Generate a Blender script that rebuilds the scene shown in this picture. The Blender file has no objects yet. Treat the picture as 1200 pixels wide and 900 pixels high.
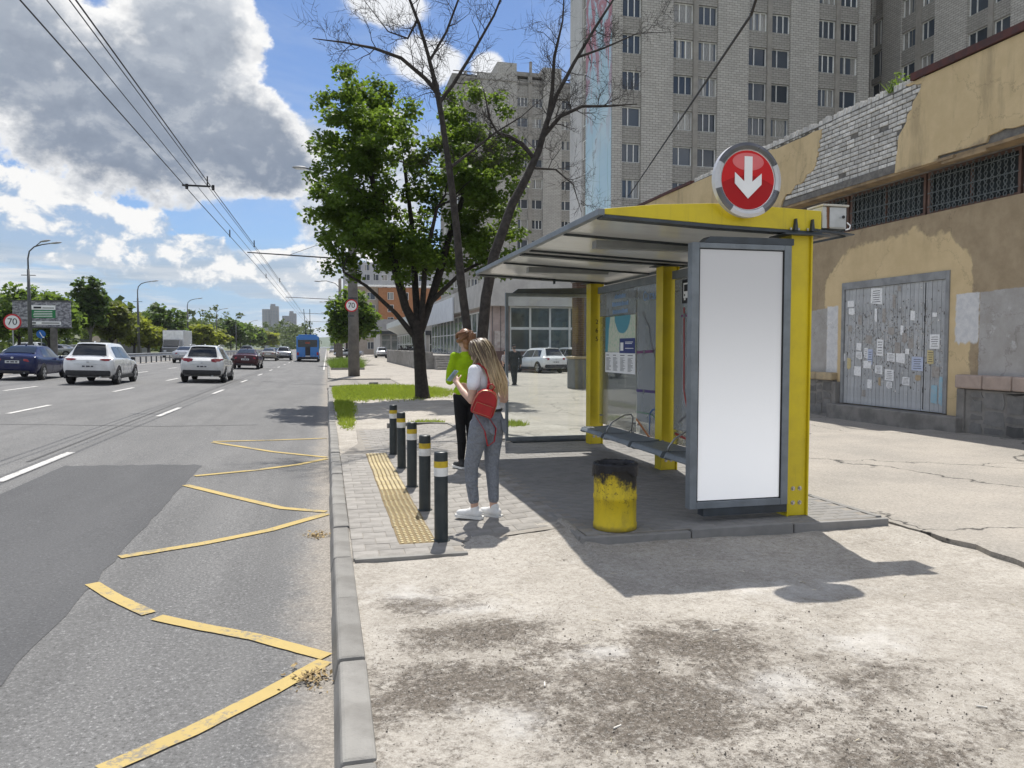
import bpy, bmesh, math, random
import numpy as np
from mathutils import Vector, Matrix

D = bpy.data
S = bpy.context.scene
COL = S.collection
R = math.radians
random.seed(7)

# ------------------------------------------------------------------ camera, sky, sun, exposure
CAM_H = 1.62
cam = D.cameras.new("camera")
cam.sensor_width = 36.0
cam.lens = 885.0 / 1200.0 * 36.0
cam.clip_start = 0.05
cam.clip_end = 12000
camo = D.objects.new("camera", cam)
COL.objects.link(camo)
camo.location = (0, 0, CAM_H)
_p, _y = R(2.782), R(13.761)
_f = Vector((math.sin(_y) * math.cos(_p), math.cos(_y) * math.cos(_p), -math.sin(_p)))
camo.rotation_euler = _f.to_track_quat('-Z', 'Y').to_euler()
S.camera = camo

S.view_settings.view_transform = 'Standard'
S.view_settings.look = 'None'
S.view_settings.gamma = 1
S.view_settings.use_curve_mapping = False
S.view_settings.exposure = 0.4

SUN_DIR = Vector((0.33, 1.44, 2.78)).normalized()
sun = D.lights.new("sun", 'SUN')
sun.energy = 4.7
sun.angle = R(0.53)
sun.color = (1.0, 0.955, 0.88)
suno = D.objects.new("sun", sun)
COL.objects.link(suno)
suno.location = (20, 60, 120)
suno.rotation_euler = (-SUN_DIR).to_track_quat('-Z', 'Y').to_euler()


# ------------------------------------------------------------------ node helpers
class V:
    def __init__(s, b, k):
        s.b, s.k = b, k
    def __add__(s, o): return s.b.math('ADD', s, o)
    __radd__ = __add__
    def __sub__(s, o): return s.b.math('SUBTRACT', s, o)
    def __rsub__(s, o): return s.b.math('SUBTRACT', o, s)
    def __mul__(s, o): return s.b.math('MULTIPLY', s, o)
    __rmul__ = __mul__
    def __truediv__(s, o): return s.b.math('DIVIDE', s, o)
    def __neg__(s): return s.b.math('MULTIPLY', s, -1.0)


class NB:
    """small builder for node trees"""
    def __init__(s, nt):
        s.nt = nt
        nt.nodes.clear()
    def n(s, t, **kw):
        nd = s.nt.nodes.new(t)
        for k, v in kw.items():
            setattr(nd, k, v)
        return nd
    def put(s, sock, val):
        if isinstance(val, V):
            s.nt.links.new(val.k, sock)
        elif val is not None:
            if isinstance(val, (tuple, list)) and sock.type == 'RGBA' and len(val) == 3:
                val = (*val, 1)
            sock.default_value = val
    def math(s, op, a, b=None, c=None, clamp=False):
        nd = s.n('ShaderNodeMath', operation=op, use_clamp=clamp)
        s.put(nd.inputs[0], a)
        if b is not None: s.put(nd.inputs[1], b)
        if c is not None: s.put(nd.inputs[2], c)
        return V(s, nd.outputs[0])
    def mx(s, a, b): return s.math('MAXIMUM', a, b)
    def mn(s, a, b): return s.math('MINIMUM', a, b)
    def co(s, kind='Object'):
        return V(s, s.n('ShaderNodeTexCoord').outputs[kind])
    def sep(s, v):
        nd = s.n('ShaderNodeSeparateXYZ'); s.put(nd.inputs[0], v)
        return [V(s, o) for o in nd.outputs]
    def comb(s, x, y, z):
        nd = s.n('ShaderNodeCombineXYZ')
        for i, q in enumerate((x, y, z)): s.put(nd.inputs[i], q)
        return V(s, nd.outputs[0])
    def vscale(s, v, sc):
        nd = s.n('ShaderNodeVectorMath', operation='MULTIPLY')
        s.put(nd.inputs[0], v); nd.inputs[1].default_value = sc
        return V(s, nd.outputs[0])
    def noise(s, v, scale=5, detail=4, rough=.55, dist=0.0):
        nd = s.n('ShaderNodeTexNoise')
        s.put(nd.inputs['Vector'], v)
        nd.inputs['Scale'].default_value = scale
        nd.inputs['Detail'].default_value = detail
        nd.inputs['Roughness'].default_value = rough
        nd.inputs['Distortion'].default_value = dist
        return V(s, nd.outputs[0])
    def vor(s, v, scale=5, feature='F1', rand=1.0, out='Distance'):
        nd = s.n('ShaderNodeTexVoronoi', feature=feature)
        s.put(nd.inputs['Vector'], v)
        nd.inputs['Scale'].default_value = scale
        nd.inputs['Randomness'].default_value = rand
        return V(s, nd.outputs[out])
    def ss(s, x, a, b, lo=0.0, hi=1.0):
        nd = s.n('ShaderNodeMapRange', interpolation_type='SMOOTHSTEP')
        s.put(nd.inputs[0], x)
        nd.inputs[1].default_value = a; nd.inputs[2].default_value = b
        nd.inputs[3].default_value = lo; nd.inputs[4].default_value = hi
        return V(s, nd.outputs[0])
    def mix(s, f, a, b, blend='MIX'):
        nd = s.n('ShaderNodeMix', data_type='RGBA', blend_type=blend)
        s.put(nd.inputs[0], f); s.put(nd.inputs[6], a); s.put(nd.inputs[7], b)
        return V(s, nd.outputs[2])
    def gray(s, v):
        nd = s.n('ShaderNodeCombineColor')
        for i in range(3): s.put(nd.inputs[i], v)
        return V(s, nd.outputs[0])
    def bump(s, h, strength=.3, dist=.02):
        nd = s.n('ShaderNodeBump')
        nd.inputs['Strength'].default_value = strength
        nd.inputs['Distance'].default_value = dist
        s.put(nd.inputs['Height'], h)
        return V(s, nd.outputs[0])
    def rnd(s): return V(s, s.n('ShaderNodeObjectInfo').outputs['Random'])
    def island(s): return V(s, s.n('ShaderNodeNewGeometry').outputs['Random Per Island'])
    def out(s, sh, world=False):
        o = s.n('ShaderNodeOutputWorld' if world else 'ShaderNodeOutputMaterial')
        s.nt.links.new(sh.k, o.inputs[0])
    def pbr(s, color, rough=.8, metal=0.0, normal=None, spec=.5, emit=None, estr=0.0, alpha=None, trans=None, coat=0.0):
        nd = s.n('ShaderNodeBsdfPrincipled')
        s.put(nd.inputs['Base Color'], color); s.put(nd.inputs['Roughness'], rough); s.put(nd.inputs['Metallic'], metal)
        if normal is not None: s.put(nd.inputs['Normal'], normal)
        s.put(nd.inputs['Specular IOR Level'], spec)
        if emit is not None:
            s.put(nd.inputs['Emission Color'], emit); s.put(nd.inputs['Emission Strength'], estr)
        if alpha is not None: s.put(nd.inputs['Alpha'], alpha)
        if trans is not None: s.put(nd.inputs['Transmission Weight'], trans)
        if coat: nd.inputs['Coat Weight'].default_value = coat
        return V(s, nd.outputs[0])


def newmat(name):
    m = D.materials.new(name)
    m.use_nodes = True
    return m, NB(m.node_tree)


def pm(name, c1, c2=None, scale=4.0, rough=.8, bump=.15, bscale=40.0, metal=0.0, rnd=0.0, spec=.4, island=0.0, bdist=.01, coat=0.0, detail=5):
    """painted / mineral surface: two-tone mottling, grain relief, optional jitter per object or per island"""
    m, b = newmat(name)
    c2 = c2 or tuple(x * .82 for x in c1)
    o = b.co()
    f = b.ss(b.noise(o, scale, detail, .6), .35, .68)
    col = b.mix(f, c1, c2)
    if rnd:
        col = b.mix(1.0, col, b.gray(b.rnd() * (2 * rnd) + (1 - rnd)), 'MULTIPLY')
    if island:
        col = b.mix(1.0, col, b.gray(b.island() * (2 * island) + (1 - island)), 'MULTIPLY')
    nrm = b.bump(b.noise(o, bscale, 4, .6), bump, bdist) if bump else None
    r = b.noise(o, scale * 2.3, 3) * .2 + (rough - .1)
    b.out(b.pbr(col, r, metal, nrm, spec, coat=coat))
    return m


# ------------------------------------------------------------------ sky: physical sky with cumulus fields
world = D.worlds.new("World")
S.world = world
world.use_nodes = True
b = NB(world.node_tree)
SKY_K = 0.11
EV = 1.0 / 2 ** 0.4
sky = b.n('ShaderNodeTexSky', sky_type='NISHITA')
sky.sun_disc = False
sky.sun_elevation = math.asin(SUN_DIR.z)
sky.sun_rotation = math.atan2(SUN_DIR.x, SUN_DIR.y)
sky.altitude = 100
sky.air_density = 1.0
sky.dust_density = 0.6
sky.ozone_density = 2.0
skyc = b.mix(1.0, V(b, sky.outputs[0]), (0.52, 0.63, 0.79), 'MULTIPLY')
dv = b.co('Generated')
dx, dy, dz = b.sep(dv)
az = b.math('ARCTAN2', dx, dy) * 57.2958
el = b.math('ARCSINE', dz) * 57.2958
wv = b.vscale(dv, (1, 1, 1.35))
n1 = b.noise(wv, 5.5, 9, .58, .25)
n2 = b.noise(wv, 17.0, 8, .6, .2)
n3 = b.noise(wv, 52.0, 6, .6)
up_ = b.n('ShaderNodeVectorMath', operation='ADD'); b.put(up_.inputs[0], wv); up_.inputs[1].default_value = (0, 0, .022)
wu = V(b, up_.outputs[0])
n2u = b.noise(wu, 17.0, 8, .6, .2)
emb = (n2 - n2u)          # >0 on the upper flanks of each billow
turb = (n1 - .5) * 1.0 + (n2 - .5) * 1.0 + (n3 - .5) * .5


def lobes(items):
    res = None
    for (a, e, sa, se) in items:
        u = (az - a) / sa
        w = (el - e) / se
        q = 1.0 - b.math('SQRT', u * u + w * w)
        res = q if res is None else b.math('SMOOTH_MAX', res, q, .18)
    return res


def cl(r, g, bl):
    return tuple(x * EV / SKY_K for x in (r, g, bl))

# cumulus outside the view, made brighter and denser to lift the fill light
fill_cum = b.ss(n1 + (n2 - .5) * .35, .44, .60) * b.ss(el, 1.0, 9.0)
veil = b.ss(b.noise(b.vscale(dv, (1, 1, 2.2)), 3.2, 7, .62, .6), .42, .78) * .45
col = b.mix(veil, skyc, cl(.66, .72, .80))
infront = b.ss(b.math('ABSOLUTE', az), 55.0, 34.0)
fill_col = b.mix(b.ss(n2 + (n1 - .5), .45, .85), cl(1.15, 1.17, 1.2), cl(2.1, 2.07, 2.0))
col = b.mix(fill_cum * (1.0 - infront), col, fill_col)
# streaky layers close to the horizon
st = b.noise(b.vscale(dv, (2.2, 2.2, 15.0)), 3.0, 8, .62, .35)
stm = b.ss(st, .40, .58) * b.ss(el, 8.0, 4.8) * .92
stc = b.mix(b.ss(b.noise(b.vscale(dv, (2.0, 2.0, 24.0)), 2.6, 6, .6), .42, .62), cl(.80, .82, .83), cl(.40, .51, .63))
col = b.mix(b.ss(el, 9.5, 2.0) * .6, col, cl(.30, .48, .72))
col = b.mix(stm, col, stc)
# low bright cumulus bank
low = lobes([(-19.5, 8.2, 5.8, 2.9), (-14.6, 7.2, 5.0, 2.4), (-9.6, 6.0, 4.8, 2.0), (-4.0, 5.2, 4.6, 1.8), (0.8, 5.6, 4.2, 2.2), (-26, 8.0, 5, 2.8)])
ld = low + .10 + turb * .85
lowa0 = b.ss(ld, .03, .16)
lowsh = b.ss(emb * 3.4 + (n3 - .5) * .5 + (el - 7.2 + az * .12 + 1.2) * .16 - low * .15, -.42, .16)
lowa = lowa0 * (lowsh * .5 + .5)
col = b.mix(lowa, col, b.mix(lowsh, cl(.42, .50, .60), cl(.97, .965, .95)))
# pale tower behind the trees
mid = lobes([(0.5, 10.5, 3.2, 5.0), (4.5, 12.0, 3.5, 6.0), (-1.0, 13.5, 2.5, 3.0)])
md = mid + turb * .8
col = b.mix(b.ss(md, .0, .28) * .9, col, b.mix(b.ss(n2 + (n3 - .5) * .5, .38, .66), cl(.48, .55, .65), cl(.92, .92, .92)))
# large grey-bellied cloud
big = lobes([(-12.5, 16.0, 9.5, 6.6), (-5.2, 14.2, 4.6, 4.2), (-9.0, 20.5, 5.5, 4.6), (-20.0, 18.6, 7.0, 5.6), (-3.4, 12.8, 3.6, 2.6), (-31, 20, 8, 5)])
bd = big + turb * .60
biga = b.ss(bd, .0, .13)
thick = b.ss(bd + (17.0 - el) * .018 + (n3 - .5) * .25, .08, .50)
bigc = b.mix(thick, cl(1.0, .995, .985), b.mix(b.ss(el + (n1 - .5) * 16.0 + (n2 - .5) * 5.0, 10.5, 24.0), cl(.235, .285, .37), cl(.43, .475, .545)))
bigc = b.mix(b.ss(n2 + (n3 - .5) * .3, .52, .82) * .35, bigc, cl(.66, .70, .75))
bigc = b.mix(b.ss(emb * 2.2 + (n3 - .5) * .15, .02, .38) * .25, bigc, cl(.76, .78, .81))
bigc = b.mix(b.ss(-emb * 2.2 - (n3 - .5) * .15, .02, .40) * .25, bigc, cl(.20, .24, .31))
col = b.mix(biga, col, bigc)
# small puffs over the trees
puf = lobes([(7.5, 20.2, 3.2, 2.0), (12.0, 20.0, 1.6, 1.4), (4.5, 23.5, 3.5, 1.6)])
pd = puf + turb * .8
col = b.mix(b.ss(pd, .05, .38) * .92, col, cl(.94, .95, .96))
col = b.mix(b.ss(el, 2.2, -.3) * .7, col, cl(.55, .64, .74))
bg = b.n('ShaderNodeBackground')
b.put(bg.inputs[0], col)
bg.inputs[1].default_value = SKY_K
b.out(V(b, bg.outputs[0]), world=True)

# ------------------------------------------------------------------ mesh helpers
ORG = {}


class MB:
    def __init__(s):
        s.v, s.f = [], []
    def add(s, vs, fs):
        k = len(s.v)
        s.v.extend([tuple(q) for q in vs])
        s.f.extend([tuple(i + k for i in q) for q in fs])
        return s
    def box(s, x0, x1, y0, y1, z0, z1):
        vs = [(x0, y0, z0), (x1, y0, z0), (x1, y1, z0), (x0, y1, z0), (x0, y0, z1), (x1, y0, z1), (x1, y1, z1), (x0, y1, z1)]
        return s.add(vs, [(3, 2, 1, 0), (4, 5, 6, 7), (0, 1, 5, 4), (1, 2, 6, 5), (2, 3, 7, 6), (3, 0, 4, 7)])
    def obox(s, c, d, rot=None):
        m = rot if rot is not None else Matrix.Identity(3)
        c = Vector(c)
        vs = []
        for z in (-1, 1):
            for x, y in ((-1, -1), (1, -1), (1, 1), (-1, 1)):
                vs.append(c + m @ Vector((x * d[0] / 2, y * d[1] / 2, z * d[2] / 2)))
        return s.add(vs, [(3, 2, 1, 0), (4, 5, 6, 7), (0, 1, 5, 4), (1, 2, 6, 5), (2, 3, 7, 6), (3, 0, 4, 7)])
    def beam(s, p0, p1, w, h=None):
        """box section between two points"""
        p0, p1 = Vector(p0), Vector(p1)
        h = h or w
        d = p1 - p0
        q = d.to_track_quat('Y', 'Z').to_matrix()
        return s.obox((p0 + p1) / 2, (w, d.length, h), q)
    def tube(s, pts, rad, n=8, caps=True):
        pts = [Vector(p) for p in pts]
        if not isinstance(rad, (list, tuple)): rad = [rad] * len(pts)
        k = len(s.v)
        prev = None
        for i, p in enumerate(pts):
            if i == 0: t = pts[1] - p
            elif i == len(pts) - 1: t = p - pts[i - 1]
            else: t = (pts[i + 1] - pts[i - 1])
            if t.length < 1e-9: t = Vector((0, 0, 1))
            t.normalize()
            if prev is None:
                a = t.orthogonal().normalized()
            else:
                a = prev - t * prev.dot(t)
                if a.length < 1e-6: a = t.orthogonal()
                a.normalize()
            prev = a
            c = t.cross(a)
            for j in range(n):
                th = 2 * math.pi * j / n
                s.v.append(tuple(p + (a * math.cos(th) + c * math.sin(th)) * rad[i]))
        for i in range(len(pts) - 1):
            for j in range(n):
                q = k + i * n
                s.f.append((q + j, q + (j + 1) % n, q + n + (j + 1) % n, q + n + j))
        if caps:
            s.f.append(tuple(k + j for j in reversed(range(n))))
            q = k + (len(pts) - 1) * n
            s.f.append(tuple(q + j for j in range(n)))
        return s
    def cyl(s, p0, p1, r0, r1=None, n=16):
        return s.tube([p0, p1], [r0, r1 if r1 is not None else r0], n)
    def ell(s, c, r, nu=12, nv=8, rot=None):
        if not isinstance(r, (tuple, list)): r = (r, r, r)
        c = Vector(c)
        m = rot if rot is not None else Matrix.Identity(3)
        vs = [c + m @ Vector((0, 0, -r[2]))]
        for i in range(1, nv):
            ph = -math.pi / 2 + math.pi * i / nv
            for j in range(nu):
                th = 2 * math.pi * j / nu
                vs.append(c + m @ Vector((r[0] * math.cos(ph) * math.cos(th), r[1] * math.cos(ph) * math.sin(th), r[2] * math.sin(ph))))
        vs.append(c + m @ Vector((0, 0, r[2])))
        fs = [(0, 1 + (j + 1) % nu, 1 + j) for j in range(nu)]
        for i in range(nv - 2):
            a = 1 + i * nu
            for j in range(nu):
                fs.append((a + j, a + (j + 1) % nu, a + nu + (j + 1) % nu, a + nu + j))
        a = 1 + (nv - 2) * nu
        fs += [(a + j, a + (j + 1) % nu, len(vs) - 1) for j in range(nu)]
        return s.add(vs, fs)
    def cap(s, p0, p1, r0, r1=None, n=12):
        """tapered capsule"""
        r1 = r0 if r1 is None else r1
        p0, p1 = Vector(p0), Vector(p1)
        d = (p1 - p0)
        L = d.length
        t = d.normalized() if L > 1e-6 else Vector((0, 0, 1))
        pts, rad = [], []
        for a in (85, 60, 35, 12):
            pts.append(p0 - t * r0 * math.sin(R(a))); rad.append(r0 * math.cos(R(a)))
        for a in (12, 35, 60, 85):
            pts.append(p1 + t * r1 * math.sin(R(a))); rad.append(r1 * math.cos(R(a)))
        return s.tube(pts, rad, n)
    def prism(s, pts, d):
        """polygon (3-D points) extruded by d"""
        n = len(pts)
        d = Vector(d)
        vs = [Vector(p) for p in pts] + [Vector(p) + d for p in pts]
        fs = [tuple(reversed(range(n))), tuple(range(n, 2 * n))]
        fs += [(i, (i + 1) % n, n + (i + 1) % n, n + i) for i in range(n)]
        return s.add(vs, fs)
    def quad(s, *p):
        return s.add(p, [tuple(range(len(p)))])
    def grid(s, fn, nu, nv):
        k = len(s.v)
        for i in range(nu + 1):
            for j in range(nv + 1):
                s.v.append(tuple(fn(i / nu, j / nv)))
        for i in range(nu):
            for j in range(nv):
                q = k + i * (nv + 1) + j
                s.f.append((q, q + nv + 1, q + nv + 2, q + 1))
        return s
    def mesh(s, name, off=(0, 0, 0), smooth=False, fix=True):
        me = D.meshes.new(name)
        vs = s.v if not any(off) else [(x - off[0], y - off[1], z - off[2]) for x, y, z in s.v]
        me.from_pydata(vs, [], s.f)
        if fix:
            bm = bmesh.new(); bm.from_mesh(me)
            bmesh.ops.recalc_face_normals(bm, faces=bm.faces)
            bm.to_mesh(me); bm.free()
        if smooth:
            me.polygons.foreach_set('use_smooth', [True] * len(me.polygons))
        me.update()
        return me
    def build(s, name, mat, parent=None, loc=None, smooth=False, local=False, bevel=0.0, kind=None, label=None, auto=None, fix=True):
        """world-space vertices unless local=True; part of `parent` or a top-level mesh based at loc"""
        if parent is not None:
            off = (0, 0, 0) if local else ORG.get(parent.name, (0, 0, 0))
        else:
            off = (0, 0, 0) if local else (loc or (0, 0, 0))
        me = s.mesh(name, off, smooth, fix)
        o = D.objects.new(name, me)
        COL.objects.link(o)
        if mat: me.materials.append(mat)
        if parent is not None:
            o.parent = parent
            ORG[o.name] = ORG.get(parent.name, (0, 0, 0)) if not local else (0, 0, 0)
        else:
            o.location = loc or (0, 0, 0)
            ORG[o.name] = tuple(loc or (0, 0, 0))
        if bevel:
            md = o.modifiers.new("edge", 'BEVEL'); md.width = bevel; md.segments = 2; md.limit_method = 'ANGLE'; md.angle_limit = R(40)
        if auto:
            me.polygons.foreach_set('use_smooth', [True] * len(me.polygons))
            me.set_sharp_from_angle(angle=R(auto))
        if kind: o['kind'] = kind
        if label: o['label'] = label
        return o


def thing(name, label, cat, loc=(0, 0, 0), rz=0.0, group=None):
    o = D.objects.new(name, None)
    COL.objects.link(o)
    o.empty_display_size = .2
    o.location = loc
    o.rotation_euler = (0, 0, rz)
    o['label'] = label
    o['category'] = cat
    if group: o['group'] = group
    ORG[o.name] = tuple(loc)
    return o


def tag(o, label, cat, group=None, kind=None):
    o['label'] = label
    o['category'] = cat
    if group: o['group'] = group
    if kind: o['kind'] = kind
    return o


def struct(o):
    o['kind'] = 'structure'
    return o


KIDS = {}


def copy_tree(o, parent=None):
    c = o.copy()
    COL.objects.link(c)
    if parent is not None: c.parent = parent
    for ch in [q for q in D.objects if q.parent == o]:
        copy_tree(ch, c)
    return c


def inst(src, parent, loc, rz=None, rot=None, sc=None, mat=None, name=None, label=None):
    """another object on the same mesh, placed in the parent's frame (world loc)"""
    o = D.objects.new(name or src.name.split('.')[0], src.data)
    COL.objects.link(o)
    if parent is not None:
        o.parent = parent
        q = ORG.get(parent.name, (0, 0, 0))
        o.location = (loc[0] - q[0], loc[1] - q[1], loc[2] - q[2])
        ORG[o.name] = q
    else:
        o.location = loc
    if rz is not None: o.rotation_euler = (0, 0, rz)
    if rot is not None: o.rotation_euler = rot
    if sc is not None: o.scale = sc
    if label: o['label'] = label
    return o


def fast_mesh(name, verts, nper, mat, smooth=False):
    """many separate polygons of nper vertices (numpy array n*nper x 3)"""
    me = D.meshes.new(name)
    nv = len(verts)
    nf = nv // nper
    me.vertices.add(nv)
    me.vertices.foreach_set('co', np.asarray(verts, dtype=np.float32).ravel())
    me.loops.add(nv)
    me.loops.foreach_set('vertex_index', np.arange(nv, dtype=np.int32))
    me.polygons.add(nf)
    me.polygons.foreach_set('loop_start', np.arange(0, nv, nper, dtype=np.int32))
    me.update(calc_edges=True)
    me.validate()
    if mat: me.materials.append(mat)
    return me


def text(name, body, size, mat, parent, loc, rot, align='CENTER', ext=.002, sp=1.0):
    cu = D.curves.new(name, 'FONT')
    cu.body = body
    cu.size = size
    cu.extrude = ext
    cu.align_x = align
    cu.align_y = 'CENTER'
    cu.space_character = sp
    tmp = D.objects.new(name, cu)
    COL.objects.link(tmp)
    dg = bpy.context.evaluated_depsgraph_get()
    me = D.meshes.new_from_object(tmp.evaluated_get(dg))
    D.objects.remove(tmp)
    D.curves.remove(cu)
    o = D.objects.new(name, me)
    COL.objects.link(o)
    me.materials.clear()
    me.materials.append(mat)
    q = ORG.get(parent.name, (0, 0, 0)) if parent else (0, 0, 0)
    o.parent = parent
    o.location = (loc[0] - q[0], loc[1] - q[1], loc[2] - q[2])
    o.rotation_euler = rot
    return o
# ------------------------------------------------------------------ materials of the ground
def asphalt(name, base, var, speck=.35, dust=True, grain=52):
    m, b = newmat(name)
    o = b.co()
    x, y, z = b.sep(o)
    big_ = b.noise(b.vscale(o, (1, .25, 1)), 1.1, 5, .6)
    fine = b.noise(o, grain, 5, .85)
    st = b.vor(o, grain * 1.2, 'F1')
    c = b.mix(b.ss(big_, .3, .7), base, var)
    c = b.mix(b.ss(fine, .54, .64) * speck, c, tuple(min(1, q * 3.0) for q in base))
    c = b.mix(b.ss(fine, .47, .36) * speck, c, tuple(q * .28 for q in base))
    if dust:
        # sand collected along the kerb, oil-dark wheel tracks
        edge = b.ss(x + (b.noise(o, 2.6, 8, .75) - .5) * .55, -.36, .0)
        c = b.mix(edge * .8, c, b.mix(b.ss(fine, .42, .6), (.20, .18, .155), (.34, .31, .27)))
        trk = b.ss(b.noise(b.vscale(o, (1.6, .04, 1)), 1.0, 3, .5), .52, .72)
        c = b.mix(trk * .28, c, tuple(q * .62 for q in base))
        crk = b.ss(b.vor(b.comb(x + (b.noise(o, .9, 4) - .5) * 1.4, y * .45 + (b.noise(o, 1.1, 4) - .5) * 1.2, 0), .32, 'DISTANCE_TO_EDGE'), .006, .0015)
        c = b.mix(crk * .10, c, (.02, .02, .02))
    h = fine * .6 + st * .8
    b.out(b.pbr(c, .9, 0, b.bump(h, .45, .006), .3))
    return m


M_ROAD = asphalt("road_asphalt", (.120, .120, .120), (.155, .154, .152), .7)
M_PATCH = asphalt("fresh_asphalt", (.074, .075, .078), (.092, .093, .096), .40, False)

m, b = newmat("old_pavement_asphalt")
o = b.co(); x, y, z = b.sep(o)
c = b.mix(b.ss(b.noise(o, .7, 7, .62), .3, .72), (.35, .32, .28), (.265, .247, .22))
pg = b.noise(o, 38, 6, .85)
c = b.mix(b.ss(pg, .53, .64) * .5, c, (.52, .49, .445))
c = b.mix(b.ss(pg, .47, .36) * .6, c, (.12, .112, .10))
wx = x + (b.noise(o, 1.4, 5) - .5) * 1.1
wy = y + (b.noise(o, 1.1, 5) - .5) * 1.1
crk = b.ss(b.vor(b.comb(wx, wy, 0), .33, 'DISTANCE_TO_EDGE') + (b.noise(o, 3, 4) - .5) * .012, .007, .001)
c = b.mix(crk * .9, c, (.05, .047, .045))
nr = b.bump(b.noise(o, 140, 3, .7) - crk * 1.5, .5, .006)
b.out(b.pbr(c, .92, 0, nr, .25))
M_PAVE = m

m, b = newmat("trampled_dirt")
o = b.co(); x, y, z = b.sep(o)
wn = b.noise(o, 2.6, 6, .68)
c = b.mix(b.ss(b.noise(o, 1.3, 8, .68), .34, .68), (.435, .405, .36), (.33, .304, .266))
c = b.mix(b.ss(b.noise(b.vscale(o, (1, 1.6, 1)), 2.0, 7, .7), .55, .74) * .75, c, (.56, .53, .485))
dark = None
for (px, py, sx, sy, k) in ((.85, 4.15, .62, .40, 1.0), (.55, 3.55, .75, .55, .9), (1.95, 3.75, .60, .42, 1.0), (1.55, 2.95, 1.0, .45, .9), (2.55, 3.15, .6, .4, .55),
                            (.62, 4.75, .40, .35, .6), (1.4, 3.4, 1.6, .8, .75), (2.0, 2.5, 1.0, .5, .7), (-.1, 2.6, 1.2, .5, .8)):
    u = (x - px) / sx; w = (y - py) / sy
    q = (1.0 - b.math('SQRT', u * u + w * w)) * k
    dark = q if dark is None else b.mx(dark, q)
dm = b.ss(dark * .9 + (b.noise(o, 2.4, 9, .76) - .5) * 2.6 + (b.noise(o, 24, 7, .85) - .5) * 2.4, .05, .62)
c = b.mix(dm * .93, c, b.mix(b.ss(b.noise(o, 38, 4, .7), .4, .62), (.050, .041, .033), (.135, .114, .094)))
g1 = b.noise(o, 16, 9, .85)
g2 = b.noise(o, 42, 7, .85)
c = b.mix(b.ss(g1, .52, .38) * .5, c, (.20, .178, .15))
c = b.mix(b.ss(g1, .54, .66) * .45, c, (.60, .575, .53))
c = b.mix(b.ss(g2, .47, .36) * .7, c, (.13, .112, .092))
c = b.mix(b.ss(g2, .54, .64) * .5, c, (.62, .60, .56))
c = b.mix(b.ss(b.noise(o, 110, 4, .8), .53, .66) * .55, c, (.19, .17, .145))
c = b.mix(b.ss(b.noise(o, 95, 4, .8), .56, .70) * .6, c, (.58, .555, .51))
ash = None
for (px, py, sx, sy) in ((.50, 5.0, .42, .32), (.95, 4.6, .5, .22), (2.15, 3.2, .5, .3), (1.4, 3.75, .35, .2), (2.9, 3.55, .6, .35), (3.1, 4.4, .9, .35), (.75, 3.2, .3, .3)):
    u = (x - px) / sx; w = (y - py) / sy
    q = 1.0 - b.math('SQRT', u * u + w * w)
    ash = q if ash is None else b.mx(ash, q)
am = b.ss(ash * .8 + (b.noise(o, 4.2, 9, .76) - .5) * 2.4, .15, .95)
c = b.mix(am * .5, c, (.60, .585, .56))
nr = b.bump(b.noise(o, 30, 9, .78) + wn * .4, .6, .03)
b.out(b.pbr(c, .95, 0, nr, .15))
M_DIRT = m

M_KERB = pm("kerb_concrete", (.235, .228, .212), (.17, .163, .15), 3.5, .9, .35, 70, rnd=.10)
M_PAVER = pm("paver_concrete", (.285, .27, .25), (.22, .208, .19), 6, .9, .35, 90, rnd=.10)
M_PLAT = pm("platform_paver", (.235, .228, .218), (.195, .19, .18), 6, .9, .3, 90, rnd=.06)
m, b = newmat("tactile_yellow")
o = b.co(); x, y, z = b.sep(o)
c = b.mix(b.ss(z, .003, .007), b.mix(b.noise(o, 30, 4), (.15, .115, .065), (.26, .20, .11)), b.mix(b.ss(b.noise(o, 14, 5), .35, .65), (.64, .53, .30), (.55, .48, .33)))
c = b.mix(1.0, c, b.gray(b.rnd() * .2 + .9), 'MULTIPLY')
b.out(b.pbr(c, .9, 0, b.bump(b.noise(o, 90, 4), .3, .005), .2))
M_TACT = m
M_EARTH = pm("far_ground", (.10, .13, .05), (.16, .15, .08), .08, .95, .2, 3)
M_SAND = pm("joint_sand", (.27, .25, .22), (.22, .20, .175), 9, .95, .3, 90)


def paint(name, c, wear=.55, under=(.165, .163, .16)):
    m, b = newmat(name)
    o = b.co()
    w = b.ss(b.noise(o, 26, 7, .8) + (b.noise(o, 2.6, 5, .65) - .5) * .8, wear, wear + .14)
    cc = b.mix(b.noise(o, 6, 4), c, tuple(q * .8 for q in c))
    b.out(b.pbr(b.mix(w * .8, cc, under), .85, 0, b.bump(b.noise(o, 150, 3, .7), .4, .005), .3))
    return m


M_YLINE = paint("yellow_road_paint", (.46, .35, .14), .53)
M_WLINE = paint("white_road_paint", (.56, .55, .53), .54)

# ------------------------------------------------------------------ ground, road, markings
MB().quad((-4000, -300, -.20), (4000, -300, -.20), (4000, 9000, -.20), (-4000, 9000, -.20)).build("ground", M_EARTH, kind='structure')
CF = .029        # the carriageway falls towards the kerb


def zr(x):
    return -.13 - CF * min(0.0, x)


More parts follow.
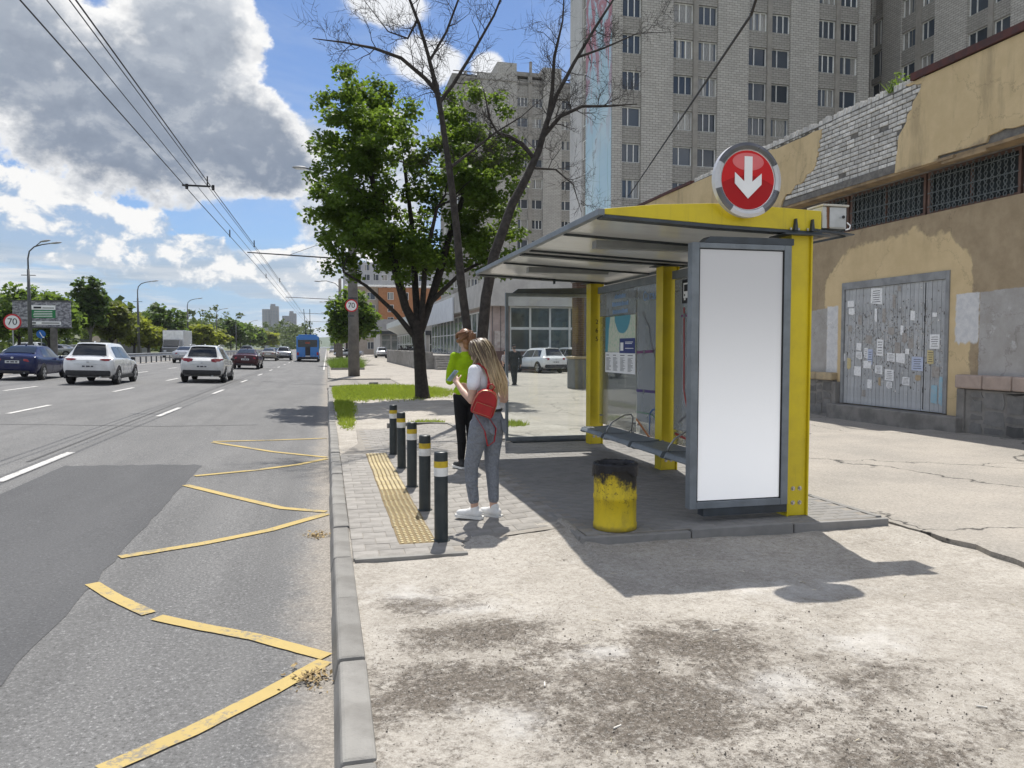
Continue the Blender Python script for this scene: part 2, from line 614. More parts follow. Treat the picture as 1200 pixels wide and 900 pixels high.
MB().grid(lambda u, v: (-14.95 + 14.99 * u, -8 + 1508 * v ** 3, zr(-14.95 + 14.99 * u)), 6, 60).build("road", M_ROAD, kind='structure')
MB().quad((-15.6, -8, .31), (-14.95, -8, .302), (-14.95, 1500, .302), (-15.6, 1500, .31)).build("median", M_PAVE, kind='structure')
MB().quad((-23.6, -8, .46), (-15.6, -8, .31), (-15.6, 1500, .31), (-23.6, 1500, .46)).build("far_carriageway", M_ROAD, kind='structure')
MB().quad((-400, -8, .9), (-23.6, -8, .47), (-23.6, 1500, .47), (-400, 1500, .9)).build("verge", M_EARTH, kind='structure')
pt = [(-3.66, -8), (-1.57, -8)] + [(-1.56 - .0048 * k_ + random.uniform(-.018, .018), 1.0 + .25 * k_ * 3.6 / 3.6) for k_ in range(0, 43)] + [(-1.76 - .12 * k_ , 11.6 + random.uniform(-.05, .08)) for k_ in range(1, 16)]
MB().quad(*[(px, py, zr(px) + .004) for px, py in pt]).build("asphalt_patch", M_PATCH, kind='structure')


def strip(pts, w, z, skew=None):
    """flat ribbon through the points, lying z above the carriageway"""
    mb = MB()
    L = []
    fine_ = []
    for p, q in zip(pts, pts[1:]):
        n_ = max(1, int((Vector(q) - Vector(p)).length / .06)) if len(pts) < 6 and p[1] < 16 else 1
        fine_ += [tuple(Vector(p).lerp(Vector(q), j / n_)) for j in range(n_)]
    pts = fine_ + [pts[-1]]
    rj = random.Random(int(abs(pts[0][1]) * 100))
    for i, p in enumerate(pts):
        a = Vector(pts[max(0, i - 1)]); c = Vector(pts[min(len(pts) - 1, i + 1)])
        t = (c - a).normalized()
        n = Vector((-t.y, t.x))
        k_ = .02 * w if len(pts) > 8 else 0
        L.append((Vector(p) + n * (w / 2 + rj.uniform(-k_, k_)), Vector(p) - n * (w / 2 + rj.uniform(-k_, k_))))
    for i in range(len(L) - 1):
        (a, b_), (c, d) = L[i], L[i + 1]
        mb.quad(*[(q.x, q.y, zr(q.x) + z) for q in (a, b_, d, c)])
    return mb


ZL = .0085
for k, pts in enumerate((
        [(-.91, 3.30), (-.61, 3.57), (-.30, 3.91), (-.03, 4.25)],
        [(-.02, 4.31), (-.44, 4.68), (-.80, 4.92), (-1.07, 5.12)],
        [(-1.13, 5.20), (-1.41, 5.55), (-1.66, 5.92)],
        [(-1.65, 6.62), (-1.07, 6.98), (-.54, 7.42), (-.02, 8.08)],
        [(-.03, 8.18), (-.49, 8.42), (-1.07, 9.12), (-1.71, 9.92)],
        [(-1.71, 10.60), (-.98, 11.05), (-.44, 11.52), (-.02, 12.12)],
        [(-.02, 12.27), (-.88, 12.95), (-1.99, 14.25)],
        [(-2.0, 14.35), (-1.0, 14.55), (-.02, 14.85)])):
    strip(pts, .100 if k > 2 else .098, ZL).build("yellow_marking", M_YLINE, kind='structure')
for k in range(40):
    y0 = 10.33 + 8.95 * k
    if y0 > 330: break
    strip([(-3.90, y0), (-3.88, y0 + 2.65)], .13, ZL).build("white_dash", M_WLINE, kind='structure')
    strip([(-7.20, y0 + 9.4), (-7.18, y0 + 12.1)], .13, ZL).build("white_dash", M_WLINE, kind='structure')
    strip([(-10.45, y0 + 9.1), (-10.43, y0 + 12.0)], .13, ZL).build("white_dash", M_WLINE, kind='structure')
strip([(-.25, 60), (-.25, 600)], .12, ZL).build("white_edge_line", M_WLINE, kind='structure')
strip([(-14.0, -8), (-14.0, 900)], .12, ZL).build("white_edge_line", M_WLINE, kind='structure')
# tar seams across and along the carriageway
M_TAR = pm("tar_seam", (.06, .06, .06), None, 8, .7, .1)
strip([(-4.15, 12), (-4.3, 30), (-4.25, 60)], .05, .0060).build("tar_seam", M_TAR, kind='structure')
strip([(-9, 17.0), (-6, 17.3), (-3.4, 17.0), (-1.5, 17.4)], .04, .0067).build("tar_seam", M_TAR, kind='structure')
strip([(-1.6, 36.2), (-.8, 36.6), (-.02, 36.1)], .35, .0052).build("tar_seam", M_TAR, kind='structure')

# pavement base, opening of the side drive
pv = [(.17, -8), (80, -8), (80, 400), (.17, 400), (.17, 41.0), (.5, 40.2), (1.6, 39.8), (3.2, 39.6), (3.2, 33.4), (1.2, 33.3), (.3, 33.0), (.17, 32.4)]
MB().quad(*[(px, py, -.035) for px, py in pv]).build("pavement", M_PAVE, kind='structure')
MB().quad((0, 32, -.06), (3.4, 32, -.055), (3.4, 41, -.055), (0, 41, -.06)).build("driveway", M_ROAD, kind='structure')

rs = random.Random(3)


def fbm(x, y, s=1.0):
    from mathutils import noise as N
    return N.fractal(Vector((x * s, y * s, 3.7)), 1.0, 2.0, 5)


# bare dirt with real unevenness
def dirt_h(x, y):
    d = max(0.0, max(2.0 - x, x - 4.9, 5.76 - y, 0))
    h = -.022 + .012 * fbm(x, y, 1.6) + .006 * fbm(x, y, 6.0) + (.030 * math.exp(-(d / .45) ** 2) if x > 2.0 and y < 6.6 else 0)
    if 1.0 < x < 2.25 and 5.0 < y < 7.2:
        w = max(0.0, min(1.0, (x - 1.02) / .12)) * max(0.0, min(1.0, (y - 5.35) / .75)) * max(0.0, min(1.0, (2.22 - x) / .22))
        f = max(0.0, min(1.0, (6.72 + .10 * fbm(x, 3, 3.0) - y) / .30))
        h += w * (.018 + .074 * max(0.0, min(1.0, (x - 1.05) / .9))) * f
    return h


mb = MB()


def dedge(y):
    return 5.0 + .10 * fbm(7.7, y, 1.3) + (0 if y < 12 else -.1 * (y - 12))


def dfn(u, v):
    y = 0.9 + 24.6 * v ** 1.7
    x0 = .16
    x1 = dedge(y)
    x = x0 + (x1 - x0) * u
    return (x, y, dirt_h(x, y))


mb.grid(dfn, 150, 330).build("dirt_ground", M_DIRT, smooth=True, kind='structure', fix=False)
MB().grid(lambda u, v: (.16 + (dedge(v * -6 + .9) - .16) * u, .9 - 8 * v, dirt_h(.16 + (dedge(v * -6 + .9) - .16) * u, .9 - 8 * v)), 40, 60).build("dirt_ground", M_DIRT, smooth=True, kind='structure')
# broken slab edge of the asphalt path beside the dirt
top, N_ = [], 90
for i in range(N_ + 1):
    y = -6 + 18.4 * i / N_
    top.append((dedge(y) + .06 + .05 * fbm(2.2, y, 3.0) + .02 * fbm(9, y, 11), y))
mb = MB()
for i in range(N_):
    (xa, ya), (xb, yb) = top[i], top[i + 1]
    mb.quad((xa, ya, .008), (11.9, ya, .008), (11.9, yb, .008), (xb, yb, .008))
    mb.quad((xa, ya, -.05), (xa, ya, .008), (xb, yb, .008), (xb, yb, -.05))
mb.quad((top[-1][0], 12.4, .008), (11.9, 12.4, .008), (11.9, 12.4, -.05), (top[-1][0], 12.4, -.05))
mb.build("asphalt_path", M_PAVE, kind='structure')

# kerb: single stones near the camera
kerb = struct(D.objects.new("kerb", None)); COL.objects.link(kerb); ORG["kerb"] = (0, 0, 0)
stone = MB().prism([(-.105, -.49, -.16), (.07, -.49, -.16), (.07, -.49, 0), (-.068, -.49, 0)], (0, .98, 0)).build("kerb_stone", M_KERB, kerb, bevel=.018)
stone.location = (.105, -.55, 0)
for i in range(1, 34):
    y = -.55 + 1.0 * i
    if y > 32.4: break
    inst(stone, kerb, (.105 + rs.uniform(-.006, .006), y, rs.uniform(-.008, .006)), rot=(rs.uniform(-.006, .006), 0, rs.uniform(-.008, .008)))
for o_ in [q for q in D.objects if q.name.startswith("kerb_stone.")]:
    md = o_.modifiers.new("edge", 'BEVEL'); md.width = .018; md.segments = 2
mb = MB()
for y in range(41, 300):
    mb.box(.035 + rs.uniform(-.004, .004), .175, y + .01, y + .99, -.16, rs.uniform(-.006, .004))
for (xa, ya, xb, yb) in ((.12, 41, .45, 40.2), (.45, 40.2, 1.5, 39.85), (1.5, 39.85, 3.2, 39.6), (.12, 32.9, .5, 33.15), (.5, 33.15, 1.6, 33.35)):
    mb.beam((xa, ya, -.08), (xb, yb, -.08), .14, .16)
far = mb.build("kerb_run", M_KERB, kerb)
far['kind'] = 'stuff'
# narrow edge stones of the stop pad
pk = [(1.15, 15.30), (2.05, 15.32), (2.38, 15.1), (2.42, 14.4), (2.42, 13.3), (2.6, 12.35), (3.4, 12.2), (4.9, 12.2)]
es = struct(D.objects.new("edge_kerb", None)); COL.objects.link(es); ORG["edge_kerb"] = (0, 0, 0)
for i in range(len(pk) - 1):
    a, c = Vector((*pk[i], .015)), Vector((*pk[i + 1], .015))
    n = max(1, round((c - a).length / .8))
    for j in range(n):
        p, q = a.lerp(c, j / n), a.lerp(c, (j + 1) / n)
        t = (q - p).normalized() * .008
        MB().beam(p + t, q - t, .08, .16).build("edge_stone", M_KERB, es, bevel=.008)

def pad_z(x):
    return .074 * max(0.0, min(1.0, (x - 1.05) / .9))


# pavers of the boarding pad
pad = MB().quad((.18, 5.85, -.0035), (1.05, 5.88, -.0035), (1.05, 15.2, -.0035), (.55, 15.2, -.0035), (.5, 13.0, -.0035), (.18, 11.6, -.0035))
pad.quad((1.05, 6.15, -.0035), (1.95, 6.15, .0705), (1.95, 12.0, .0705), (1.05, 12.0, -.0035)).quad((1.95, 6.15, .0705), (2.06, 6.15, .0705), (2.06, 12.0, .0705), (1.95, 12.0, .0705))
pad.quad((1.05, 12.0, -.0035), (1.95, 12.0, .0705), (2.36, 12.0, .0715), (2.36, 15.2, .0715), (1.95, 15.2, .0705), (1.05, 15.2, -.0035))
pad = pad.build("boarding_pad", M_SAND, kind='structure')
pav = MB().box(-.0985, .0985, -.0985, .0985, -.06, 0)
cutp = {}
pavm = None
cells = []
iy = 0
y = 5.95
while y < 15.1:
    off = .1 if iy % 2 else 0.0
    x = .28 + off
    if off: cells.append((.182, y, .097)) if y < 11.6 else None
    while x < 2.32:
        ok = True
        ok0 = True
        if y < 6.25 and x > 1.02: ok = False
        if y < 12.3 and x > 1.98: ok = False
        if y > 11.6 and x < .62: ok = False
        a_, b_ = x - .0985, x + .0985
        if 6.16 < y < 11.66 and b_ > .552 and a_ < .868 and ok0:
            if a_ < .525: cells.append((a_, y, .552 - a_))
            if b_ > .895: cells.append((.868, y, b_ - .868))
        elif ok: cells.append((x, y, 0))
        x += .2
    y += .2
    iy += 1
cells.sort(key=lambda q: q[1])
rest = MB()
for i, (x, y, hf) in enumerate(cells):
    z = pad_z(x) + rs.uniform(-.0018, .0015)
    if i < 300:
        if hf:
            kw = round(hf, 2)
            if kw not in cutp:
                cutp[kw] = MB().box(0, hf, -.0985, .0985, -.06, 0).mesh('paver'); cutp[kw].materials.append(M_PAVER)
            q = D.objects.new('paver', cutp[kw]); COL.objects.link(q); q.parent = pad; q.location = (x, y, z)
        elif pavm is None:
            pavm = pav.build("paver", M_PAVER, pad)
            pavm.location = (x, y, z)
            bm = bmesh.new(); bm.from_mesh(pavm.data)
            bmesh.ops.bevel(bm, geom=[e for e in bm.edges if all(v.co.z > -.01 for v in e.verts)], offset=.005, segments=1, affect='EDGES')
            bm.to_mesh(pavm.data); bm.free()
        else:
            inst(pavm, pad, (x, y, z), rot=(rs.uniform(-.005, .005), rs.uniform(-.005, .005) - (.082 if 1.05 < x < 1.98 else 0), rs.uniform(-.006, .006)))
    else:
        if hf: rest.box(x, x + hf, y - .098, y + .098, z - .05, z)
        else:
            za, zb_ = pad_z(x - .098), pad_z(x + .098)
            rest.add([(x - .098, y - .098, za), (x + .098, y - .098, zb_), (x + .098, y + .098, zb_), (x - .098, y + .098, za), (x - .098, y - .098, za - .05), (x + .098, y - .098, zb_ - .05), (x + .098, y + .098, zb_ - .05), (x - .098, y + .098, za - .05)], [(0, 1, 2, 3), (0, 4, 5, 1), (1, 5, 6, 2), (2, 6, 7, 3), (3, 7, 4, 0)])
rest.build("paver_field", M_PAVER, pad, kind='stuff')
# concrete lip at the near end of the pad
MB().box(.19, 1.065, 5.80, 5.86, -.08, .004).build("pad_edge", M_KERB, pad, bevel=.006)

# tactile warning tiles
def tactile(kind):
    mb = MB().box(-.153, .153, -.148, .148, -.05, .001)
    for i in range(6):
        for j in range(5):
            cx, cy = -.125 + .05 * i, -.120 + .060 * j
            if kind == 0:
                r0, r1 = .0170, .0125
                p = [(cx + r0 * math.cos(a), cy + r0 * math.sin(a), .001) for a in np.linspace(0, 2 * math.pi, 7)[:6]]
                q = [(cx + r1 * math.cos(a), cy + r1 * math.sin(a), .009) for a in np.linspace(0, 2 * math.pi, 7)[:6]]
                mb.add(p + q, [tuple(range(6, 12))] + [(k, (k + 1) % 6, 6 + (k + 1) % 6, 6 + k) for k in range(6)])
            else:
                mb.box(cx - .0165, cx + .0165, cy - .0185, cy + .0185, 0, .009)
    return mb


tt = [tactile(0).build("tactile_tile", M_TACT, pad), None]
tt[1] = tactile(1).build("tactile_tile", M_TACT, pad)
for i in range(18):
    x, y = .71 + rs.uniform(-.006, .006), 6.33 + .302 * i
    k = 0 if i < 8 else 1
    first = (i in (0, 8))
    if first: tt[k].location = (x, y, .002)
    else: inst(tt[k], pad, (x, y, .002 + rs.uniform(-.003, .002)), rz=rs.uniform(-.012, .012))

# raised platform of the shelter
plat = MB().box(2.06, 4.84, 5.82, 11.92, -.12, .0755).build("shelter_platform", M_SAND, kind='structure')
rows = []
y = 5.885
iy = 0
while y < 11.9:
    x = 2.16 + (.1 if iy % 2 else 0)
    while x < 4.80:
        rows.append((x, y)); x += .2
    y += .1; iy += 1
rows.sort(key=lambda q: q[1])
pm2 = None
rest = MB()
for i, (x, y) in enumerate(rows):
    z = .078 + rs.uniform(-.0015, .0012)
    if i < 300:
        if pm2 is None:
            pm2 = MB().box(-.097, .097, -.047, .047, -.05, 0).build("paver", M_PLAT, plat)
            pm2.location = (x, y, z)
            bm = bmesh.new(); bm.from_mesh(pm2.data)
            bmesh.ops.bevel(bm, geom=[e for e in bm.edges if all(v.co.z > -.01 for v in e.verts)], offset=.004, segments=1, affect='EDGES')
            bm.to_mesh(pm2.data); bm.free()
        else:
            inst(pm2, plat, (x, y, z), rz=rs.uniform(-.012, .012))
    else:
        rest.box(x - .097, x + .097, y - .047, y + .047, z - .05, z)
rest.build("paver_field", M_PLAT, plat, kind='stuff')
# kerb strips round the platform
for (xa, ya, xb, yb, n) in ((1.99, 5.78, 4.92, 5.78, 3), (2.02, 5.83, 2.02, 6.75, 1), (4.88, 5.83, 4.88, 11.95, 6), (2.0, 11.98, 4.9, 11.98, 3)):
    for j in range(n):
        a = Vector((xa, ya, 0)).lerp(Vector((xb, yb, 0)), j / n); c = Vector((xa, ya, 0)).lerp(Vector((xb, yb, 0)), (j + 1) / n)
        t = (c - a).normalized() * .006
        dz = rs.uniform(-.012, .006)
        MB().beam(a + t + Vector((0, 0, dz)), c - t + Vector((0, 0, dz + rs.uniform(-.006, .006))), .06, .17).build("edge_stone", M_PLAT, plat, bevel=.008)

# loose stones, crumbs, twigs and butts on the dirt
M_PEB = pm("pebbles", (.085, .072, .06), (.17, .15, .125), 30, .95, 0, island=.6)
vs = []
for i in range(5200):
    if i < 4200:
        cx, cy = random.choice(((.85, 4.1), (.55, 3.5), (1.95, 3.7), (1.55, 2.9), (2.5, 3.1), (2.2, 2.5)))
        x, y = random.gauss(cx, .45), random.gauss(cy, .36)
    else:
        x, y = random.uniform(.2, 5), random.uniform(1.2, 9)
    if x < .19 or x > 4.9 or (y > 5.75 and (x < 2.0 or 2.0 < x < 4.95)): continue
    r = random.uniform(.0014, .0042) * (1.9 if random.random() < .06 else 1)
    z = dirt_h(x, y) + r * .3
    a = random.uniform(0, 6)
    p = [(x + r * math.cos(a), y + r * math.sin(a), z), (x + r * .8 * math.cos(a + 1.8), y + r * .8 * math.sin(a + 1.8), z), (x + r * 1.1 * math.cos(a + 3.4), y + r * math.sin(a + 3.4), z), (x + r * .8 * math.cos(a + 4.8), y + r * .8 * math.sin(a + 4.8), z)]
    t = (x + r * .2, y, z + r * random.uniform(.6, 1.2))
    for k in range(4):
        vs += [p[k], p[(k + 1) % 4], t]
pe = D.objects.new("pebbles", fast_mesh("pebbles", np.array(vs), 3, M_PEB)); COL.objects.link(pe)
tag(pe, "dark crumbs of soil and small stones lying over the bare dirt", "gravel", kind='stuff')
M_TWIG = pm("dry_twig", (.38, .33, .22), (.55, .50, .40), 30, .9, 0, island=.5)
mb = MB()
for i in range(85):
    x, y = random.uniform(.3, 4.6), random.uniform(1.9, 5.6)
    if i > 70: x, y = random.uniform(-.25, -.02), random.choice((4.02, 7.2)) + random.uniform(-.15, .1)
    a = random.uniform(0, 6); L = random.uniform(.015, .06)
    z = dirt_h(x, y) + .004 if x > 0 else -.118
    mb.tube([(x, y, z), (x + L * .5 * math.cos(a) + .004, y + L * .5 * math.sin(a), z + .004), (x + L * math.cos(a), y + L * math.sin(a), z)], [.0018, .0016, .0010], 4)
tag(mb.build("twigs", M_TWIG), "short dry twigs and straw bits scattered on the dirt", "litter", kind='stuff')
# clumps of dry leaves washed against the kerb
M_DRY = pm("dry_leaves", (.22, .15, .07), (.34, .26, .13), 20, .9, 0, island=.5)
for cy in (4.02, 7.15):
    vs = []
    for i in range(150):
        x, y = -.10 + random.gauss(0, .055), cy + random.gauss(0, .06)
        x = min(x, .02)
        z = -.122 + abs(random.gauss(0, .012))
        a, t = random.uniform(0, 6), random.uniform(-.8, .8)
        L = random.uniform(.006, .02)
        d = Vector((math.cos(a), math.sin(a), t)) * L
        n = Vector((-math.sin(a), math.cos(a), random.uniform(-.5, .5))) * L * .5
        q = Vector((x, y, z))
        vs += [q - d, q + n, q + d, q - n]
    o_ = D.objects.new("leaf_litter", fast_mesh("leaf_litter", np.array([tuple(q) for q in vs]), 4, M_DRY)); COL.objects.link(o_)
    tag(o_, "small heap of dry brown leaves in the gutter, %s" % ("nearest to the camera" if cy < 5 else "farther up beside the pad"), "leaf litter", kind='stuff')
for k, (x, y, a) in enumerate(((1.18, 2.98, .4), (1.0, 3.42, 1.3), (2.15, 3.9, .05), (2.9, 2.75, 2.6), (3.4, 2.6, .3))):
    z = dirt_h(x, y) + .005
    c = MB().cyl((x, y, z), (x + .045 * math.cos(a), y + .045 * math.sin(a), z), .004, n=8).build("litter_stick", pm("pale_stick", (.66, .63, .57), None, 20, .8, 0), loc=(x, y, z))
    tag(c, ("white stick lying on the dark dirt nearest the kerb", "thin white stub on the dirt left of the dark patch", "long pale splinter on the dirt below the shelter shadow", "short pale chip at the bottom of the dirt", "pale chip on the clean dirt right of the dark soil")[k], "litter")
# ------------------------------------------------------------------ shelter materials
m, b = newmat("yellow_enamel")
o = b.co(); x, y, z = b.sep(o)
c = b.mix(b.ss(b.noise(o, 3.0, 6, .65), .35, .7), (.64, .50, .008), (.54, .415, .012))
ru = b.ss(b.noise(o, 17, 6, .75), .70, .80)
c = b.mix(b.ss(b.noise(b.vscale(o, (9, 9, .8)), 2, 5, .6), .55, .8) * .30, c, (.25, .19, .03))
c = b.mix(ru * .7, c, (.13, .07, .02))
b.out(b.pbr(c, .42, 0, b.bump(b.noise(o, 30, 4), .08, .01), .5))
M_YEL = m
M_GREY = pm("grey_powder_coat", (.185, .208, .228), (.14, .158, .175), 5, .45, .06, 60, spec=.5)
M_DKGREY = pm("dark_grey_steel", (.045, .055, .065), (.03, .035, .04), 5, .5, .08, 60, spec=.5)
M_STEEL = pm("galvanised_steel", (.42, .43, .44), (.30, .31, .32), 12, .4, .08, 60, metal=.8)
M_CHROME = pm("bolt_steel", (.55, .53, .50), (.30, .27, .24), 60, .35, .1, 200, metal=.9)
M_BLACK = pm("black_enamel", (.014, .015, .017), (.022, .022, .024), 6, .45, .06, 60)
M_PRINTBLACK = pm("black_print", (.015, .015, .018), None, 6, .6, 0)

m, b = newmat("roof_sheet")
o = b.co(); x, y, z = b.sep(o)
c = b.mix(b.ss(b.noise(b.vscale(o, (1, 3, 1)), 1.6, 5, .6), .3, .75), (.66, .66, .65), (.52, .52, .51))
t = b.n('ShaderNodeBsdfTranslucent'); b.put(t.inputs[0], (.50, .495, .47))
sh = b.pbr(c, .16, .25, b.bump(b.noise(b.vscale(o, (1.0, .5, 1)), 2.2, 3), .10, .04), .6)
mixs = b.n('ShaderNodeMixShader'); mixs.inputs[0].default_value = .34
b.nt.links.new(sh.k, mixs.inputs[1]); b.nt.links.new(t.outputs[0], mixs.inputs[2])
b.out(V(b, mixs.outputs[0]))
M_ROOFSHEET = m


def glassmat(name, tint, opaque, rough=.02, film=None):
    """thin sheet glass: mostly see-through, with a reflective face and a film of dust or print"""
    m, b = newmat(name)
    o = b.co(); x, y, z = b.sep(o)
    tr = b.n('ShaderNodeBsdfTransparent'); b.put(tr.inputs[0], tint)
    gl = b.n('ShaderNodeBsdfGlossy'); b.put(gl.inputs[0], (1, 1, 1)); gl.inputs[1].default_value = rough
    fr = b.n('ShaderNodeFresnel'); fr.inputs[0].default_value = 1.45
    g = b.n('ShaderNodeNewGeometry')
    one = b.n('ShaderNodeMixShader')
    b.put(one.inputs[0], V(b, fr.outputs[0]) * .9)
    b.nt.links.new(tr.outputs[0], one.inputs[1]); b.nt.links.new(gl.outputs[0], one.inputs[2])
    if opaque:
        du = b.n('ShaderNodeBsdfDiffuse'); b.put(du.inputs[0], film or (.5, .52, .54))
        two = b.n('ShaderNodeMixShader')
        amt = b.ss(b.noise(b.vscale(o, (1, 2, .7)), 1.5, 5, .6), .3, .75) * opaque * .5 + opaque * .6
        b.put(two.inputs[0], amt)
        b.nt.links.new(one.outputs[0], two.inputs[1]); b.nt.links.new(du.outputs[0], two.inputs[2])
        one = two
    b.out(V(b, one.outputs[0]))
    return m


M_GLASS = glassmat("clear_glass", (.93, .955, .95), .04)
M_GLASS_B = glassmat("route_glass", (.88, .91, .91), .07, .03, (.42, .45, .47))
M_FILM = glassmat("printed_film", (.80, .83, .85), .42, .12, (.48, .50, .52))

# ------------------------------------------------------------------ the bus shelter
sh_ = thing("bus_shelter", "yellow and grey bus shelter with glass back wall, bench and blank white poster panel", "bus shelter", (3.2, 8.6, .08))


def I_post(y):
    mb = MB()
    x0, x1, z0, z1 = 4.05, 4.27, .08, 2.655
    mb.box(x0, x0 + .016, y - .10, y + .10, z0, z1).box(x1 - .016, x1, y - .10, y + .10, z0, z1)
    mb.box(x0 + .016, x1 - .016, y - .075, y - .058, z0, z1)
    return mb


posts = []
for y in (6.12, 8.78, 11.42):
    p = I_post(y).build("post", M_YEL, sh_, bevel=.003)
    posts.append(p)
    for zx in (.20, .33):
        for xx in (4.125, 4.195):
            MB().cyl((xx, y - .076, zx), (xx, y - .090, zx), .013, .011, 8).cyl((xx, y - .0765, zx), (xx, y - .079, zx), .021, n=10).build("bolt", M_CHROME, p)
    pr = MB()
    zz = [(2.25, 2.735), (2.25, 2.778), (2.75, 2.838), (3.25, 2.868), (3.75, 2.868), (4.35, 2.848), (4.35, 2.66), (3.3, 2.69)]
    pr.prism([(px, y - .10, pz) for px, pz in zz], (0, .10, 0))
    pr.build("roof_beam", M_YEL, sh_, bevel=.004)
    pr = MB().prism([(2.25, y - .105, 2.708), (2.25, y - .105, 2.733), (3.3, y - .105, 2.688), (4.36, y - .105, 2.658), (4.36, y - .105, 2.633), (3.3, y - .105, 2.66)], (0, .13, 0))
    pr.build("beam_flange", M_DKGREY, sh_)
    for xx in (4.075, 4.245):
        MB().prism([(xx - .018, y - .10, 2.66), (xx + .018, y - .10, 2.66), (xx + .005, y - .10, 2.765), (xx - .005, y - .10, 2.765)], (0, -.035, 0)).build("stiffener", M_DKGREY, sh_)
    for xx in (4.03, 4.11, 4.20):
        MB().cyl((xx, y - .115, 2.664), (xx, y - .115, 2.684), .011, n=6).build("bolt", M_CHROME, sh_)
    MB().box(3.95, 4.40, y - .16, y + .10, 2.622, 2.632).build("cap_plate", M_DKGREY, sh_)


def zroof(x):
    return 2.732 - (x - 2.25) * .046


M_LBOX = pm("light_box_grey", (.34, .345, .345), (.28, .285, .285), 4, .5, .05)
# roof sheets and ribs
ry = [6.125, 7.10, 8.38, 9.68, 11.32]
for i in range(4):
    mb = MB()
    for zz, d in ((0, 0),):
        mb.prism([(2.27, ry[i] + .012, zroof(2.27)), (4.32, ry[i] + .012, zroof(4.32)), (4.32, ry[i] + .012, zroof(4.32) + .012), (2.27, ry[i] + .012, zroof(2.27) + .012)], (0, ry[i + 1] - ry[i] - .024, 0))
    mb.build("roof_sheet", M_ROOFSHEET, sh_)
for y in ry[1:]:
    MB().prism([(2.26, y - .016, zroof(2.26) - .022), (4.32, y - .016, zroof(4.32) - .022), (4.32, y - .016, zroof(4.32) + .02), (2.26, y - .016, zroof(2.26) + .02)], (0, .032, 0)).build("roof_rib", M_DKGREY, sh_)
MB().box(2.21, 2.268, 6.0, 11.36, 2.722, 2.778).build("front_fascia", M_GREY, sh_, bevel=.006)
MB().box(4.30, 4.345, 6.25, 11.36, 2.60, 2.70).build("rear_gutter", M_GREY, sh_, bevel=.006)
for y, xa, xb in ((7.17, 2.62, 3.75), (9.76, 2.62, 3.75)):
    MB().box(xa, xb, y, y + .13, 2.615, 2.69).build("light_box", M_LBOX, sh_, bevel=.004)
# back wall
MB().box(4.16, 4.21, 6.25, 8.66, 2.46, 2.56).build("back_rail", M_GREY, sh_, bevel=.004)
MB().box(4.16, 4.21, 8.90, 11.30, 2.46, 2.56).build("back_rail", M_GREY, sh_, bevel=.004)
for (ya, yb) in ((6.25, 7.44), (7.46, 8.66), (8.90, 9.815), (9.835, 11.30)):
    clear = ya > 9.5
    g = MB().box(4.196, 4.206, ya, yb, .42, 2.47).build("glass_sheet", M_GLASS_B, sh_)
    if clear:
        MB().box(4.190, 4.1935, ya + .02, yb - .02, 2.10, 2.45).build("film", M_FILM, g)
    else:
        MB().box(4.190, 4.1935, ya + .02, yb - .02, .60, 2.45).build("film", M_FILM, g)
    for z in (.55, 2.3):
        for y in (ya + .06, yb - .06):
            MB().cyl((4.186, y, z), (4.214, y, z), .016, n=8).build("glass_clip", M_STEEL, g)

# printed routes on the glass
def pr(n, c): return pm(n, c, None, 8, .5, 0)
P_PURP, P_VIOL, P_RED, P_OR, P_BLUE, P_GRN, P_LB, P_GR = (pr("purple_print", (.16, .03, .13)), pr("violet_print", (.06, .03, .16)), pr("red_print", (.35, .04, .04)),
    pr("orange_print", (.55, .20, .07)), pr("blue_print", (.05, .12, .30)), pr("green_print", (.10, .22, .14)), pr("pale_blue_print", (.25, .38, .60)), pr("grey_print", (.16, .16, .17)))


def line(pts, w, mt, x=4.187):
    mb = MB()
    for i in range(len(pts) - 1):
        a, c = Vector((x, *pts[i])), Vector((x, *pts[i + 1]))
        mb.beam(a, c, .002, w) if abs(a.z - c.z) < abs(a.y - c.y) * 3 else mb.obox((a + c) / 2, (.002, w, (c - a).length), Matrix.Rotation(math.atan2(-(c - a).y, (c - a).z) if True else 0, 3, 'X'))
    return mb.build("route_line", mt, sh_)


line([(9.80, 1.55), (8.90, 1.58)], .035, P_PURP)
line([(9.80, 1.02), (8.90, 1.04)], .035, P_VIOL)
line([(9.62, 2.10), (9.40, 1.90), (9.32, 1.65), (9.05, 1.35), (8.92, 1.25)], .03, P_GR)
line([(9.20, 1.62), (9.18, 1.0), (9.05, .62), (8.98, .45)], .022, P_GR)
line([(8.92, .80), (9.25, .80), (9.34, .74), (9.36, .45)], .022, P_BLUE)
line([(9.80, .62), (9.25, .36), (9.0, .18)], .035, P_OR, 4.188)
line([(9.80, .72), (9.3, .73), (8.95, .62)], .016, P_GRN, 4.189)
for (ya, yb) in ((7.5, 8.62),):
    line([(8.45, 2.0), (8.10, 2.0)], .025, P_PURP)
    line([(8.38, 2.1), (8.36, 1.1), (8.28, .9), (8.1, .85)], .03, P_RED)
    line([(8.22, 2.2), (8.22, .95), (8.3, .8), (8.5, .7)], .025, P_GR, 4.188)
    line([(8.6, .55), (8.1, .5)], .03, P_RED, 4.189)
for (y, z) in ((9.55, 1.555), (9.2, 1.565), (9.55, 1.025), (8.37, 2.0)):
    MB().cyl((4.1845, y, z), (4.1865, y, z), .030, n=12).build("route_stop", P_GR, sh_)
text("panel_heading", "\u0421\u0445\u0435\u043c\u0430", .17, P_LB, sh_, (4.187, 9.33, 2.30), (R(90), 0, R(-90)), ext=.001)
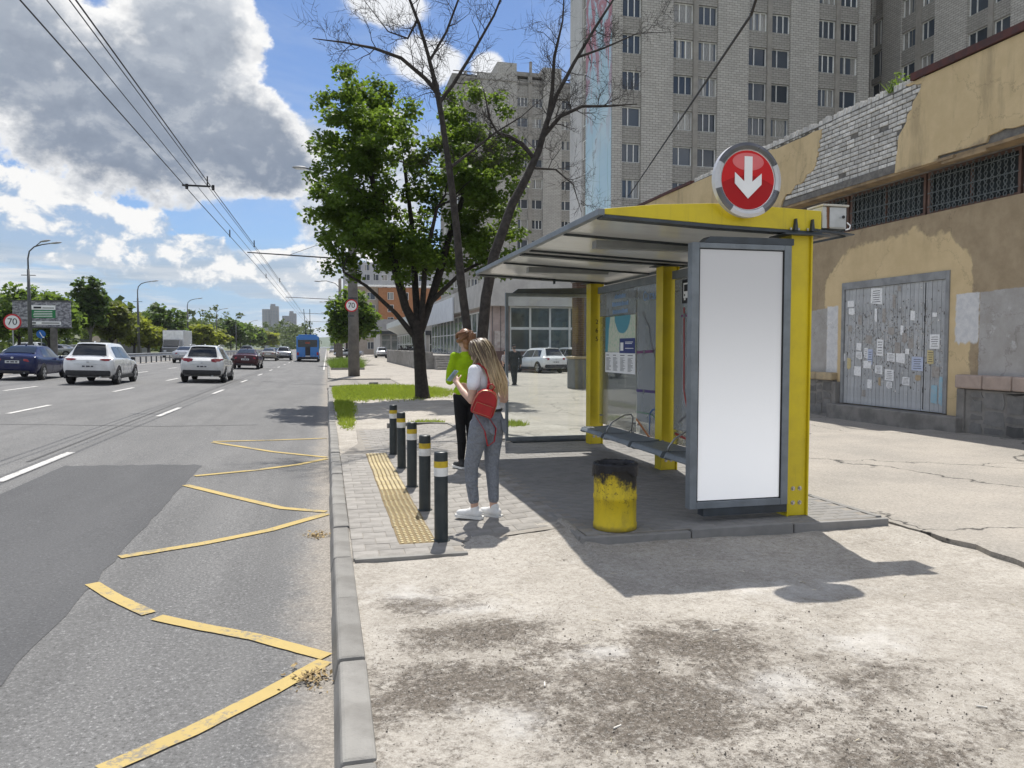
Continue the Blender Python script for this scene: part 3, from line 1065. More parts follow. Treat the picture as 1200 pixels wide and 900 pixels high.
for k, (z, w) in enumerate(((2.37, .42), (2.26, .62), (2.15, .58))):
    mb = MB()
    y = 10.43 + w / 2
    while y > 10.43 - w / 2:
        q = random.uniform(.02, .05)
        mb.box(4.186, 4.188, y - q, y, z - .03, z + random.uniform(.015, .035)); y -= q + .012
    mb.build("heading_row", P_LB, sh_)
# bus pictogram
ic = MB().box(4.180, 4.186, 8.16, 8.42, 2.15, 2.43).build("bus_pictogram", M_PRINTBLACK, sh_)
P_WHITE = pm("white_print", (.86, .86, .86), (.80, .80, .80), 6, .6, 0)
MB().box(4.176, 4.179, 8.20, 8.38, 2.21, 2.39).build("bus_shape", P_WHITE, ic, bevel=.0)
MB().box(4.173, 4.1755, 8.22, 8.36, 2.29, 2.37).build("bus_window", M_PRINTBLACK, ic)
for y in (8.235, 8.345):
    MB().cyl((4.173, y, 2.245), (4.1755, y, 2.245), .013, n=10).build("bus_lamp", M_PRINTBLACK, ic)
    MB().box(4.176, 4.179, y - .02, y + .02, 2.185, 2.208).build("bus_wheel", P_WHITE, ic)
# map sheet
m, b = newmat("map_print")
o = b.co(); x, y, z = b.sep(o)     # local: y to the left as seen, z up; sheet is about 1.15 x .52
nn = (b.noise(o, 5, 5) - .5) * .10
land = b.mix(b.ss(b.noise(o, 22, 4), .45, .6), (.62, .64, .52), (.45, .58, .42))
land = b.mix(b.ss(b.vor(b.comb(y, z, 0), 22, 'DISTANCE_TO_EDGE'), .035, .012) * .6, land, (.66, .60, .45))
u1 = y - .44 + z * .18 + nn
w1 = b.ss(u1, -.01, .01)
dd = b.math('SQRT', b.math('POWER', (y + .10 + nn) / .30, 2.0) + b.math('POWER', (z - .27) / .25, 2.0))
w2 = b.ss(dd + nn, 1.02, .96)
b.out(b.pbr(b.mix(b.mx(w1, w2), land, (.05, .27, .36)), .35))
M_MAP = m
mp = MB().box(4.176, 4.184, 9.83, 10.99, 1.55, 2.08).build("route_map", M_MAP, sh_)
mp.location = (mp.location.x + 4.18 - 3.2, 10.41 - 8.6, 1.80 - .08)
for vtx in mp.data.vertices:
    vtx.co = (vtx.co.x - (4.18 - 3.2), vtx.co.y - (10.41 - 8.6), vtx.co.z - (1.80 - .08))
P_NAVY = pm("navy_print", (.018, .035, .19), None, 6, .5, 0)
nb = MB().box(4.171, 4.175, 9.835, 10.40, 1.535, 1.75).build("info_box", P_NAVY, sh_)
MB().box(4.168, 4.1705, 10.25, 10.36, 1.57, 1.69).build("info_icon", P_WHITE, nb)
for z, ya in ((1.69, 9.9), (1.67, 9.93), (1.60, 9.88)):
    MB().box(4.168, 4.1705, ya, 10.18, z, z + .010).build("info_row", P_WHITE, nb)
ls = MB().box(4.176, 4.184, 9.83, 10.99, 1.24, 1.545).build("stop_list", P_WHITE, sh_)
for k in range(4):
    mb = MB()
    for j in range(14):
        w = random.uniform(.10, .20)
        y1 = 10.95 - k * .285
        z = 1.50 - j * .017
        if j == 1: continue
        mb.box(4.1735, 4.1755, y1 - w, y1, z - .004, z + (.008 if j == 0 else .003))
    mb.build("list_column", P_GR, ls)
# the number painted on the far post
for k, ch in enumerate("265"):
    text("post_number", ch, .10, M_PRINTBLACK, sh_, (4.16, 11.344 - .012, 2.02 - k * .135), (R(90), 0, 0), ext=.001)
# far side screen
sc = MB()
X0, X1, Z0, Z1, YS = 2.80, 4.28, .10, 2.50, 11.86
sc.box(X0, X0 + .045, YS, YS + .06, Z0, Z1).box(X1 - .05, X1, YS, YS + .06, Z0, Z1)
sc.box(X0 + .045, X1 - .05, YS + .001, YS + .059, Z1 - .06, Z1).box(X0 + .045, X1 - .05, YS + .001, YS + .059, Z0, Z0 + .06)
scf = sc.build("side_screen", M_GREY, sh_, bevel=.003)
MB().box(X0 + .045, X1 - .05, YS + .027, YS + .035, Z0 + .06, Z1 - .06).build("glass_sheet", M_GLASS, scf)
MB().prism([(X0 + .12, YS - .03, Z1 + .002), (X1 + .05, YS - .03, Z1 + .002), (X1 + .05, YS - .03, Z1 + .10), (X0 + .2, YS - .03, Z1 + .06)], (0, .10, 0)).build("top_housing", M_DKGREY, scf)
MB().box(3.42, 3.45, YS - .6, YS - .57, 2.60, 2.70).build("hanger", M_DKGREY, scf)
MB().box(X0 + .1, X1 - .1, YS - .10, YS + .12, .062, .098).build("bottom_rail", M_DKGREY, scf)
# poster case
A0, A1, B0, B1 = 3.065, 4.035, .20, 2.525
ad = MB()
ad.box(A0, A0 + .07, 5.99, 6.075, B0, B1).box(A1 - .07, A1, 5.99, 6.075, B0, B1).box(A0 + .07, A1 - .07, 5.991, 6.074, B1 - .045, B1).box(A0 + .07, A1 - .07, 5.991, 6.074, B0, B0 + .06)
ad.box(A0 + .07, A1 - .07, 6.045, 6.073, B0 + .06, B1 - .045)
adf = ad.build("poster_case", M_GREY, sh_, bevel=.004)
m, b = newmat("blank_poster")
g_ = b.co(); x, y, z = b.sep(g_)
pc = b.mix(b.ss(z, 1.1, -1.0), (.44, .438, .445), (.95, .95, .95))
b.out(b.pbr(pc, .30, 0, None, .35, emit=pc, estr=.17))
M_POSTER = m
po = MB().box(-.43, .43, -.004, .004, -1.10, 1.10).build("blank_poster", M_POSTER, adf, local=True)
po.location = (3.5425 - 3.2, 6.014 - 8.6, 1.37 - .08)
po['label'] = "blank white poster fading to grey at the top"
M_RUB = pm("black_rubber", (.012, .012, .012), None, 9, .7, .1)
MB().box(A0 + .0705, A0 + .078, 5.995, 6.02, B0 + .06, B1 - .045).box(A1 - .078, A1 - .0705, 5.995, 6.02, B0 + .06, B1 - .045).build("poster_seal", M_RUB, adf)
MB().prism([(A0 + .10, 5.99, B1 + .002), (A1 + .02, 5.99, B1 + .002), (A1 + .02, 5.99, B1 + .06), (A0 + .17, 5.99, B1 + .055)], (0, .13, 0)).build("top_housing", M_DKGREY, adf)
MB().box(A0 + .14, A1 + .0, 6.0, 6.11, B0 - .07, B0 - .002).build("bottom_rail", M_DKGREY, adf)
for z in (.30, 2.2):
    MB().box(A1 + .001, 4.05, 6.02, 6.10, z, z + .08).build("case_bracket", M_DKGREY, adf)
# bench: four curved perforated seats on a beam
bench = MB().box(3.80, 3.87, 6.80, 10.72, .34, .40).build("bench_beam", M_GREY, sh_, bevel=.004)


def seat_z(t):
    """height across the seat: rounded front lip, shallow dish, low back"""
    if t < .12: return .452 - .065 * ((.12 - t) / .12) ** 2
    if t > .9: return .452 + .008 * ((t - .9) / .1)
    return .452 - .010 * math.sin((t - .12) / .78 * math.pi)


SXA, SXB = 3.62, 4.06
for i, y in enumerate((7.28, 8.23, 9.18, 10.13)):
    ya, yb_ = y - .43, y + .43
    st = MB().box(SXA + .06, SXB - .01, ya + .035, yb_ - .035, .402, .410).build("seat", M_GREY, sh_)
    for yy in (ya, yb_ - .03):          # side cheeks
        pts = [(SXA + (SXB - SXA) * t, yy, seat_z(t) + .004) for t in np.linspace(0, 1, 15)] + [(SXB, yy, .395), (SXA + .10, yy, .362), (SXA + .03, yy, .372)]
        MB().prism(pts, (0, .03, 0)).build("seat_cheek", M_GREY, st)
    for k in range(11):
        t0, t1 = .02 + .089 * k, .02 + .089 * k + .066
        pts = [(SXA + (SXB - SXA) * t, ya + .031, seat_z(t)) for t in (t0, (t0 + t1) / 2, t1)] + [(SXA + (SXB - SXA) * t, ya + .031, seat_z(t) - .014) for t in (t1, t0)]
        MB().prism(pts, (0, yb_ - ya - .062, 0)).build("slat", M_GREY, st)
    MB().box(3.72, 4.0, y - .025, y + .025, .402, .43).build("seat_bracket", M_DKGREY, st)
for y in (7.75, 9.66):
    MB().tube([(4.06, y, .44), (4.08, y, .66), (4.05, y, .70), (3.95, y, .69), (3.78, y, .60), (3.70, y, .50), (3.70, y, .44)], .011, 8).build("armrest", M_STEEL, sh_, smooth=True)
for y in (6.95, 8.70, 10.6):
    MB().box(3.871, 4.10, y - .03, y + .03, .345, .395).build("bench_arm", M_DKGREY, sh_)

# ------------------------------------------------------------------ graphic arrow marker, not part of the place, added as a solid sign
M_RED = pm("red_gloss", (.40, .003, .004), (.36, .003, .004), 3, .35, 0, spec=.25)
M_RED2 = pm("bright_red_gloss", (.58, .012, .012), (.52, .008, .010), 3, .35, 0, spec=.25)
M_RED3 = pm("painted_highlight", (.70, .17, .17), (.64, .12, .13), 3, .35, 0, spec=.25)
M_RIM = pm("brushed_metal_rim", (.62, .62, .63), (.50, .50, .51), 3, .38, .05, 90, metal=.25)
M_RIMD = pm("dark_metal_rim", (.15, .15, .16), (.11, .11, .12), 3, .3, .05, 90, metal=.6)
SX, SY, SZ = 3.548, 5.93, 3.063
sg = thing("added_marker", "added round red marker with white down arrow and silver rim on the shelter roof", "sign", (SX, SY, SZ - .32))


def disc(r, y, x=0, z=0, n=48, rx=None):
    return [(SX + x + (rx or r) * math.cos(2 * math.pi * i / n), y, SZ + z + r * math.sin(2 * math.pi * i / n)) for i in range(n)]


def ring(ra, rb, y0, y1, a0=0, a1=360, n=64):
    mb = MB()
    def P(a, r, y): return (SX + r * math.cos(a), y, SZ + r * math.sin(a))
    k = max(2, int(n * (a1 - a0) / 360))
    for i in range(k):
        a, c = R(a0 + (a1 - a0) * i / k), R(a0 + (a1 - a0) * (i + 1) / k)
        rm = (ra + rb) / 2
        mb.quad(P(a, ra, y0 + .008), P(c, ra, y0 + .008), P(c, rm, y0), P(a, rm, y0))
        mb.quad(P(a, rm, y0), P(c, rm, y0), P(c, rb, y0 + .012), P(a, rb, y0 + .012))
        mb.quad(P(a, rb, y0 + .012), P(c, rb, y0 + .012), P(c, rb, y1), P(a, rb, y1))
    return mb


MB().prism(disc(.30, SY), (0, .05, 0)).build("marker_body", M_RIM, sg)
ring(.262, .320, SY - .022, SY + .04).build("rim", M_RIM, sg, smooth=False)
ring(.2625, .3195, SY - .0235, SY - .01, 28, 152).build("rim_cap", M_RIMD, sg, label="dark cap of the rim along the top")
ring(.2625, .3195, SY - .0235, SY - .01, 196, 238).build("rim_cap", M_RIMD, sg)
ring(.2625, .3195, SY - .0235, SY - .01, 302, 344).build("rim_cap", M_RIMD, sg)
ring(.252, .2615, SY - .012, SY - .001).build("white_ring", P_WHITE, sg)
MB().prism(disc(.252, SY - .004), (0, .004, 0)).build("face", M_RED, sg)
up = [(SX + .252 * math.cos(R(a)), SY - .0062, SZ + .252 * math.sin(R(a))) for a in np.linspace(-8, 188, 40)]
up += [(SX - .249 + .498 * t, SY - .0062, SZ - .035 + .075 * math.sin(math.pi * t)) for t in np.linspace(0, 1, 20)][1:-1]
MB().prism(up, (0, .002, 0)).build("upper_face", M_RED2, sg)
MB().prism(disc(.075, SY - .0084, 0, .155, 36, .15), (0, .002, 0)).build("face_highlight", M_RED3, sg)  # gloss highlight painted on as a pale red ellipse
MB().prism([(SX + a, SY - .013, SZ + c) for a, c in ((-.038, .20), (.038, .20), (.038, -.015), (.128, .06), (.128, -.035), (0, -.16), (-.128, -.035), (-.128, .06), (-.038, -.015))], (0, .004, 0)).build("white_arrow", P_WHITE, sg)
MB().box(SX - .03, SX + .03, SY + .05, SY + .085, SZ - .30, SZ - .05).build("mounting_strap", M_STEEL, sg)

# ------------------------------------------------------------------ electrical box on the end of the roof
m, b = newmat("rusty_box_paint")
o = b.co(); x, y, z = b.sep(o)
ru = b.ss(b.noise(b.vscale(o, (14, 14, 3)), 1.4, 6, .7) + b.ss(b.math('ABSOLUTE', x + .06), .035, .0) * .32, .60, .72)
c = b.mix(ru, b.mix(b.noise(o, 9, 5), (.56, .56, .53), (.42, .42, .40)), (.16, .07, .03))
b.out(b.pbr(c, .7, 0, b.bump(ru, .3, .004)))
eb = thing("electrical_box", "small rusty grey electrical box at the end of the shelter roof", "electrical box", (4.50, 6.13, 2.70))
MB().box(4.375, 4.625, 6.04, 6.24, 2.70, 2.895).build("case", m, eb, bevel=.004)
MB().box(4.445, 4.618, 6.032, 6.0385, 2.71, 2.888).build("door", pm("box_door_paint", (.50, .51, .51), (.40, .41, .41), 6, .6, .1), eb, bevel=.003)
MB().box(4.365, 4.64, 6.02, 6.26, 2.898, 2.915).build("lid", pm("box_lid_paint", (.50, .48, .42), (.40, .38, .33), 6, .7, .1), eb, bevel=.004)
MB().cyl((4.585, 6.022, 2.805), (4.585, 6.0315, 2.805), .014, n=10).build("keyhole", M_BLACK, eb)
MB().cyl((4.555, 6.026, 2.80), (4.555, 6.0315, 2.80), .008, n=8).build("rivet", M_STEEL, eb)
MB().prism([(4.28, 6.02, 2.664), (4.70, 6.02, 2.645), (4.70, 6.02, 2.655), (4.28, 6.02, 2.69)], (0, .22, 0)).build("shelf", M_DKGREY, eb)
MB().beam((4.30, 6.10, 2.57), (4.66, 6.10, 2.645), .02).build("strut", M_DKGREY, eb)
MB().tube([(4.61, 6.03, 2.69), (4.645, 6.02, 2.70), (4.66, 6.03, 2.73), (4.64, 6.05, 2.76)], .006, 6).build("cable_loop", P_WHITE, eb)

# ------------------------------------------------------------------ litter bin
m, b = newmat("charred_yellow_drum")
o = b.co(); x, y, z = b.sep(o)
n_ = (b.noise(o, 9, 7, .7) - .5) * .34 + (b.noise(b.vscale(o, (3, 3, .35)), 7, 6, .75) - .5) * .16
char = b.ss(z + n_ * 1.3 + x * .32, .34, .44)
spk = b.ss(b.noise(o, 42, 5, .7), .56, .62) * b.ss(z + n_, .10, .36)
yel = b.mix(b.ss(b.noise(b.vscale(o, (1, 1, .3)), 9, 6, .7), .4, .7), (.60, .45, .012), (.40, .30, .02))
yel = b.mix(b.ss(b.noise(o, 15, 6, .7), .66, .74) * .6, yel, (.12, .10, .05))
yel = b.mix(b.ss(z + n_ * .3, .05, .0) * .6, yel, (.16, .13, .06))
c = b.mix(b.mx(char, spk * .9), yel, (.02, .018, .016))
b.out(b.pbr(c, .6, 0, b.bump(b.noise(o, 40, 5, .7), .25, .008), .4))
BX, BY = 2.375, 6.0
bn = thing("trash_bin", "yellow drum trash bin with soot blackened rim on the platform corner", "trash bin", (BX, BY, .08))
prof = [(.180, .0), (.186, .006), (.186, .05), (.181, .056), (.181, .25), (.186, .256), (.186, .29), (.181, .296), (.181, .535), (.187, .542), (.187, .556), (.178, .556), (.172, .54), (.172, .40)]
mb = MB()
n = 40
for i in range(n):
    a0, a1 = 2 * math.pi * i / n, 2 * math.pi * (i + 1) / n
    for (r0, z0), (r1, z1) in zip(prof, prof[1:]):
        mb.quad((r0 * math.cos(a0), r0 * math.sin(a0), z0), (r0 * math.cos(a1), r0 * math.sin(a1), z0), (r1 * math.cos(a1), r1 * math.sin(a1), z1), (r1 * math.cos(a0), r1 * math.sin(a0), z1))
bo = mb.build("drum", m, bn, local=True, auto=40)
bm = bmesh.new(); bm.from_mesh(bo.data); bmesh.ops.remove_doubles(bm, verts=bm.verts, dist=.0005); bmesh.ops.recalc_face_normals(bm, faces=bm.faces); bm.to_mesh(bo.data); bm.free()
M_BAG = pm("black_bin_bag", (.008, .008, .011), (.013, .013, .016), 9, .42, .5, 22, spec=.35, bdist=.02)


def bagf(u, v):
    a = 2 * math.pi * u
    w = math.sin(5 * a) * .5 + math.sin(11 * a + 1) * .3 + math.sin(23 * a) * .25
    if v < .3:
        t = v / .3; return ((.150 + .01 * w * .6) * math.cos(a), (.150 + .01 * w * .6) * math.sin(a), .30 + .25 * t + .01 * w)
    if v < .5:
        t = (v - .3) / .2; r = .150 + .042 * t; return (r * math.cos(a), r * math.sin(a), .555 + .012 * math.sin(t * math.pi) + .006 * w)
    t = (v - .5) / .5
    d = .075 + .03 * math.sin(2 * a + 2.2) + .018 * w
    r = .193 + .006 * w * t
    return (r * math.cos(a), r * math.sin(a), .556 - d * t)


MB().grid(bagf, 96, 20).build("bin_bag", M_BAG, bn, local=True, smooth=True)

# ------------------------------------------------------------------ bollards
M_BOLL = pm("bollard_paint", (.022, .030, .034), (.034, .042, .045), 8, .42, .12, 60)
M_BY = pm("bollard_yellow", (.55, .40, .02), (.42, .30, .03), 14, .5, .1, 60)
M_BW = pm("bollard_white", (.70, .70, .68), (.55, .55, .53), 14, .5, .1, 60)


def lathe(pr_, n=28):
    mb = MB()
    for i in range(n):
        a0, a1 = 2 * math.pi * i / n, 2 * math.pi * (i + 1) / n
        for (r0, z0), (r1, z1) in zip(pr_, pr_[1:]):
            mb.quad((r0 * math.cos(a0), r0 * math.sin(a0), z0), (r0 * math.cos(a1), r0 * math.sin(a1), z0), (r1 * math.cos(a1), r1 * math.sin(a1), z1), (r1 * math.cos(a0), r1 * math.sin(a0), z1))
    return mb


blab = ("black bollard with yellow and white bands, nearest to the camera", "black banded bollard second from the camera, just behind the nearest one", "middle one of the five black banded bollards",
        "black banded bollard second from the grass end of the row", "black banded bollard at the far grass end of the row")
proto = None
for k, (x, y) in enumerate(((.915, 6.235), (.93, 7.45), (.945, 8.76), (.96, 10.15), (.96, 11.48))):
    if proto is None:
        proto = thing("bollard", blab[0], "bollard", (x, y, 0), 0, "row of bollards beside the tactile strip")
        lathe([(.0575, -.02), (.0575, .735), (.054, .748), (.045, .752), (.001, .752)]).build("pole", M_BOLL, proto, local=True, auto=35)
        lathe([(.0580, .62), (.0592, .621), (.0592, .672), (.0580, .673)]).build("yellow_band", M_BY, proto, local=True, auto=35)
        lathe([(.0580, .548), (.0592, .549), (.0592, .6195), (.0580, .62)]).build("white_band", M_BW, proto, local=True, auto=35)
        lathe([(.0577, .0), (.075, .001), (.075, .006), (.0577, .012)]).build("base_collar", M_BOLL, proto, local=True, auto=35)
    else:
        c = copy_tree(proto)
        c.location = (x, y, 0)
        c.rotation_euler = (random.uniform(-.012, .012), random.uniform(-.012, .012), random.uniform(0, 6))
        c['label'] = blab[k]
# ------------------------------------------------------------------ long yellow building beside the pavement
WX = 11.80     # wall face
PX = 11.40     # face of the overhanging parapet
m, b = newmat("patched_yellow_plaster")
o = b.co(); x, y, z = b.sep(o)          # local: y along the street, z up from the pavement
wob = (b.noise(o, 1.6, 6, .65) - .5)
wob2 = (b.noise(o, 7, 6, .65) - .5)
yel = b.mix(b.ss(b.noise(o, 1.3, 7, .65), .3, .7), (.64, .505, .305), (.54, .42, .245))
brn = b.mix(b.ss(b.noise(o, 2.4, 7, .7), .3, .72), (.30, .235, .155), (.40, .32, .215))
gry = b.mix(b.ss(b.noise(o, 2.0, 7, .7), .3, .72), (.33, .315, .295), (.43, .42, .41))
wht = b.mix(b.ss(b.noise(o, 8, 6, .7), .3, .7), (.66, .66, .66), (.52, .53, .55))
c = brn
# cleaner yellow paint round the gate, arched at the top
dy = (y - 13.9) / 2.35
topz = 4.02 - b.math('POWER', b.math('ABSOLUTE', dy), 2.6) * .85
wob0 = b.noise(o, .8, 4, .6) - .5
inz = b.ss(topz - z + wob0 * .8 + wob * .35 + wob2 * .14, -.05, .05)
iny = b.ss(2.15 - b.math('ABSOLUTE', y - 13.95) + wob * .35 + wob2 * .12, -.03, .03)
c = b.mix(inz * iny, c, yel)
# upper wall above the vents stays yellow, with streaks of damp
c = b.mix(b.ss(z + wob * .8, 5.15, 5.3), c, yel)
stain = b.ss(b.noise(b.vscale(o, (1, 1.3, .22)), 1.7, 6, .65), .53, .72)
c = b.mix(stain * .50 * b.ss(z, 3.2, 4.2), c, (.27, .215, .14))
# grey over-paint below, white brush strips at its ends
gz = b.ss(2.66 + wob * .12 + wob2 * .05 - (y - 11) * .02 - z, -.012, .012)
gy1 = b.ss(11.62 - y + wob2 * .08, -.012, .012)
gy2 = b.ss(y - 16.02 + wob2 * .08, -.012, .012)
c = b.mix(gz * b.mx(gy1, gy2), c, gry)
wsm = b.ss(b.noise(o, 3.2, 6, .7), .56, .68) * b.ss(z, 1.45, 1.75)
c = b.mix(gz * gy1 * wsm * .7, c, wht)
wy = b.ss(.27 + wob2 * .10 - b.math('ABSOLUTE', y - 11.90), -.02, .02)
wz = b.ss(z - 1.58 - b.noise(b.comb(y, 0, 0), 9, 3) * .25, -.03, .03)
c = b.mix(wy * wz * gz, c, wht)
wy2 = b.ss(.20 + wob2 * .07 - b.math('ABSOLUTE', y - 15.83), -.02, .02)
c = b.mix(wy2 * b.ss(2.6 - z + wob2 * .1, -.02, .02), c, wht)
crk = b.ss(b.vor(b.comb(y + wob * 1.2, z + wob2 * .6, 0), .42, 'DISTANCE_TO_EDGE'), .006, .0015)
c = b.mix(crk * .25, c, (.10, .08, .06))
b.out(b.pbr(c, .92, 0, b.bump(b.noise(o, 28, 7, .7), .4, .015), .2))
M_PLASTER = m
M_MORTAR = pm("old_mortar", (.13, .125, .12), (.20, .19, .175), 9, .95, .5, 40)
M_BRICK = pm("white_silicate_brick", (.62, .61, .585), (.48, .465, .44), 12, .92, .4, 60, rnd=.24)
M_RUST = pm("rusted_coping", (.10, .035, .028), (.06, .03, .028), 6, .7, .3, 40)
M_SOFF = pm("soffit_concrete", (.36, .26, .15), (.20, .15, .10), 2.5, .9, .3, 30)
M_CONC = pm("rough_concrete", (.25, .238, .22), (.16, .152, .142), 3, .92, .4, 40)
M_SILL = pm("pinkish_cap", (.44, .35, .30), (.36, .29, .25), 5, .85, .25, 50, rnd=.08)
M_SILL2 = pm("ochre_cap", (.46, .36, .22), (.34, .28, .19), 5, .85, .25, 50, rnd=.08)
M_STONE = pm("dark_plinth_stone", (.17, .165, .158), (.13, .128, .124), 7, .9, .35, 50, rnd=.40)
M_VENTB = pm("vent_dark", (.018, .02, .022), (.03, .03, .032), 6, .6, .1)
M_GRILLE = pm("grille_iron", (.13, .15, .155), (.09, .105, .11), 9, .5, .1, 60)
M_BROWNF = pm("brown_window_steel", (.13, .075, .06), (.16, .10, .08), 9, .6, .15, 50)
M_PANEOLD = pm("dusty_pane", (.045, .055, .06), (.02, .025, .028), 3, .6, 0, spec=.2)

yb = thing("yellow_building", "long low building with peeling yellow plaster and a grey metal gate", "building", (WX, 12, 0))
Y0, Y1 = 3.0, 28.5
GY0, GY1, GZ0, GZ1 = 12.32, 15.48, .31, 3.12
w = MB()
w.box(WX, WX + 8, Y0, GY0, -.1, 4.30).box(WX, WX + 8, GY1, Y1, -.1, 4.30).box(WX, WX + 8, GY0, GY1, GZ1, 4.299).box(WX + .12, WX + 8, GY0, GY1, -.1, GZ1)
w.box(WX + .35, WX + 8, Y0, Y1, 4.301, 5.15)
wl = MB()
wl.v, wl.f = w.v, w.f
wall = wl.build("wall", M_PLASTER, yb)
wall.location = (0, -12, 0)
for vtx in wall.data.vertices: vtx.co.y += 12
MB().box(WX - .02, WX + .33, Y0, Y1, 5.151, 5.20).build("lintel", M_CONC, yb)
# parapet core
MB().box(PX + .045, PX + .9, Y0, Y1, 5.22, 6.86).build("parapet_core", M_MORTAR, yb)
MB().box(PX + .03, WX + .3, Y0, Y1, 5.16, 5.219).build("soffit", M_SOFF, yb)
# plaster skins of the parapet, broken round the bare brick
rr = random.Random(12)


def jag(a, c, n, amp):
    a, c = Vector(a), Vector(c)
    t = (c - a).normalized(); nn = Vector((-t.y, t.x))
    out = []
    for i in range(1, n):
        out.append(a.lerp(c, i / n) + nn * rr.uniform(-amp, amp))
    return [tuple(q) for q in out]


def skin(pts, x0=PX, d=.05):
    pts = [(x0 + .002 * k * 0, p[0], p[1]) for k, p in enumerate(pts)]
    return MB().prism(pts, (d, 0, 0))


# far part (street end): from the bare brick to beyond the shelter
p = [(28.5, 5.20), (28.5, 6.84)] + [(24, 6.86), (20.0, 6.82)] + jag((20.0, 6.82), (15.86, 6.76), 14, .035) + [(15.84, 6.76)]
p += jag((15.84, 6.76), (16.05, 5.95), 9, .035) + [(16.1, 5.9)] + jag((16.1, 5.9), (17.35, 5.42), 9, .05) + [(17.4, 5.36), (17.45, 5.2)]
a = skin(p).build("plaster_skin", M_PLASTER, yb)
p = [(3.0, 5.25), (3.0, 6.90), (13.2, 6.90)] + jag((13.2, 6.9), (12.75, 6.78), 4, .02) + [(12.75, 6.80)]
p += jag((12.75, 6.80), (13.30, 5.98), 8, .05) + [(13.32, 5.95)] + jag((13.32, 5.95), (13.42, 5.3), 6, .03) + [(13.42, 5.2)]
p += [(12.3, 5.19), (12.29, 5.28), (11.2, 5.25), (11.15, 5.36)] + jag((11.1, 5.36), (9.0, 5.44), 16, .03) + [(8.5, 5.3)]
c2_ = skin(p).build("plaster_skin", M_PLASTER, yb)
for q in (a, c2_):
    q.location = (0, -12, 0)
    for vtx in q.data.vertices: vtx.co.y += 12
# bare bricks
base = MB().box(-.06, .06, -.117, .117, -.0385, .0385).build("brick", M_BRICK, yb, local=True)
bm = bmesh.new(); bm.from_mesh(base.data); bmesh.ops.bevel(bm, geom=bm.edges[:], offset=.007, segments=1, affect='EDGES'); bm.to_mesh(base.data); bm.free()
half = MB().box(-.06, .06, -.053, .053, -.0385, .0385).mesh("brick")
half.materials.append(M_BRICK)
first = True


def left_b(z):   # boundary of the bare patch on the street end side
    if z > 5.92: return 15.84 + (6.76 - z) * .26
    return 16.1 + (5.9 - z) * 2.3
def right_b(z):
    if z > 5.95: return 12.75 + (6.80 - z) * .67
    return 13.33
nb_ = 0
for r_ in range(15):
    z = 5.42 + .0985 * r_
    yy = right_b(z) - .04
    yy = math.floor(yy / .258) * .258 + (.129 if r_ % 2 else 0)
    while yy < min(left_b(z) + .05, 17.3):
        header = rr.random() < .18
        L = .129 if header else .258
        if rr.random() > .02 and yy > right_b(z) - .12:
            px = PX + .078 + rr.uniform(-.008, .012)
            loc = (px, yy + L / 2, z)
            rot = (rr.uniform(-.02, .02), 0, rr.uniform(-.02, .02))
            if header:
                q = D.objects.new("brick", half); COL.objects.link(q); q.parent = yb; q.location = (loc[0] - WX, loc[1] - 12, loc[2]); q.rotation_euler = rot
            elif first:
                base.location = (loc[0] - WX, loc[1] - 12, loc[2]); first = False
            else:
                inst(base, yb, loc, rot=rot)
            nb_ += 1
        yy += L
# crumbling brick-on-edge coping
yy = 12.75
while yy < 22.3:
    g = .128
    if rr.random() > .10:
        q = D.objects.new("coping_brick", base.data); COL.objects.link(q); q.parent = yb
        q.location = (PX + .09 + rr.uniform(-.01, .02) - WX, yy - 12, 6.905 + rr.uniform(-.025, .02)); q.rotation_euler = (R(90) + rr.uniform(-.12, .12), 0, rr.uniform(-.05, .05))
        q.scale = (1, .8, 1.25)
    yy += g
# tar paper fragments under the coping and rusty sheet coping
MB().box(PX + .02, PX + .7, 12.6, 22.4, 6.84, 6.868).build("roof_felt", M_MORTAR, yb)
MB().prism([(PX - .05, 3.0, 6.92), (PX - .05, 3.0, 7.06), (PX + .9, 3.0, 7.12), (PX + .9, 3.0, 6.95)], (0, 10.0, 0)).build("metal_coping", M_RUST, yb)
MB().prism([(PX - .04, 22.4, 6.86), (PX - .04, 22.4, 6.95), (PX + .9, 22.4, 7.0), (PX + .9, 22.4, 6.9)], (0, 6.1, 0)).build("metal_coping", M_RUST, yb)
MB().box(PX - .02, PX + .04, 11.9, 12.3, 5.155, 5.21).box(PX + .0, PX + .06, 11.2, 12.2, 5.10, 5.15).build("broken_edge", M_SOFF, yb)
# exposed dark strip under the bare brick
mb = MB(); mb.prism([(PX + .01, 13.4, 5.22), (PX + .01, 17.4, 5.22), (PX + .01, 17.3, 5.33), (PX + .01, 15.0, 5.38), (PX + .01, 13.42, 5.39)], (.06, 0, 0)); mb.build("broken_edge", M_MORTAR, yb)

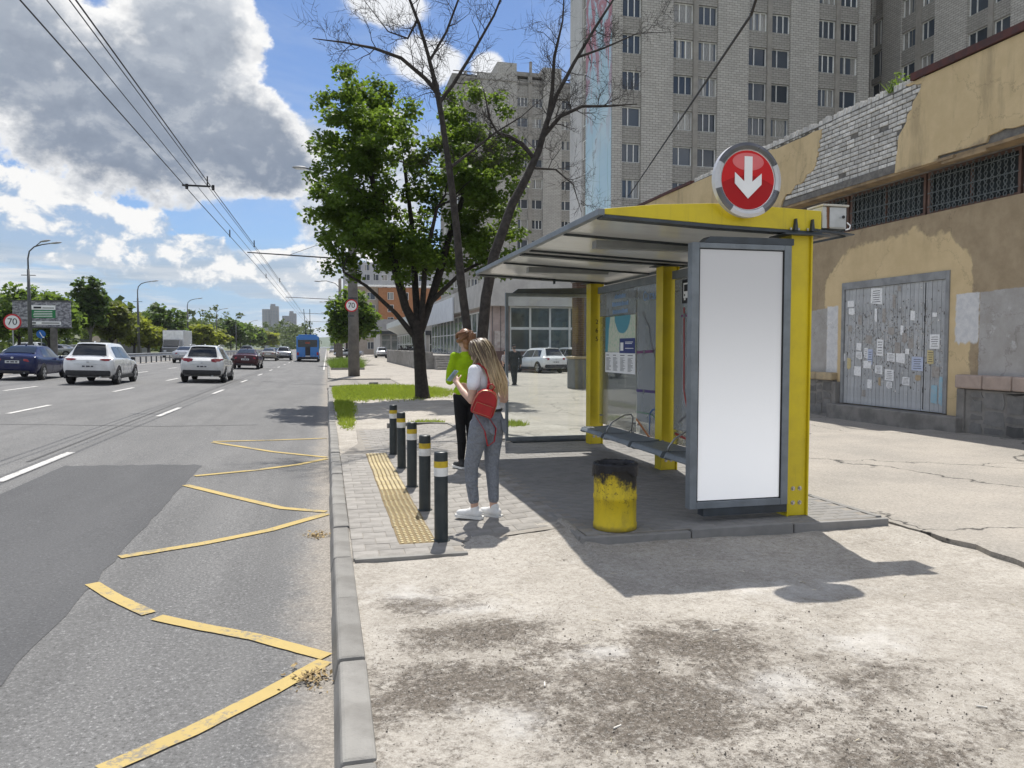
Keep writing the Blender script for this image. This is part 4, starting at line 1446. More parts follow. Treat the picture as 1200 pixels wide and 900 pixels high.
# clerestory openings with wavy iron grilles
vents = [(10.2, 10.84), (10.90, 13.02), (13.08, 15.35), (15.42, 17.6), (17.7, 19.9), (20.0, 22.2)]
GR_MESH = None
for k, (ya, yb_) in enumerate(vents):
    f = MB()
    t = .055
    f.box(WX + .06, WX + .12, ya, ya + t, 4.302, 5.148).box(WX + .06, WX + .12, yb_ - t, yb_, 4.302, 5.148).box(WX + .061, WX + .119, ya + t, yb_ - t, 4.302, 4.302 + t).box(WX + .061, WX + .119, ya + t, yb_ - t, 5.148 - t, 5.148)
    ym = (ya + yb_) / 2
    f.box(WX + .065, WX + .115, ym - .02, ym + .02, 4.36, 5.09)
    fr = f.build("clerestory_window", M_BROWNF, yb)
    MB().box(WX + .17, WX + .18, ya + .02, yb_ - .02, 4.31, 5.14).build("pane", M_PANEOLD, fr)
    if 9 < ya < 17:
        g = MB()
        ny = max(3, int((yb_ - ya) / .145))
        for i in range(ny):
            yy = ya + .07 + (yb_ - ya - .14) * (i + .5) / ny
            for s in (1, -1):
                pts = [(WX + .03, yy + s * .042 * math.sin(j * math.pi / 2.0 + .4), 4.33 + .79 * j / 14) for j in range(15)]
                g.tube(pts, .011, 4, caps=False)
        for zz in (4.45, 4.72, 5.0):
            g.beam((WX + .035, ya + .02, zz), (WX + .035, yb_ - .02, zz), .012, .018)
        g.build("wavy_grille", M_GRILLE, fr)
# rotten fringe of dark boards above, plinth and caps
MB().box(WX - .10, WX + .1, Y0, 11.78, -.1, .83).box(WX - .10, WX + .1, 15.62, Y1, -.1, .83).build("plinth", M_CONC, yb)
MB().box(WX - .30, WX + .118, 11.80, 15.60, -.1, .295).build("gate_step", M_CONC, yb, bevel=.02)
MB().box(WX - .14, WX + .05, 11.781, 11.96, -.1, .84).box(WX - .14, WX + .05, 15.50, 15.615, -.1, .80).build("plinth_pier", M_CONC, yb, bevel=.015)
for k in range(14):
    y1 = 11.98 - k * .62
    MB().box(WX - .18, WX + .02, y1 - .61, y1 - .006, .845, 1.105).build("plinth_cap", M_SILL, yb, bevel=.03)
for k in range(8):
    y1 = 15.60 + k * .62
    MB().box(WX - .18, WX + .02, y1 + .006, y1 + .61, .835, 1.02).build("plinth_cap", M_SILL2, yb, bevel=.03)
# irregular stones set into the plinth
for (ya, yb_) in ((9.3, 11.72), (15.7, 17.9)):
    yy = ya
    while yy < yb_ - .1:
        wd = rr.uniform(.2, .5)
        zz = .02
        while zz < .78:
            hh = rr.uniform(.12, .34)
            if zz + hh > .80: hh = .81 - zz
            j = lambda q: rr.uniform(-q, q)
            y0_, y1_, z0_, z1_ = yy + .012, yy + wd - .012, zz + .012, zz + hh - .012
            pts = [(y0_ + j(.025), z0_ + abs(j(.03))), ((y0_ + y1_) / 2 + j(.04), z0_ + j(.02)), (y1_ + j(.025), z0_ + abs(j(.03))), (y1_ + j(.025), (z0_ + z1_) / 2 + j(.03)), (y1_ - abs(j(.04)), z1_ + j(.02)), ((y0_ + y1_) / 2 + j(.05), z1_ + j(.02)), (y0_ + abs(j(.05)), z1_ + j(.02)), (y0_ + j(.02), (z0_ + z1_) / 2 + j(.03))]
            pts = [(WX - .10, p_, min(.82, max(.0, q_))) for p_, q_ in pts]
            MB().prism(pts, (-rr.uniform(.006, .014), 0, 0)).build("plinth_stone", M_STONE, yb)
            zz += hh + .02
        yy += wd + .02

# the gate
M_GATE = pm("gate_grey_paint", (.43, .445, .46), (.34, .35, .362), 3.5, .6, .15, 50, rnd=.07)
M_GATEF = pm("gate_frame_paint", (.28, .29, .30), (.20, .207, .215), 3.5, .6, .15, 50)
gate = MB().box(WX - .03, WX + .06, GY0, GY0 + .09, GZ0, GZ1).box(WX - .03, WX + .06, GY1 - .09, GY1, GZ0, GZ1).box(WX - .031, WX + .059, GY0 + .09, GY1 - .09, GZ1 - .16, GZ1).build("gate", M_GATEF, yb, bevel=.006)
npk = 25
wdp = (GY1 - GY0 - .19) / npk
pk_ = MB().box(-.014, .014, -wdp / 2 + .005, wdp / 2 - .005, GZ0 + .01, GZ1 - .165).build("gate_plank", M_GATE, gate, local=True)
for i in range(npk):
    yy = GY0 + .095 + wdp * (i + .5)
    xx = WX + .022 + rr.uniform(-.004, .004)
    if i == 0: pk_.location = (xx - WX, yy - 12, 0)
    else: inst(pk_, gate, (xx, yy, 0))
MB().box(WX + .040, WX + .05, GY0 + .09, GY1 - .09, GZ0, GZ1 - .16).build("gate_backing", M_VENTB, gate)
MB().box(WX + .001, WX + .014, GY0 + .62, GY0 + .635, .35, 2.93).build("wicket_seam", M_BLACK, gate)
for z in (.75, 2.45, 2.2):
    MB().cyl((WX + .004, GY0 + .63, z - .06), (WX + .004, GY0 + .63, z + .06), .014, n=8).build("hinge", M_BLACK, gate)
# torn notices pasted on the gate: (px, py) read off the picture in the plane of the gate
m_p = [pm("paper_white", (.82, .83, .84), (.66, .67, .68), 20, .8, .1), pm("paper_blue_tint", (.50, .55, .68), (.40, .46, .62), 20, .8, .1), pm("paper_yellow", (.58, .50, .28), (.50, .42, .22), 20, .8, .1),
       pm("paper_tan", (.45, .36, .24), (.36, .28, .18), 20, .8, .1), pm("paper_cyan", (.26, .46, .56), (.36, .46, .52), 14, .8, .1), pm("paper_grey", (.38, .36, .34), (.28, .26, .24), 14, .8, .1)]
M_INK = pm("notice_ink", (.05, .05, .06), None, 9, .8, 0)
M_REDINK = pm("red_ink", (.50, .06, .08), None, 9, .8, 0)


def gp(u, v):
    """crop fraction (0..1050, 0..900) of the gate face -> along, up"""
    fy = (u - 62) / (990 - 62)
    yy = GY1 - fy * (GY1 - GY0)
    return yy


notes = [(392, 180, 108, 110, 0, 'r'), (147, 228, 66, 44, 0, ''), (158, 277, 62, 46, 0, ''), (238, 498, 50, 52, 0, ''), (243, 552, 62, 52, 0, 'i'), (228, 652, 70, 66, 0, ''), (306, 538, 36, 72, 0, 'i'), (347, 560, 46, 100, 1, 'i'),
         (322, 608, 76, 50, 0, ''), (437, 500, 62, 110, 0, 'i'), (428, 640, 68, 58, 0, 'i'), (532, 398, 60, 48, 5, ''), (536, 560, 70, 58, 0, 'i'), (525, 672, 82, 74, 0, 'i'), (528, 735, 56, 44, 0, 'i'), (616, 566, 76, 64, 0, ''), (672, 524, 34, 36, 0, ''),
         (668, 708, 62, 52, 0, 'i'), (757, 600, 94, 86, 1, 'i'), (766, 688, 44, 36, 3, ''), (710, 300, 36, 62, 0, ''), (886, 462, 76, 84, 0, 'i'), (858, 558, 52, 84, 2, 'i'), (882, 296, 36, 26, 0, ''), (892, 790, 48, 110, 4, ''), (940, 770, 26, 170, 4, ''),
         (142, 606, 40, 80, 2, ''), (80, 566, 50, 52, 0, 'i'), (348, 730, 44, 60, 0, ''), (440, 715, 22, 56, 3, ''), (292, 790, 40, 46, 5, ''), (624, 392, 26, 62, 0, ''), (392, 300, 24, 90, 0, ''), (466, 300, 30, 90, 5, ''), (552, 215, 26, 92, 5, ''), (592, 132, 30, 34, 5, ''), (146, 385, 40, 44, 5, ''), (242, 330, 36, 70, 5, ''), (330, 452, 60, 60, 5, ''), (648, 440, 40, 66, 5, ''), (700, 470, 44, 60, 5, ''), (590, 500, 50, 70, 5, ''), (900, 650, 60, 70, 5, '')]
for k, (u, v, wd, ht, mi, ink) in enumerate(notes):
    yy = gp(u, v)
    top_v = 100 - (u - 62) * (100 - 25) / 930.0     # top of the gate in the crop at this u
    sc_ = 3.16 / 930
    # height: crop rows are about .0036 m at the far side, .0030 m at the near side
    zz = GZ1 - (v - top_v) * (.00372 - .00055 * (u - 62) / 930)
    hw, hh = wd * sc_ / 2 * .98, ht * .00345 / 2
    n = 4 if rr.random() < .8 else 5
    if n == 4:
        pts = [(-hw, -hh), (hw, -hh * rr.uniform(.7, 1)), (hw * rr.uniform(.85, 1), hh), (-hw, hh * rr.uniform(.85, 1))]
    else:
        pts = [(-hw, -hh * rr.uniform(.5, .9)), (hw * rr.uniform(-.4, .3), -hh), (hw, -hh * rr.uniform(.4, .9)), (hw * rr.uniform(.85, 1), hh), (-hw * rr.uniform(.85, 1), hh * rr.uniform(.85, 1))]
    xb = WX + .001 - .0012 * (k % 5)
    pp = MB().prism([(xb, yy + a, zz + c) for a, c in pts], (-.0015, 0, 0)).build("notice", m_p[mi], gate)
    if ink:
        mb = MB()
        n = 6 if ink == 'r' else 5
        for j in range(n):
            zc = zz + hh * (.62 - 1.25 * j / max(1, n - 1))
            q = hw * rr.uniform(.5, .75)
            mb.box(xb - .0030, xb - .0018, yy - q, yy + q, zc - hh * .035, zc + hh * .035)
        mb.build("notice_print", M_REDINK if ink == 'r' and False else M_INK, pp)
# scraps of paste and old paper, too small to pick apart
vs = []
for i in range(1700):
    u, v = rr.gauss(520, 260), rr.gauss(470, 150)
    if not (90 < u < 970): continue
    top_v = 100 - (u - 62) * .08
    yy = gp(u, v); zz = GZ1 - (v - top_v) * .0034
    if zz > 2.85 or zz < .6: continue
    a_, s_ = rr.uniform(0, 6), rr.uniform(.006, .026)
    x_ = WX + .0035 - rr.random() * .001
    q = [(x_, yy + s_ * math.cos(a_ + t) * rr.uniform(.5, 1.2), zz + 1.5 * s_ * math.sin(a_ + t) * rr.uniform(.5, 1.2)) for t in (0, 1.5, 3.1, 4.7)]
    vs += [(p_[0] - WX, p_[1] - 12, p_[2]) for p_ in q]
M_SCRAP = pm("paper_scraps", (.11, .105, .10), (.56, .55, .53), 60, .9, 0, island=.7)
sp = D.objects.new("paper_scraps", fast_mesh("paper_scraps", np.array(vs), 4, M_SCRAP)); COL.objects.link(sp); sp.parent = gate; sp['kind'] = 'stuff'

# weeds on the parapet
M_WEED = None
# ------------------------------------------------------------------ foliage materials and trees
def leafmat(name, c1, c2, tr, dead=None):
    m, b = newmat(name)
    r = b.island()
    o = b.co()
    c = b.mix(b.ss(r * .6 + b.noise(o, .9, 3) * .5, .25, .8), c1, c2)
    d = b.pbr(c, .55, 0, None, .22)
    t = b.n('ShaderNodeBsdfTranslucent'); b.put(t.inputs[0], b.mix(r, tr, tuple(q * .65 for q in tr)))
    ms = b.n('ShaderNodeMixShader'); ms.inputs[0].default_value = .40
    b.nt.links.new(d.k, ms.inputs[1]); b.nt.links.new(t.outputs[0], ms.inputs[2])
    b.out(V(b, ms.outputs[0]))
    return m


L_MAPLE = leafmat("maple_leaf", (.040, .078, .014), (.066, .112, .020), (.25, .38, .04))
L_DARK = leafmat("dark_leaf", (.042, .075, .020), (.065, .105, .028), (.15, .24, .04))
L_MID = leafmat("mid_leaf", (.058, .105, .022), (.10, .15, .030), (.24, .36, .05))
L_YEL = leafmat("young_leaf", (.15, .185, .025), (.20, .22, .035), (.40, .45, .05))
L_BRN = leafmat("brownish_leaf", (.075, .095, .025), (.11, .125, .03), (.24, .29, .04))
L_GRASS = leafmat("grass_blade", (.15, .23, .02), (.24, .29, .04), (.42, .52, .06))
M_BARK = pm("maple_bark", (.022, .019, .017), (.040, .034, .030), 9, .95, .7, 26, bdist=.04)
M_BARKD = pm("dead_bark", (.030, .026, .024), (.056, .049, .044), 9, .95, .7, 26, bdist=.04)
M_BARKB = pm("pale_bark", (.13, .12, .11), (.07, .065, .06), 6, .95, .5, 26)


def leaves_np(centres, n_per, rad, size, rng, flat=.55, droop=.25):
    """leaf blades (two-triangle kites folded along the rib) gathered in clumps"""
    C_ = np.asarray(centres, dtype=float)
    k = len(C_)
    N = k * n_per
    base = np.repeat(C_, n_per, axis=0)
    d = rng.normal(size=(N, 3)); d /= np.linalg.norm(d, axis=1)[:, None]
    rr_ = rad * rng.random(N) ** .5
    base = base + d * rr_[:, None] * np.array([1, 1, .75])
    ax = rng.normal(size=(N, 3)); ax[:, 2] = ax[:, 2] * flat - droop
    ax /= np.linalg.norm(ax, axis=1)[:, None]
    up = rng.normal(size=(N, 3)) * .55 + np.array([0, 0, 1.0])
    sd = np.cross(ax, up); sd /= (np.linalg.norm(sd, axis=1)[:, None] + 1e-9)
    nm = np.cross(sd, ax)
    s = size * (.65 + .7 * rng.random(N))[:, None]
    p0 = base
    p1 = base + ax * s * .55 + sd * s * .48 + nm * s * .10
    p2 = base + ax * s * 1.05 - nm * s * .05
    p3 = base + ax * s * .55 - sd * s * .48 + nm * s * .10
    return np.stack([p0, p1, p2, p3], axis=1).reshape(-1, 3)


def crown_clumps(ells, n, rng, shell=.45):
    out = []
    vol = np.array([e[3] * e[4] * e[5] for e in ells]); vol = vol / vol.sum()
    for _ in range(n):
        e = ells[rng.choice(len(ells), p=vol)]
        d = rng.normal(size=3); d /= np.linalg.norm(d)
        r = (shell + (1 - shell) * rng.random()) if rng.random() < .8 else rng.random() * shell
        out.append((e[0] + d[0] * e[3] * r, e[1] + d[1] * e[4] * r, e[2] + d[2] * e[5] * r))
    return out


def branch_to(mb, a, c, r0, r1, rng, wob=.12, n=5):
    a, c = Vector(a), Vector(c)
    L = (c - a).length
    pts, rad = [], []
    for i in range(n + 1):
        t = i / n
        p = a.lerp(c, t)
        if 0 < i < n: p = p + Vector(rng.normal(size=3)) * wob * L * .35
        p.z += math.sin(t * math.pi) * L * .06
        pts.append(p); rad.append(r0 + (r1 - r0) * t)
    mb.tube(pts, rad, 6, caps=False)
    return pts


def foliage_tree(name, label, loc, trunk, limbs, ells, nclump, nper, crad, lsize, lmat, bark, seed, group=None, cat="tree"):
    rng = np.random.default_rng(seed)
    t = thing(name, label, cat, loc, 0, group)
    mb = MB()
    mb.tube([p[:3] for p in trunk], [p[3] for p in trunk], 14, caps=False)
    ends = []
    for lb in limbs:
        mb.tube([p[:3] for p in lb], [p[3] for p in lb], 9, caps=False)
        ends += [(Vector(p[:3]), p[3]) for p in lb[1:]]
    if not ends: ends = [(Vector(trunk[-1][:3]), trunk[-1][3])]
    cl_ = crown_clumps(ells, nclump, rng)
    step = max(1, nclump // 90)
    for c in cl_[::step]:
        v = Vector(c)
        e, r_ = min(ends, key=lambda q: (q[0] - v).length + max(0, q[0].z - v.z) * 1.5)
        branch_to(mb, e, v, min(r_ * .5, .035 + .01 * (e - v).length), .006, rng)
    mb.build("trunk", bark, t, smooth=True, fix=False)
    L = leaves_np(cl_, nper, crad, lsize, rng) - np.array(loc)
    o = D.objects.new("crown", fast_mesh("crown", L, 4, lmat)); COL.objects.link(o); o.parent = t
    return t


# big maple by the kerb
MX, MY = 2.98, 24.3
foliage_tree("maple_tree", "big leafy green maple with a dark forked trunk on the grass strip", (MX, MY, -.02),
    [(2.98, MY, -.1, .29), (2.97, MY, .12, .23), (2.92, MY, .8, .195), (2.88, MY, 1.6, .185), (2.82, MY, 2.1, .20), (2.78, MY, 2.5, .17)],
    [[(2.80, MY, 2.2, .16), (2.45, MY, 2.9, .135), (2.15, MY - .2, 4.0, .14), (1.7, MY - .3, 5.6, .10), (1.3, MY - .2, 7.4, .07), (1.1, MY, 9.0, .04)],
     [(2.9, MY, 2.1, .15), (3.2, MY + .1, 2.9, .125), (3.55, MY + .1, 4.0, .13), (3.9, MY + .2, 5.2, .11), (4.4, MY + .2, 6.6, .08), (4.7, MY, 8.6, .05)],
     [(2.85, MY, 2.3, .13), (2.8, MY + .3, 3.6, .11), (2.75, MY + .5, 5.4, .08), (2.5, MY + .6, 7.6, .05)],
     [(2.7, MY, 2.0, .10), (2.1, MY - .3, 2.7, .07), (1.2, MY - .6, 3.5, .05), (.5, MY - .8, 3.9, .03)],
     [(3.2, MY, 3.0, .09), (4.2, MY - .3, 4.0, .06), (5.3, MY - .4, 4.6, .035)],
     [(2.95, MY, 2.3, .10), (3.05, MY - .4, 4.4, .08), (3.4, MY - .6, 6.0, .05)]],
    [(1.25, MY - .2, 7.6, 1.75, 2.7, 2.7), (.95, MY - .3, 5.3, 1.55, 2.6, 1.5), (4.55, MY - .2, 7.3, 1.6, 2.6, 2.9), (5.05, MY, 5.2, 1.35, 1.8, 1.4), (2.6, MY, 4.5, 2.3, 1.8, 1.1), (1.0, MY - .2, 9.3, .8, 1.0, 1.0), (3.0, MY + .4, 6.2, 1.2, 1.4, 1.1), (4.2, MY, 9.6, .8, .8, .9)],
    420, 118, .37, .118, L_MAPLE, M_BARK, 5)


# leafless two-stemmed tree
def twigs(mb, p, d, L, r, depth, rng):
    pts, rad = [Vector(p)], [r]
    n = 4
    dd = Vector(d).normalized()
    for i in range(n):
        dd = (dd + Vector(rng.normal(size=3)) * .22 + Vector((0, 0, .05))).normalized()
        pts.append(pts[-1] + dd * L / n); rad.append(r * (1 - .75 * (i + 1) / n))
    mb.tube(pts, rad, 5 if r > .012 else 4, caps=False)
    if depth > 0:
        for i in range(1, n + 1):
            for _ in range(2 if i < n else 2):
                if rng.random() < .72:
                    s = Vector(rng.normal(size=3)); s = (s - dd * s.dot(dd)).normalized()
                    nd = (dd * .75 + s * .75).normalized()
                    twigs(mb, pts[i], nd, L * rng.uniform(.45, .75), max(.0035, rad[i] * .75), depth - 1, rng)


def stem(mb, pts, n=12):
    mb.tube([p[:3] for p in pts], [p[3] for p in pts], n, caps=False)


TX, TY = 3.08, 16.0
bt = thing("bare_tree", "leafless dark tree with two long leaning stems behind the women", "tree", (TX, TY, -.02))
mb = MB()
rng = np.random.default_rng(11)
Ls = [(3.03, TY, -.1, 0.151), (2.99, TY, .5, 0.114), (2.96, TY, 1.2, 0.103), (2.94, TY, 1.93, 0.093), (2.80, TY, 3.0, 0.089), (2.70, TY, 4.2, 0.079), (2.56, TY, 5.35, 0.069), (2.42, TY, 6.3, 0.058), (2.30, TY, 7.0, 0.055), (2.12, TY, 7.7, 0.038), (1.94, TY, 8.3, 0.034), (1.70, TY, 8.9, 0.028), (1.45, TY, 9.8, 0.021), (1.3, TY, 11.0, 0.010)]
Rs = [(3.20, TY, -.1, 0.165), (3.22, TY, .8, 0.131), (3.26, TY, 1.84, 0.120), (3.34, TY, 2.7, 0.114), (3.52, TY, 3.6, 0.110), (3.92, TY, 4.7, 0.096), (4.22, TY, 5.25, 0.086), (4.50, TY, 5.85, 0.076), (4.70, TY, 6.5, 0.058), (4.92, TY, 7.1, 0.045), (5.3, TY, 7.8, 0.038), (5.72, TY, 8.5, 0.031), (6.3, TY, 9.4, 0.021), (6.9, TY, 10.6, 0.009)]
stem(mb, Ls); stem(mb, Rs)
subs = [[(2.36, TY, 6.9, .05), (2.05, TY, 7.22, .045), (1.55, TY - .1, 7.55, .038), (1.0, TY - .1, 7.70, .03), (.4, TY - .2, 7.72, .02), (-.2, TY - .3, 7.70, .008)],
        [(2.32, TY, 6.7, .045), (2.65, TY, 7.15, .04), (3.1, TY + .1, 7.9, .03), (3.55, TY + .1, 8.7, .024), (4.0, TY + .2, 9.8, .015)],
        [(2.16, TY, 7.6, .03), (2.5, TY, 8.2, .025), (2.8, TY, 9.0, .02), (2.9, TY, 10.2, .01)],
        [(2.56, TY, 5.4, .035), (3.0, TY, 5.75, .03), (3.55, TY, 6.2, .022), (4.1, TY - .1, 6.55, .012), (4.7, TY - .1, 7.1, .005)],
        [(4.42, TY, 5.7, .055), (4.15, TY, 6.0, .05), (3.85, TY, 6.15, .04), (3.6, TY, 6.2, .03), (3.42, TY, 6.5, .02), (3.3, TY, 7.1, .01)],
        [(4.62, TY, 6.2, .055), (5.0, TY, 6.65, .045), (5.5, TY, 6.9, .035), (6.1, TY, 6.95, .025), (6.8, TY, 7.05, .012)],
        [(4.72, TY, 6.55, .05), (4.82, TY, 7.2, .045), (4.86, TY, 7.9, .035), (5.05, TY, 8.7, .02), (5.1, TY, 9.6, .01)],
        [(4.35, TY, 5.5, .03), (4.9, TY, 5.5, .022), (5.3, TY, 5.2, .015), (5.5, TY, 4.6, .006)],
        [(1.9, TY, 8.4, .03), (1.7, TY, 8.0, .022), (1.3, TY, 8.1, .014), (.8, TY, 8.7, .006)],
        [(5.4, TY, 7.95, .03), (6.0, TY, 8.2, .022), (6.8, TY, 8.6, .012), (7.6, TY, 8.7, .005)]]
for sb in subs:
    stem(mb, sb, 7)
    for i in range(1, len(sb)):
        a, c = Vector(sb[i - 1][:3]), Vector(sb[i][:3])
        d = (c - a).normalized()
        for _ in range(3):
            s = Vector(rng.normal(size=3)); s.y *= .6
            s = (s - d * s.dot(d)).normalized()
            q = a.lerp(c, rng.random())
            twigs(mb, q, d * .6 + s * .9 + Vector((0, 0, .12)), rng.uniform(.35, .85), max(.005, min(.012, sb[i][3] * .5)), 2, rng)
for st_ in (Ls, Rs):
    for i in range(7, len(st_)):
        a, c = Vector(st_[i - 1][:3]), Vector(st_[i][:3]); d = (c - a).normalized()
        for _ in range(2):
            s = Vector(rng.normal(size=3)); s = (s - d * s.dot(d)).normalized()
            twigs(mb, a.lerp(c, rng.random()), d * .5 + s, rng.uniform(.5, 1.0), .011, 2, rng)
mb.build("trunk", M_BARKD, bt, smooth=True, fix=False)
for _ in range(9):
    pass

# small round maple beyond the concrete pole, and its neighbours down the street
def simple_tree(name, label, x, y, h, cr, lmat, bark, seed, nclump=110, nper=34, lsize=.3, crown=None, group=None, tr=.16):
    z0 = -.1 if x > 0 else .5
    h = h if x > 0 else h - .5
    hb = h * .32
    if crown is None:
        crown = [(x, y, z0 + h * .66, cr, cr, h * .30), (x - cr * .35, y, z0 + h * .50, cr * .75, cr * .8, h * .2), (x + cr * .4, y + .2, z0 + h * .55, cr * .7, cr * .8, h * .22), (x + cr * .1, y, z0 + h * .86, cr * .5, cr * .5, h * .13)]
    return foliage_tree(name, label, (x, y, z0), [(x, y, z0, tr * 1.3), (x, y, hb * .5, tr), (x + .05, y, hb, tr * .85), (x + .1, y, h * .55, tr * .5), (x, y, h * .85, tr * .15)],
        [[(x, y, hb, tr * .6), (x - cr * .5, y, h * .58, tr * .35), (x - cr * .7, y, h * .7, tr * .1)], [(x, y, hb, tr * .6), (x + cr * .5, y + .3, h * .6, tr * .35), (x + cr * .7, y, h * .74, tr * .1)]],
        crown, nclump, nper, cr * .26, lsize, lmat, bark, seed, group)


simple_tree("street_tree", "small round leafy tree behind the concrete pole with the speed sign", 2.3, 74, 7.6, 2.35, L_MAPLE, M_BARK, 21, 170, 34, .36)
simple_tree("street_tree", "leafy tree farther along the kerb hidden behind the small round one", 2.9, 98, 8.4, 2.6, L_MID, M_BARK, 22, 90, 26, .5)
simple_tree("street_tree", "distant leafy tree at the right kerb close to the bus", 3.2, 128, 9.0, 2.8, L_MID, M_BARK, 23, 80, 24, .6)

# trees beyond the left side of the road
tg = "trees along the far side of the road"
for k, (x, y, h, cr, lm, lab) in enumerate((
        (-33.5, 86, 6.0, 2.8, L_MID, "low green tree at the left picture edge behind the blue sedan"),
        (-29.5, 84, 8.0, 2.7, L_MID, "brownish green tree rising right behind the billboard"),
        (-25.6, 80, 7.2, 2.6, L_MID, "bright green tree just right of the billboard"),
        (-26.4, 96, 10.0, 1.9, L_DARK, "tallest dark slender tree right of the billboard"),
        (-25.4, 101, 7.2, 2.3, L_BRN, "brownish tree between the tall slender tree and the second lamp"),
        (-26.8, 118, 6.2, 2.8, L_YEL, "yellow green bushy tree under the second street lamp"),
        (-25.6, 121, 5.0, 2.6, L_YEL, "small yellow green tree just right of the second street lamp"),
        (-27.2, 138, 8.8, 4.0, L_DARK, "broad dark green tree left of the box truck"),
        (-31.5, 150, 8.6, 3.4, L_DARK, "dark green tree half behind the broad one"),
        (-26.5, 176, 6.6, 3.4, L_YEL, "yellow green tree right of the box truck"),
        (-28.5, 206, 6.6, 4.0, L_YEL, "yellowish tree beside the fourth street lamp"),
        (-27.0, 232, 10.4, 4.4, L_DARK, "dark tree farther off above the dark red sedan"),
        (-27.5, 262, 9.8, 4.6, L_MID, "mid green tree left of the far towers"),
        (-28.0, 300, 9.8, 5.4, L_MID, "green tree below the left far tower"),
        (-26.5, 345, 9.0, 5.4, L_YEL, "small yellow green tree below the far towers"),
        (-36.0, 70, 7.4, 3.0, L_DARK, "dark tree behind the speed sign at the left edge"))):
    d = y
    simple_tree("roadside_tree", lab, x, y, h, cr, lm, M_BARK if k % 3 else M_BARKB, 40 + k, 120 if d < 130 else 90, 30 if d < 130 else 22, .0042 * d + .06, group=tg)

# the wood along the horizon: one mass
rng = np.random.default_rng(77)
cs = []
for i in range(1500):
    y = 130 * (1 + 6.5 * rng.random() ** 1.3)
    x = -34 - rng.random() * (30 + y * .16) - (y - 130) * .005
    h = (9.5 if y < 300 else 15) * rng.random() ** .6 + (2.5 if rng.random() < .1 else 0)
    cs.append((x, y, h))
for i in range(700):
    y = 420 + 800 * rng.random()
    x = -28 + rng.normal() * 5 - (y - 420) * .02 + rng.random() * 16
    cs.append((x, y, (14 + y * .004) * rng.random() ** .7))
cs = np.array(cs)
Lf = []
for i in range(0, len(cs), 50):
    blk = cs[i:i + 50]
    Lf.append(leaves_np(blk, 26, 1.9, 1.15, rng))
Lf = np.concatenate(Lf)
wd_ = D.objects.new("woodland", fast_mesh("woodland", Lf, 4, leafmat("wood_leaf", (.045, .075, .022), (.085, .115, .03), (.12, .17, .03)))); COL.objects.link(wd_)
tag(wd_, "distant green woodland along the horizon left of the road", "woodland", kind='stuff')
# right far verge
cs = [(4 + rng.random() * 60, 330 + 500 * rng.random(), 16 * rng.random() ** .7) for i in range(420)]
Lf = leaves_np(np.array(cs), 22, 2.2, 1.4, rng)
wd2 = D.objects.new("woodland", fast_mesh("woodland", Lf, 4, L_MID)); COL.objects.link(wd2)
tag(wd2, "far green trees massed at the end of the street behind the bus", "woodland", kind='stuff')


# ------------------------------------------------------------------ grass
def grass(name, label, pts_fn, n, h, seed, lm=L_GRASS):
    rng = np.random.default_rng(seed)
    P = pts_fn(rng, n)
    N = len(P)
    a = rng.random(N) * 2 * math.pi
    w = .009 + .008 * rng.random(N)
    hh = h * (.45 + .8 * rng.random(N))
    lean = rng.normal(size=(N, 2)) * .5 * hh[:, None]
    dx_, dy_ = np.cos(a) * w, np.sin(a) * w
    b0 = P + np.stack([dx_, dy_, 0 * a], 1); b1 = P - np.stack([dx_, dy_, 0 * a], 1)
    tp = P + np.stack([lean[:, 0], lean[:, 1], hh], 1)
    V_ = np.stack([b0, b1, tp], 1).reshape(-1, 3)
    o = D.objects.new(name, fast_mesh(name, V_, 3, lm)); COL.objects.link(o)
    return tag(o, label, "grass", kind='stuff')


def patch(ells):
    def f(rng, n):
        out = []
        A = np.array([e[2] * e[3] for e in ells]); A /= A.sum()
        for _ in range(n):
            e = ells[rng.choice(len(ells), p=A)]
            r = math.sqrt(rng.random()) * (1 + .12 * rng.normal()); t = rng.random() * 2 * math.pi
            x, y = e[0] + e[2] * r * math.cos(t), e[1] + e[3] * r * math.sin(t)
            if x < .2: x = .2 + rng.random() * .15
            out.append((x, y, -.03))
        return np.array(out)
    return f


MB().quad(*[(max(.19, 2.1 + 2.3 * math.cos(t) * (1 + .06 * math.sin(5 * t))), 28.6 + 4.6 * math.sin(t) * (1 + .05 * math.sin(4 * t + 1)), -.012) for t in np.linspace(0, 2 * math.pi, 40)[:-1]]).build("grass_soil", pm("grass_soil", (.20, .25, .05), (.28, .26, .12), 4, .95, .4, 20), kind='structure')
grass("grass", "bright green grass strip round the foot of the big maple", patch([(2.1, 28.4, 2.2, 4.4), (.9, 28.0, .8, 4.4), (.45, 21.5, .28, 3.4), (.4, 17.5, .18, 2.0)]), 34000, .10, 1)
grass("grass_tuft", "small green tuft on the dirt between the women and the glass screen", patch([(3.55, 15.6, .55, .5), (2.1, 16.2, .35, .3)]), 1800, .09, 2)
def weedpts(rng, n):
    return np.stack([PX + .12 + rng.normal(size=n) * .05, 13.62 + rng.normal(size=n) * .10, 6.92 + 0 * rng.random(n)], 1)
o_ = grass("parapet_weed", "green weed growing out of the top of the yellow wall", weedpts, 60, .26, 3, L_MID); o_['kind'] = 'thing'; o_['category'] = 'plant'
rngw = np.random.default_rng(9)
Lw = leaves_np(np.array([(PX + .15, 13.60, 7.02), (PX + .15, 13.66, 7.14), (PX + .15, 13.55, 7.26), (PX + .15, 13.3, 7.08)]), 26, .09, .05, rngw)
wdw = D.objects.new("leaf", fast_mesh("leaf", Lw, 4, L_MID)); COL.objects.link(wdw); wdw.parent = o_
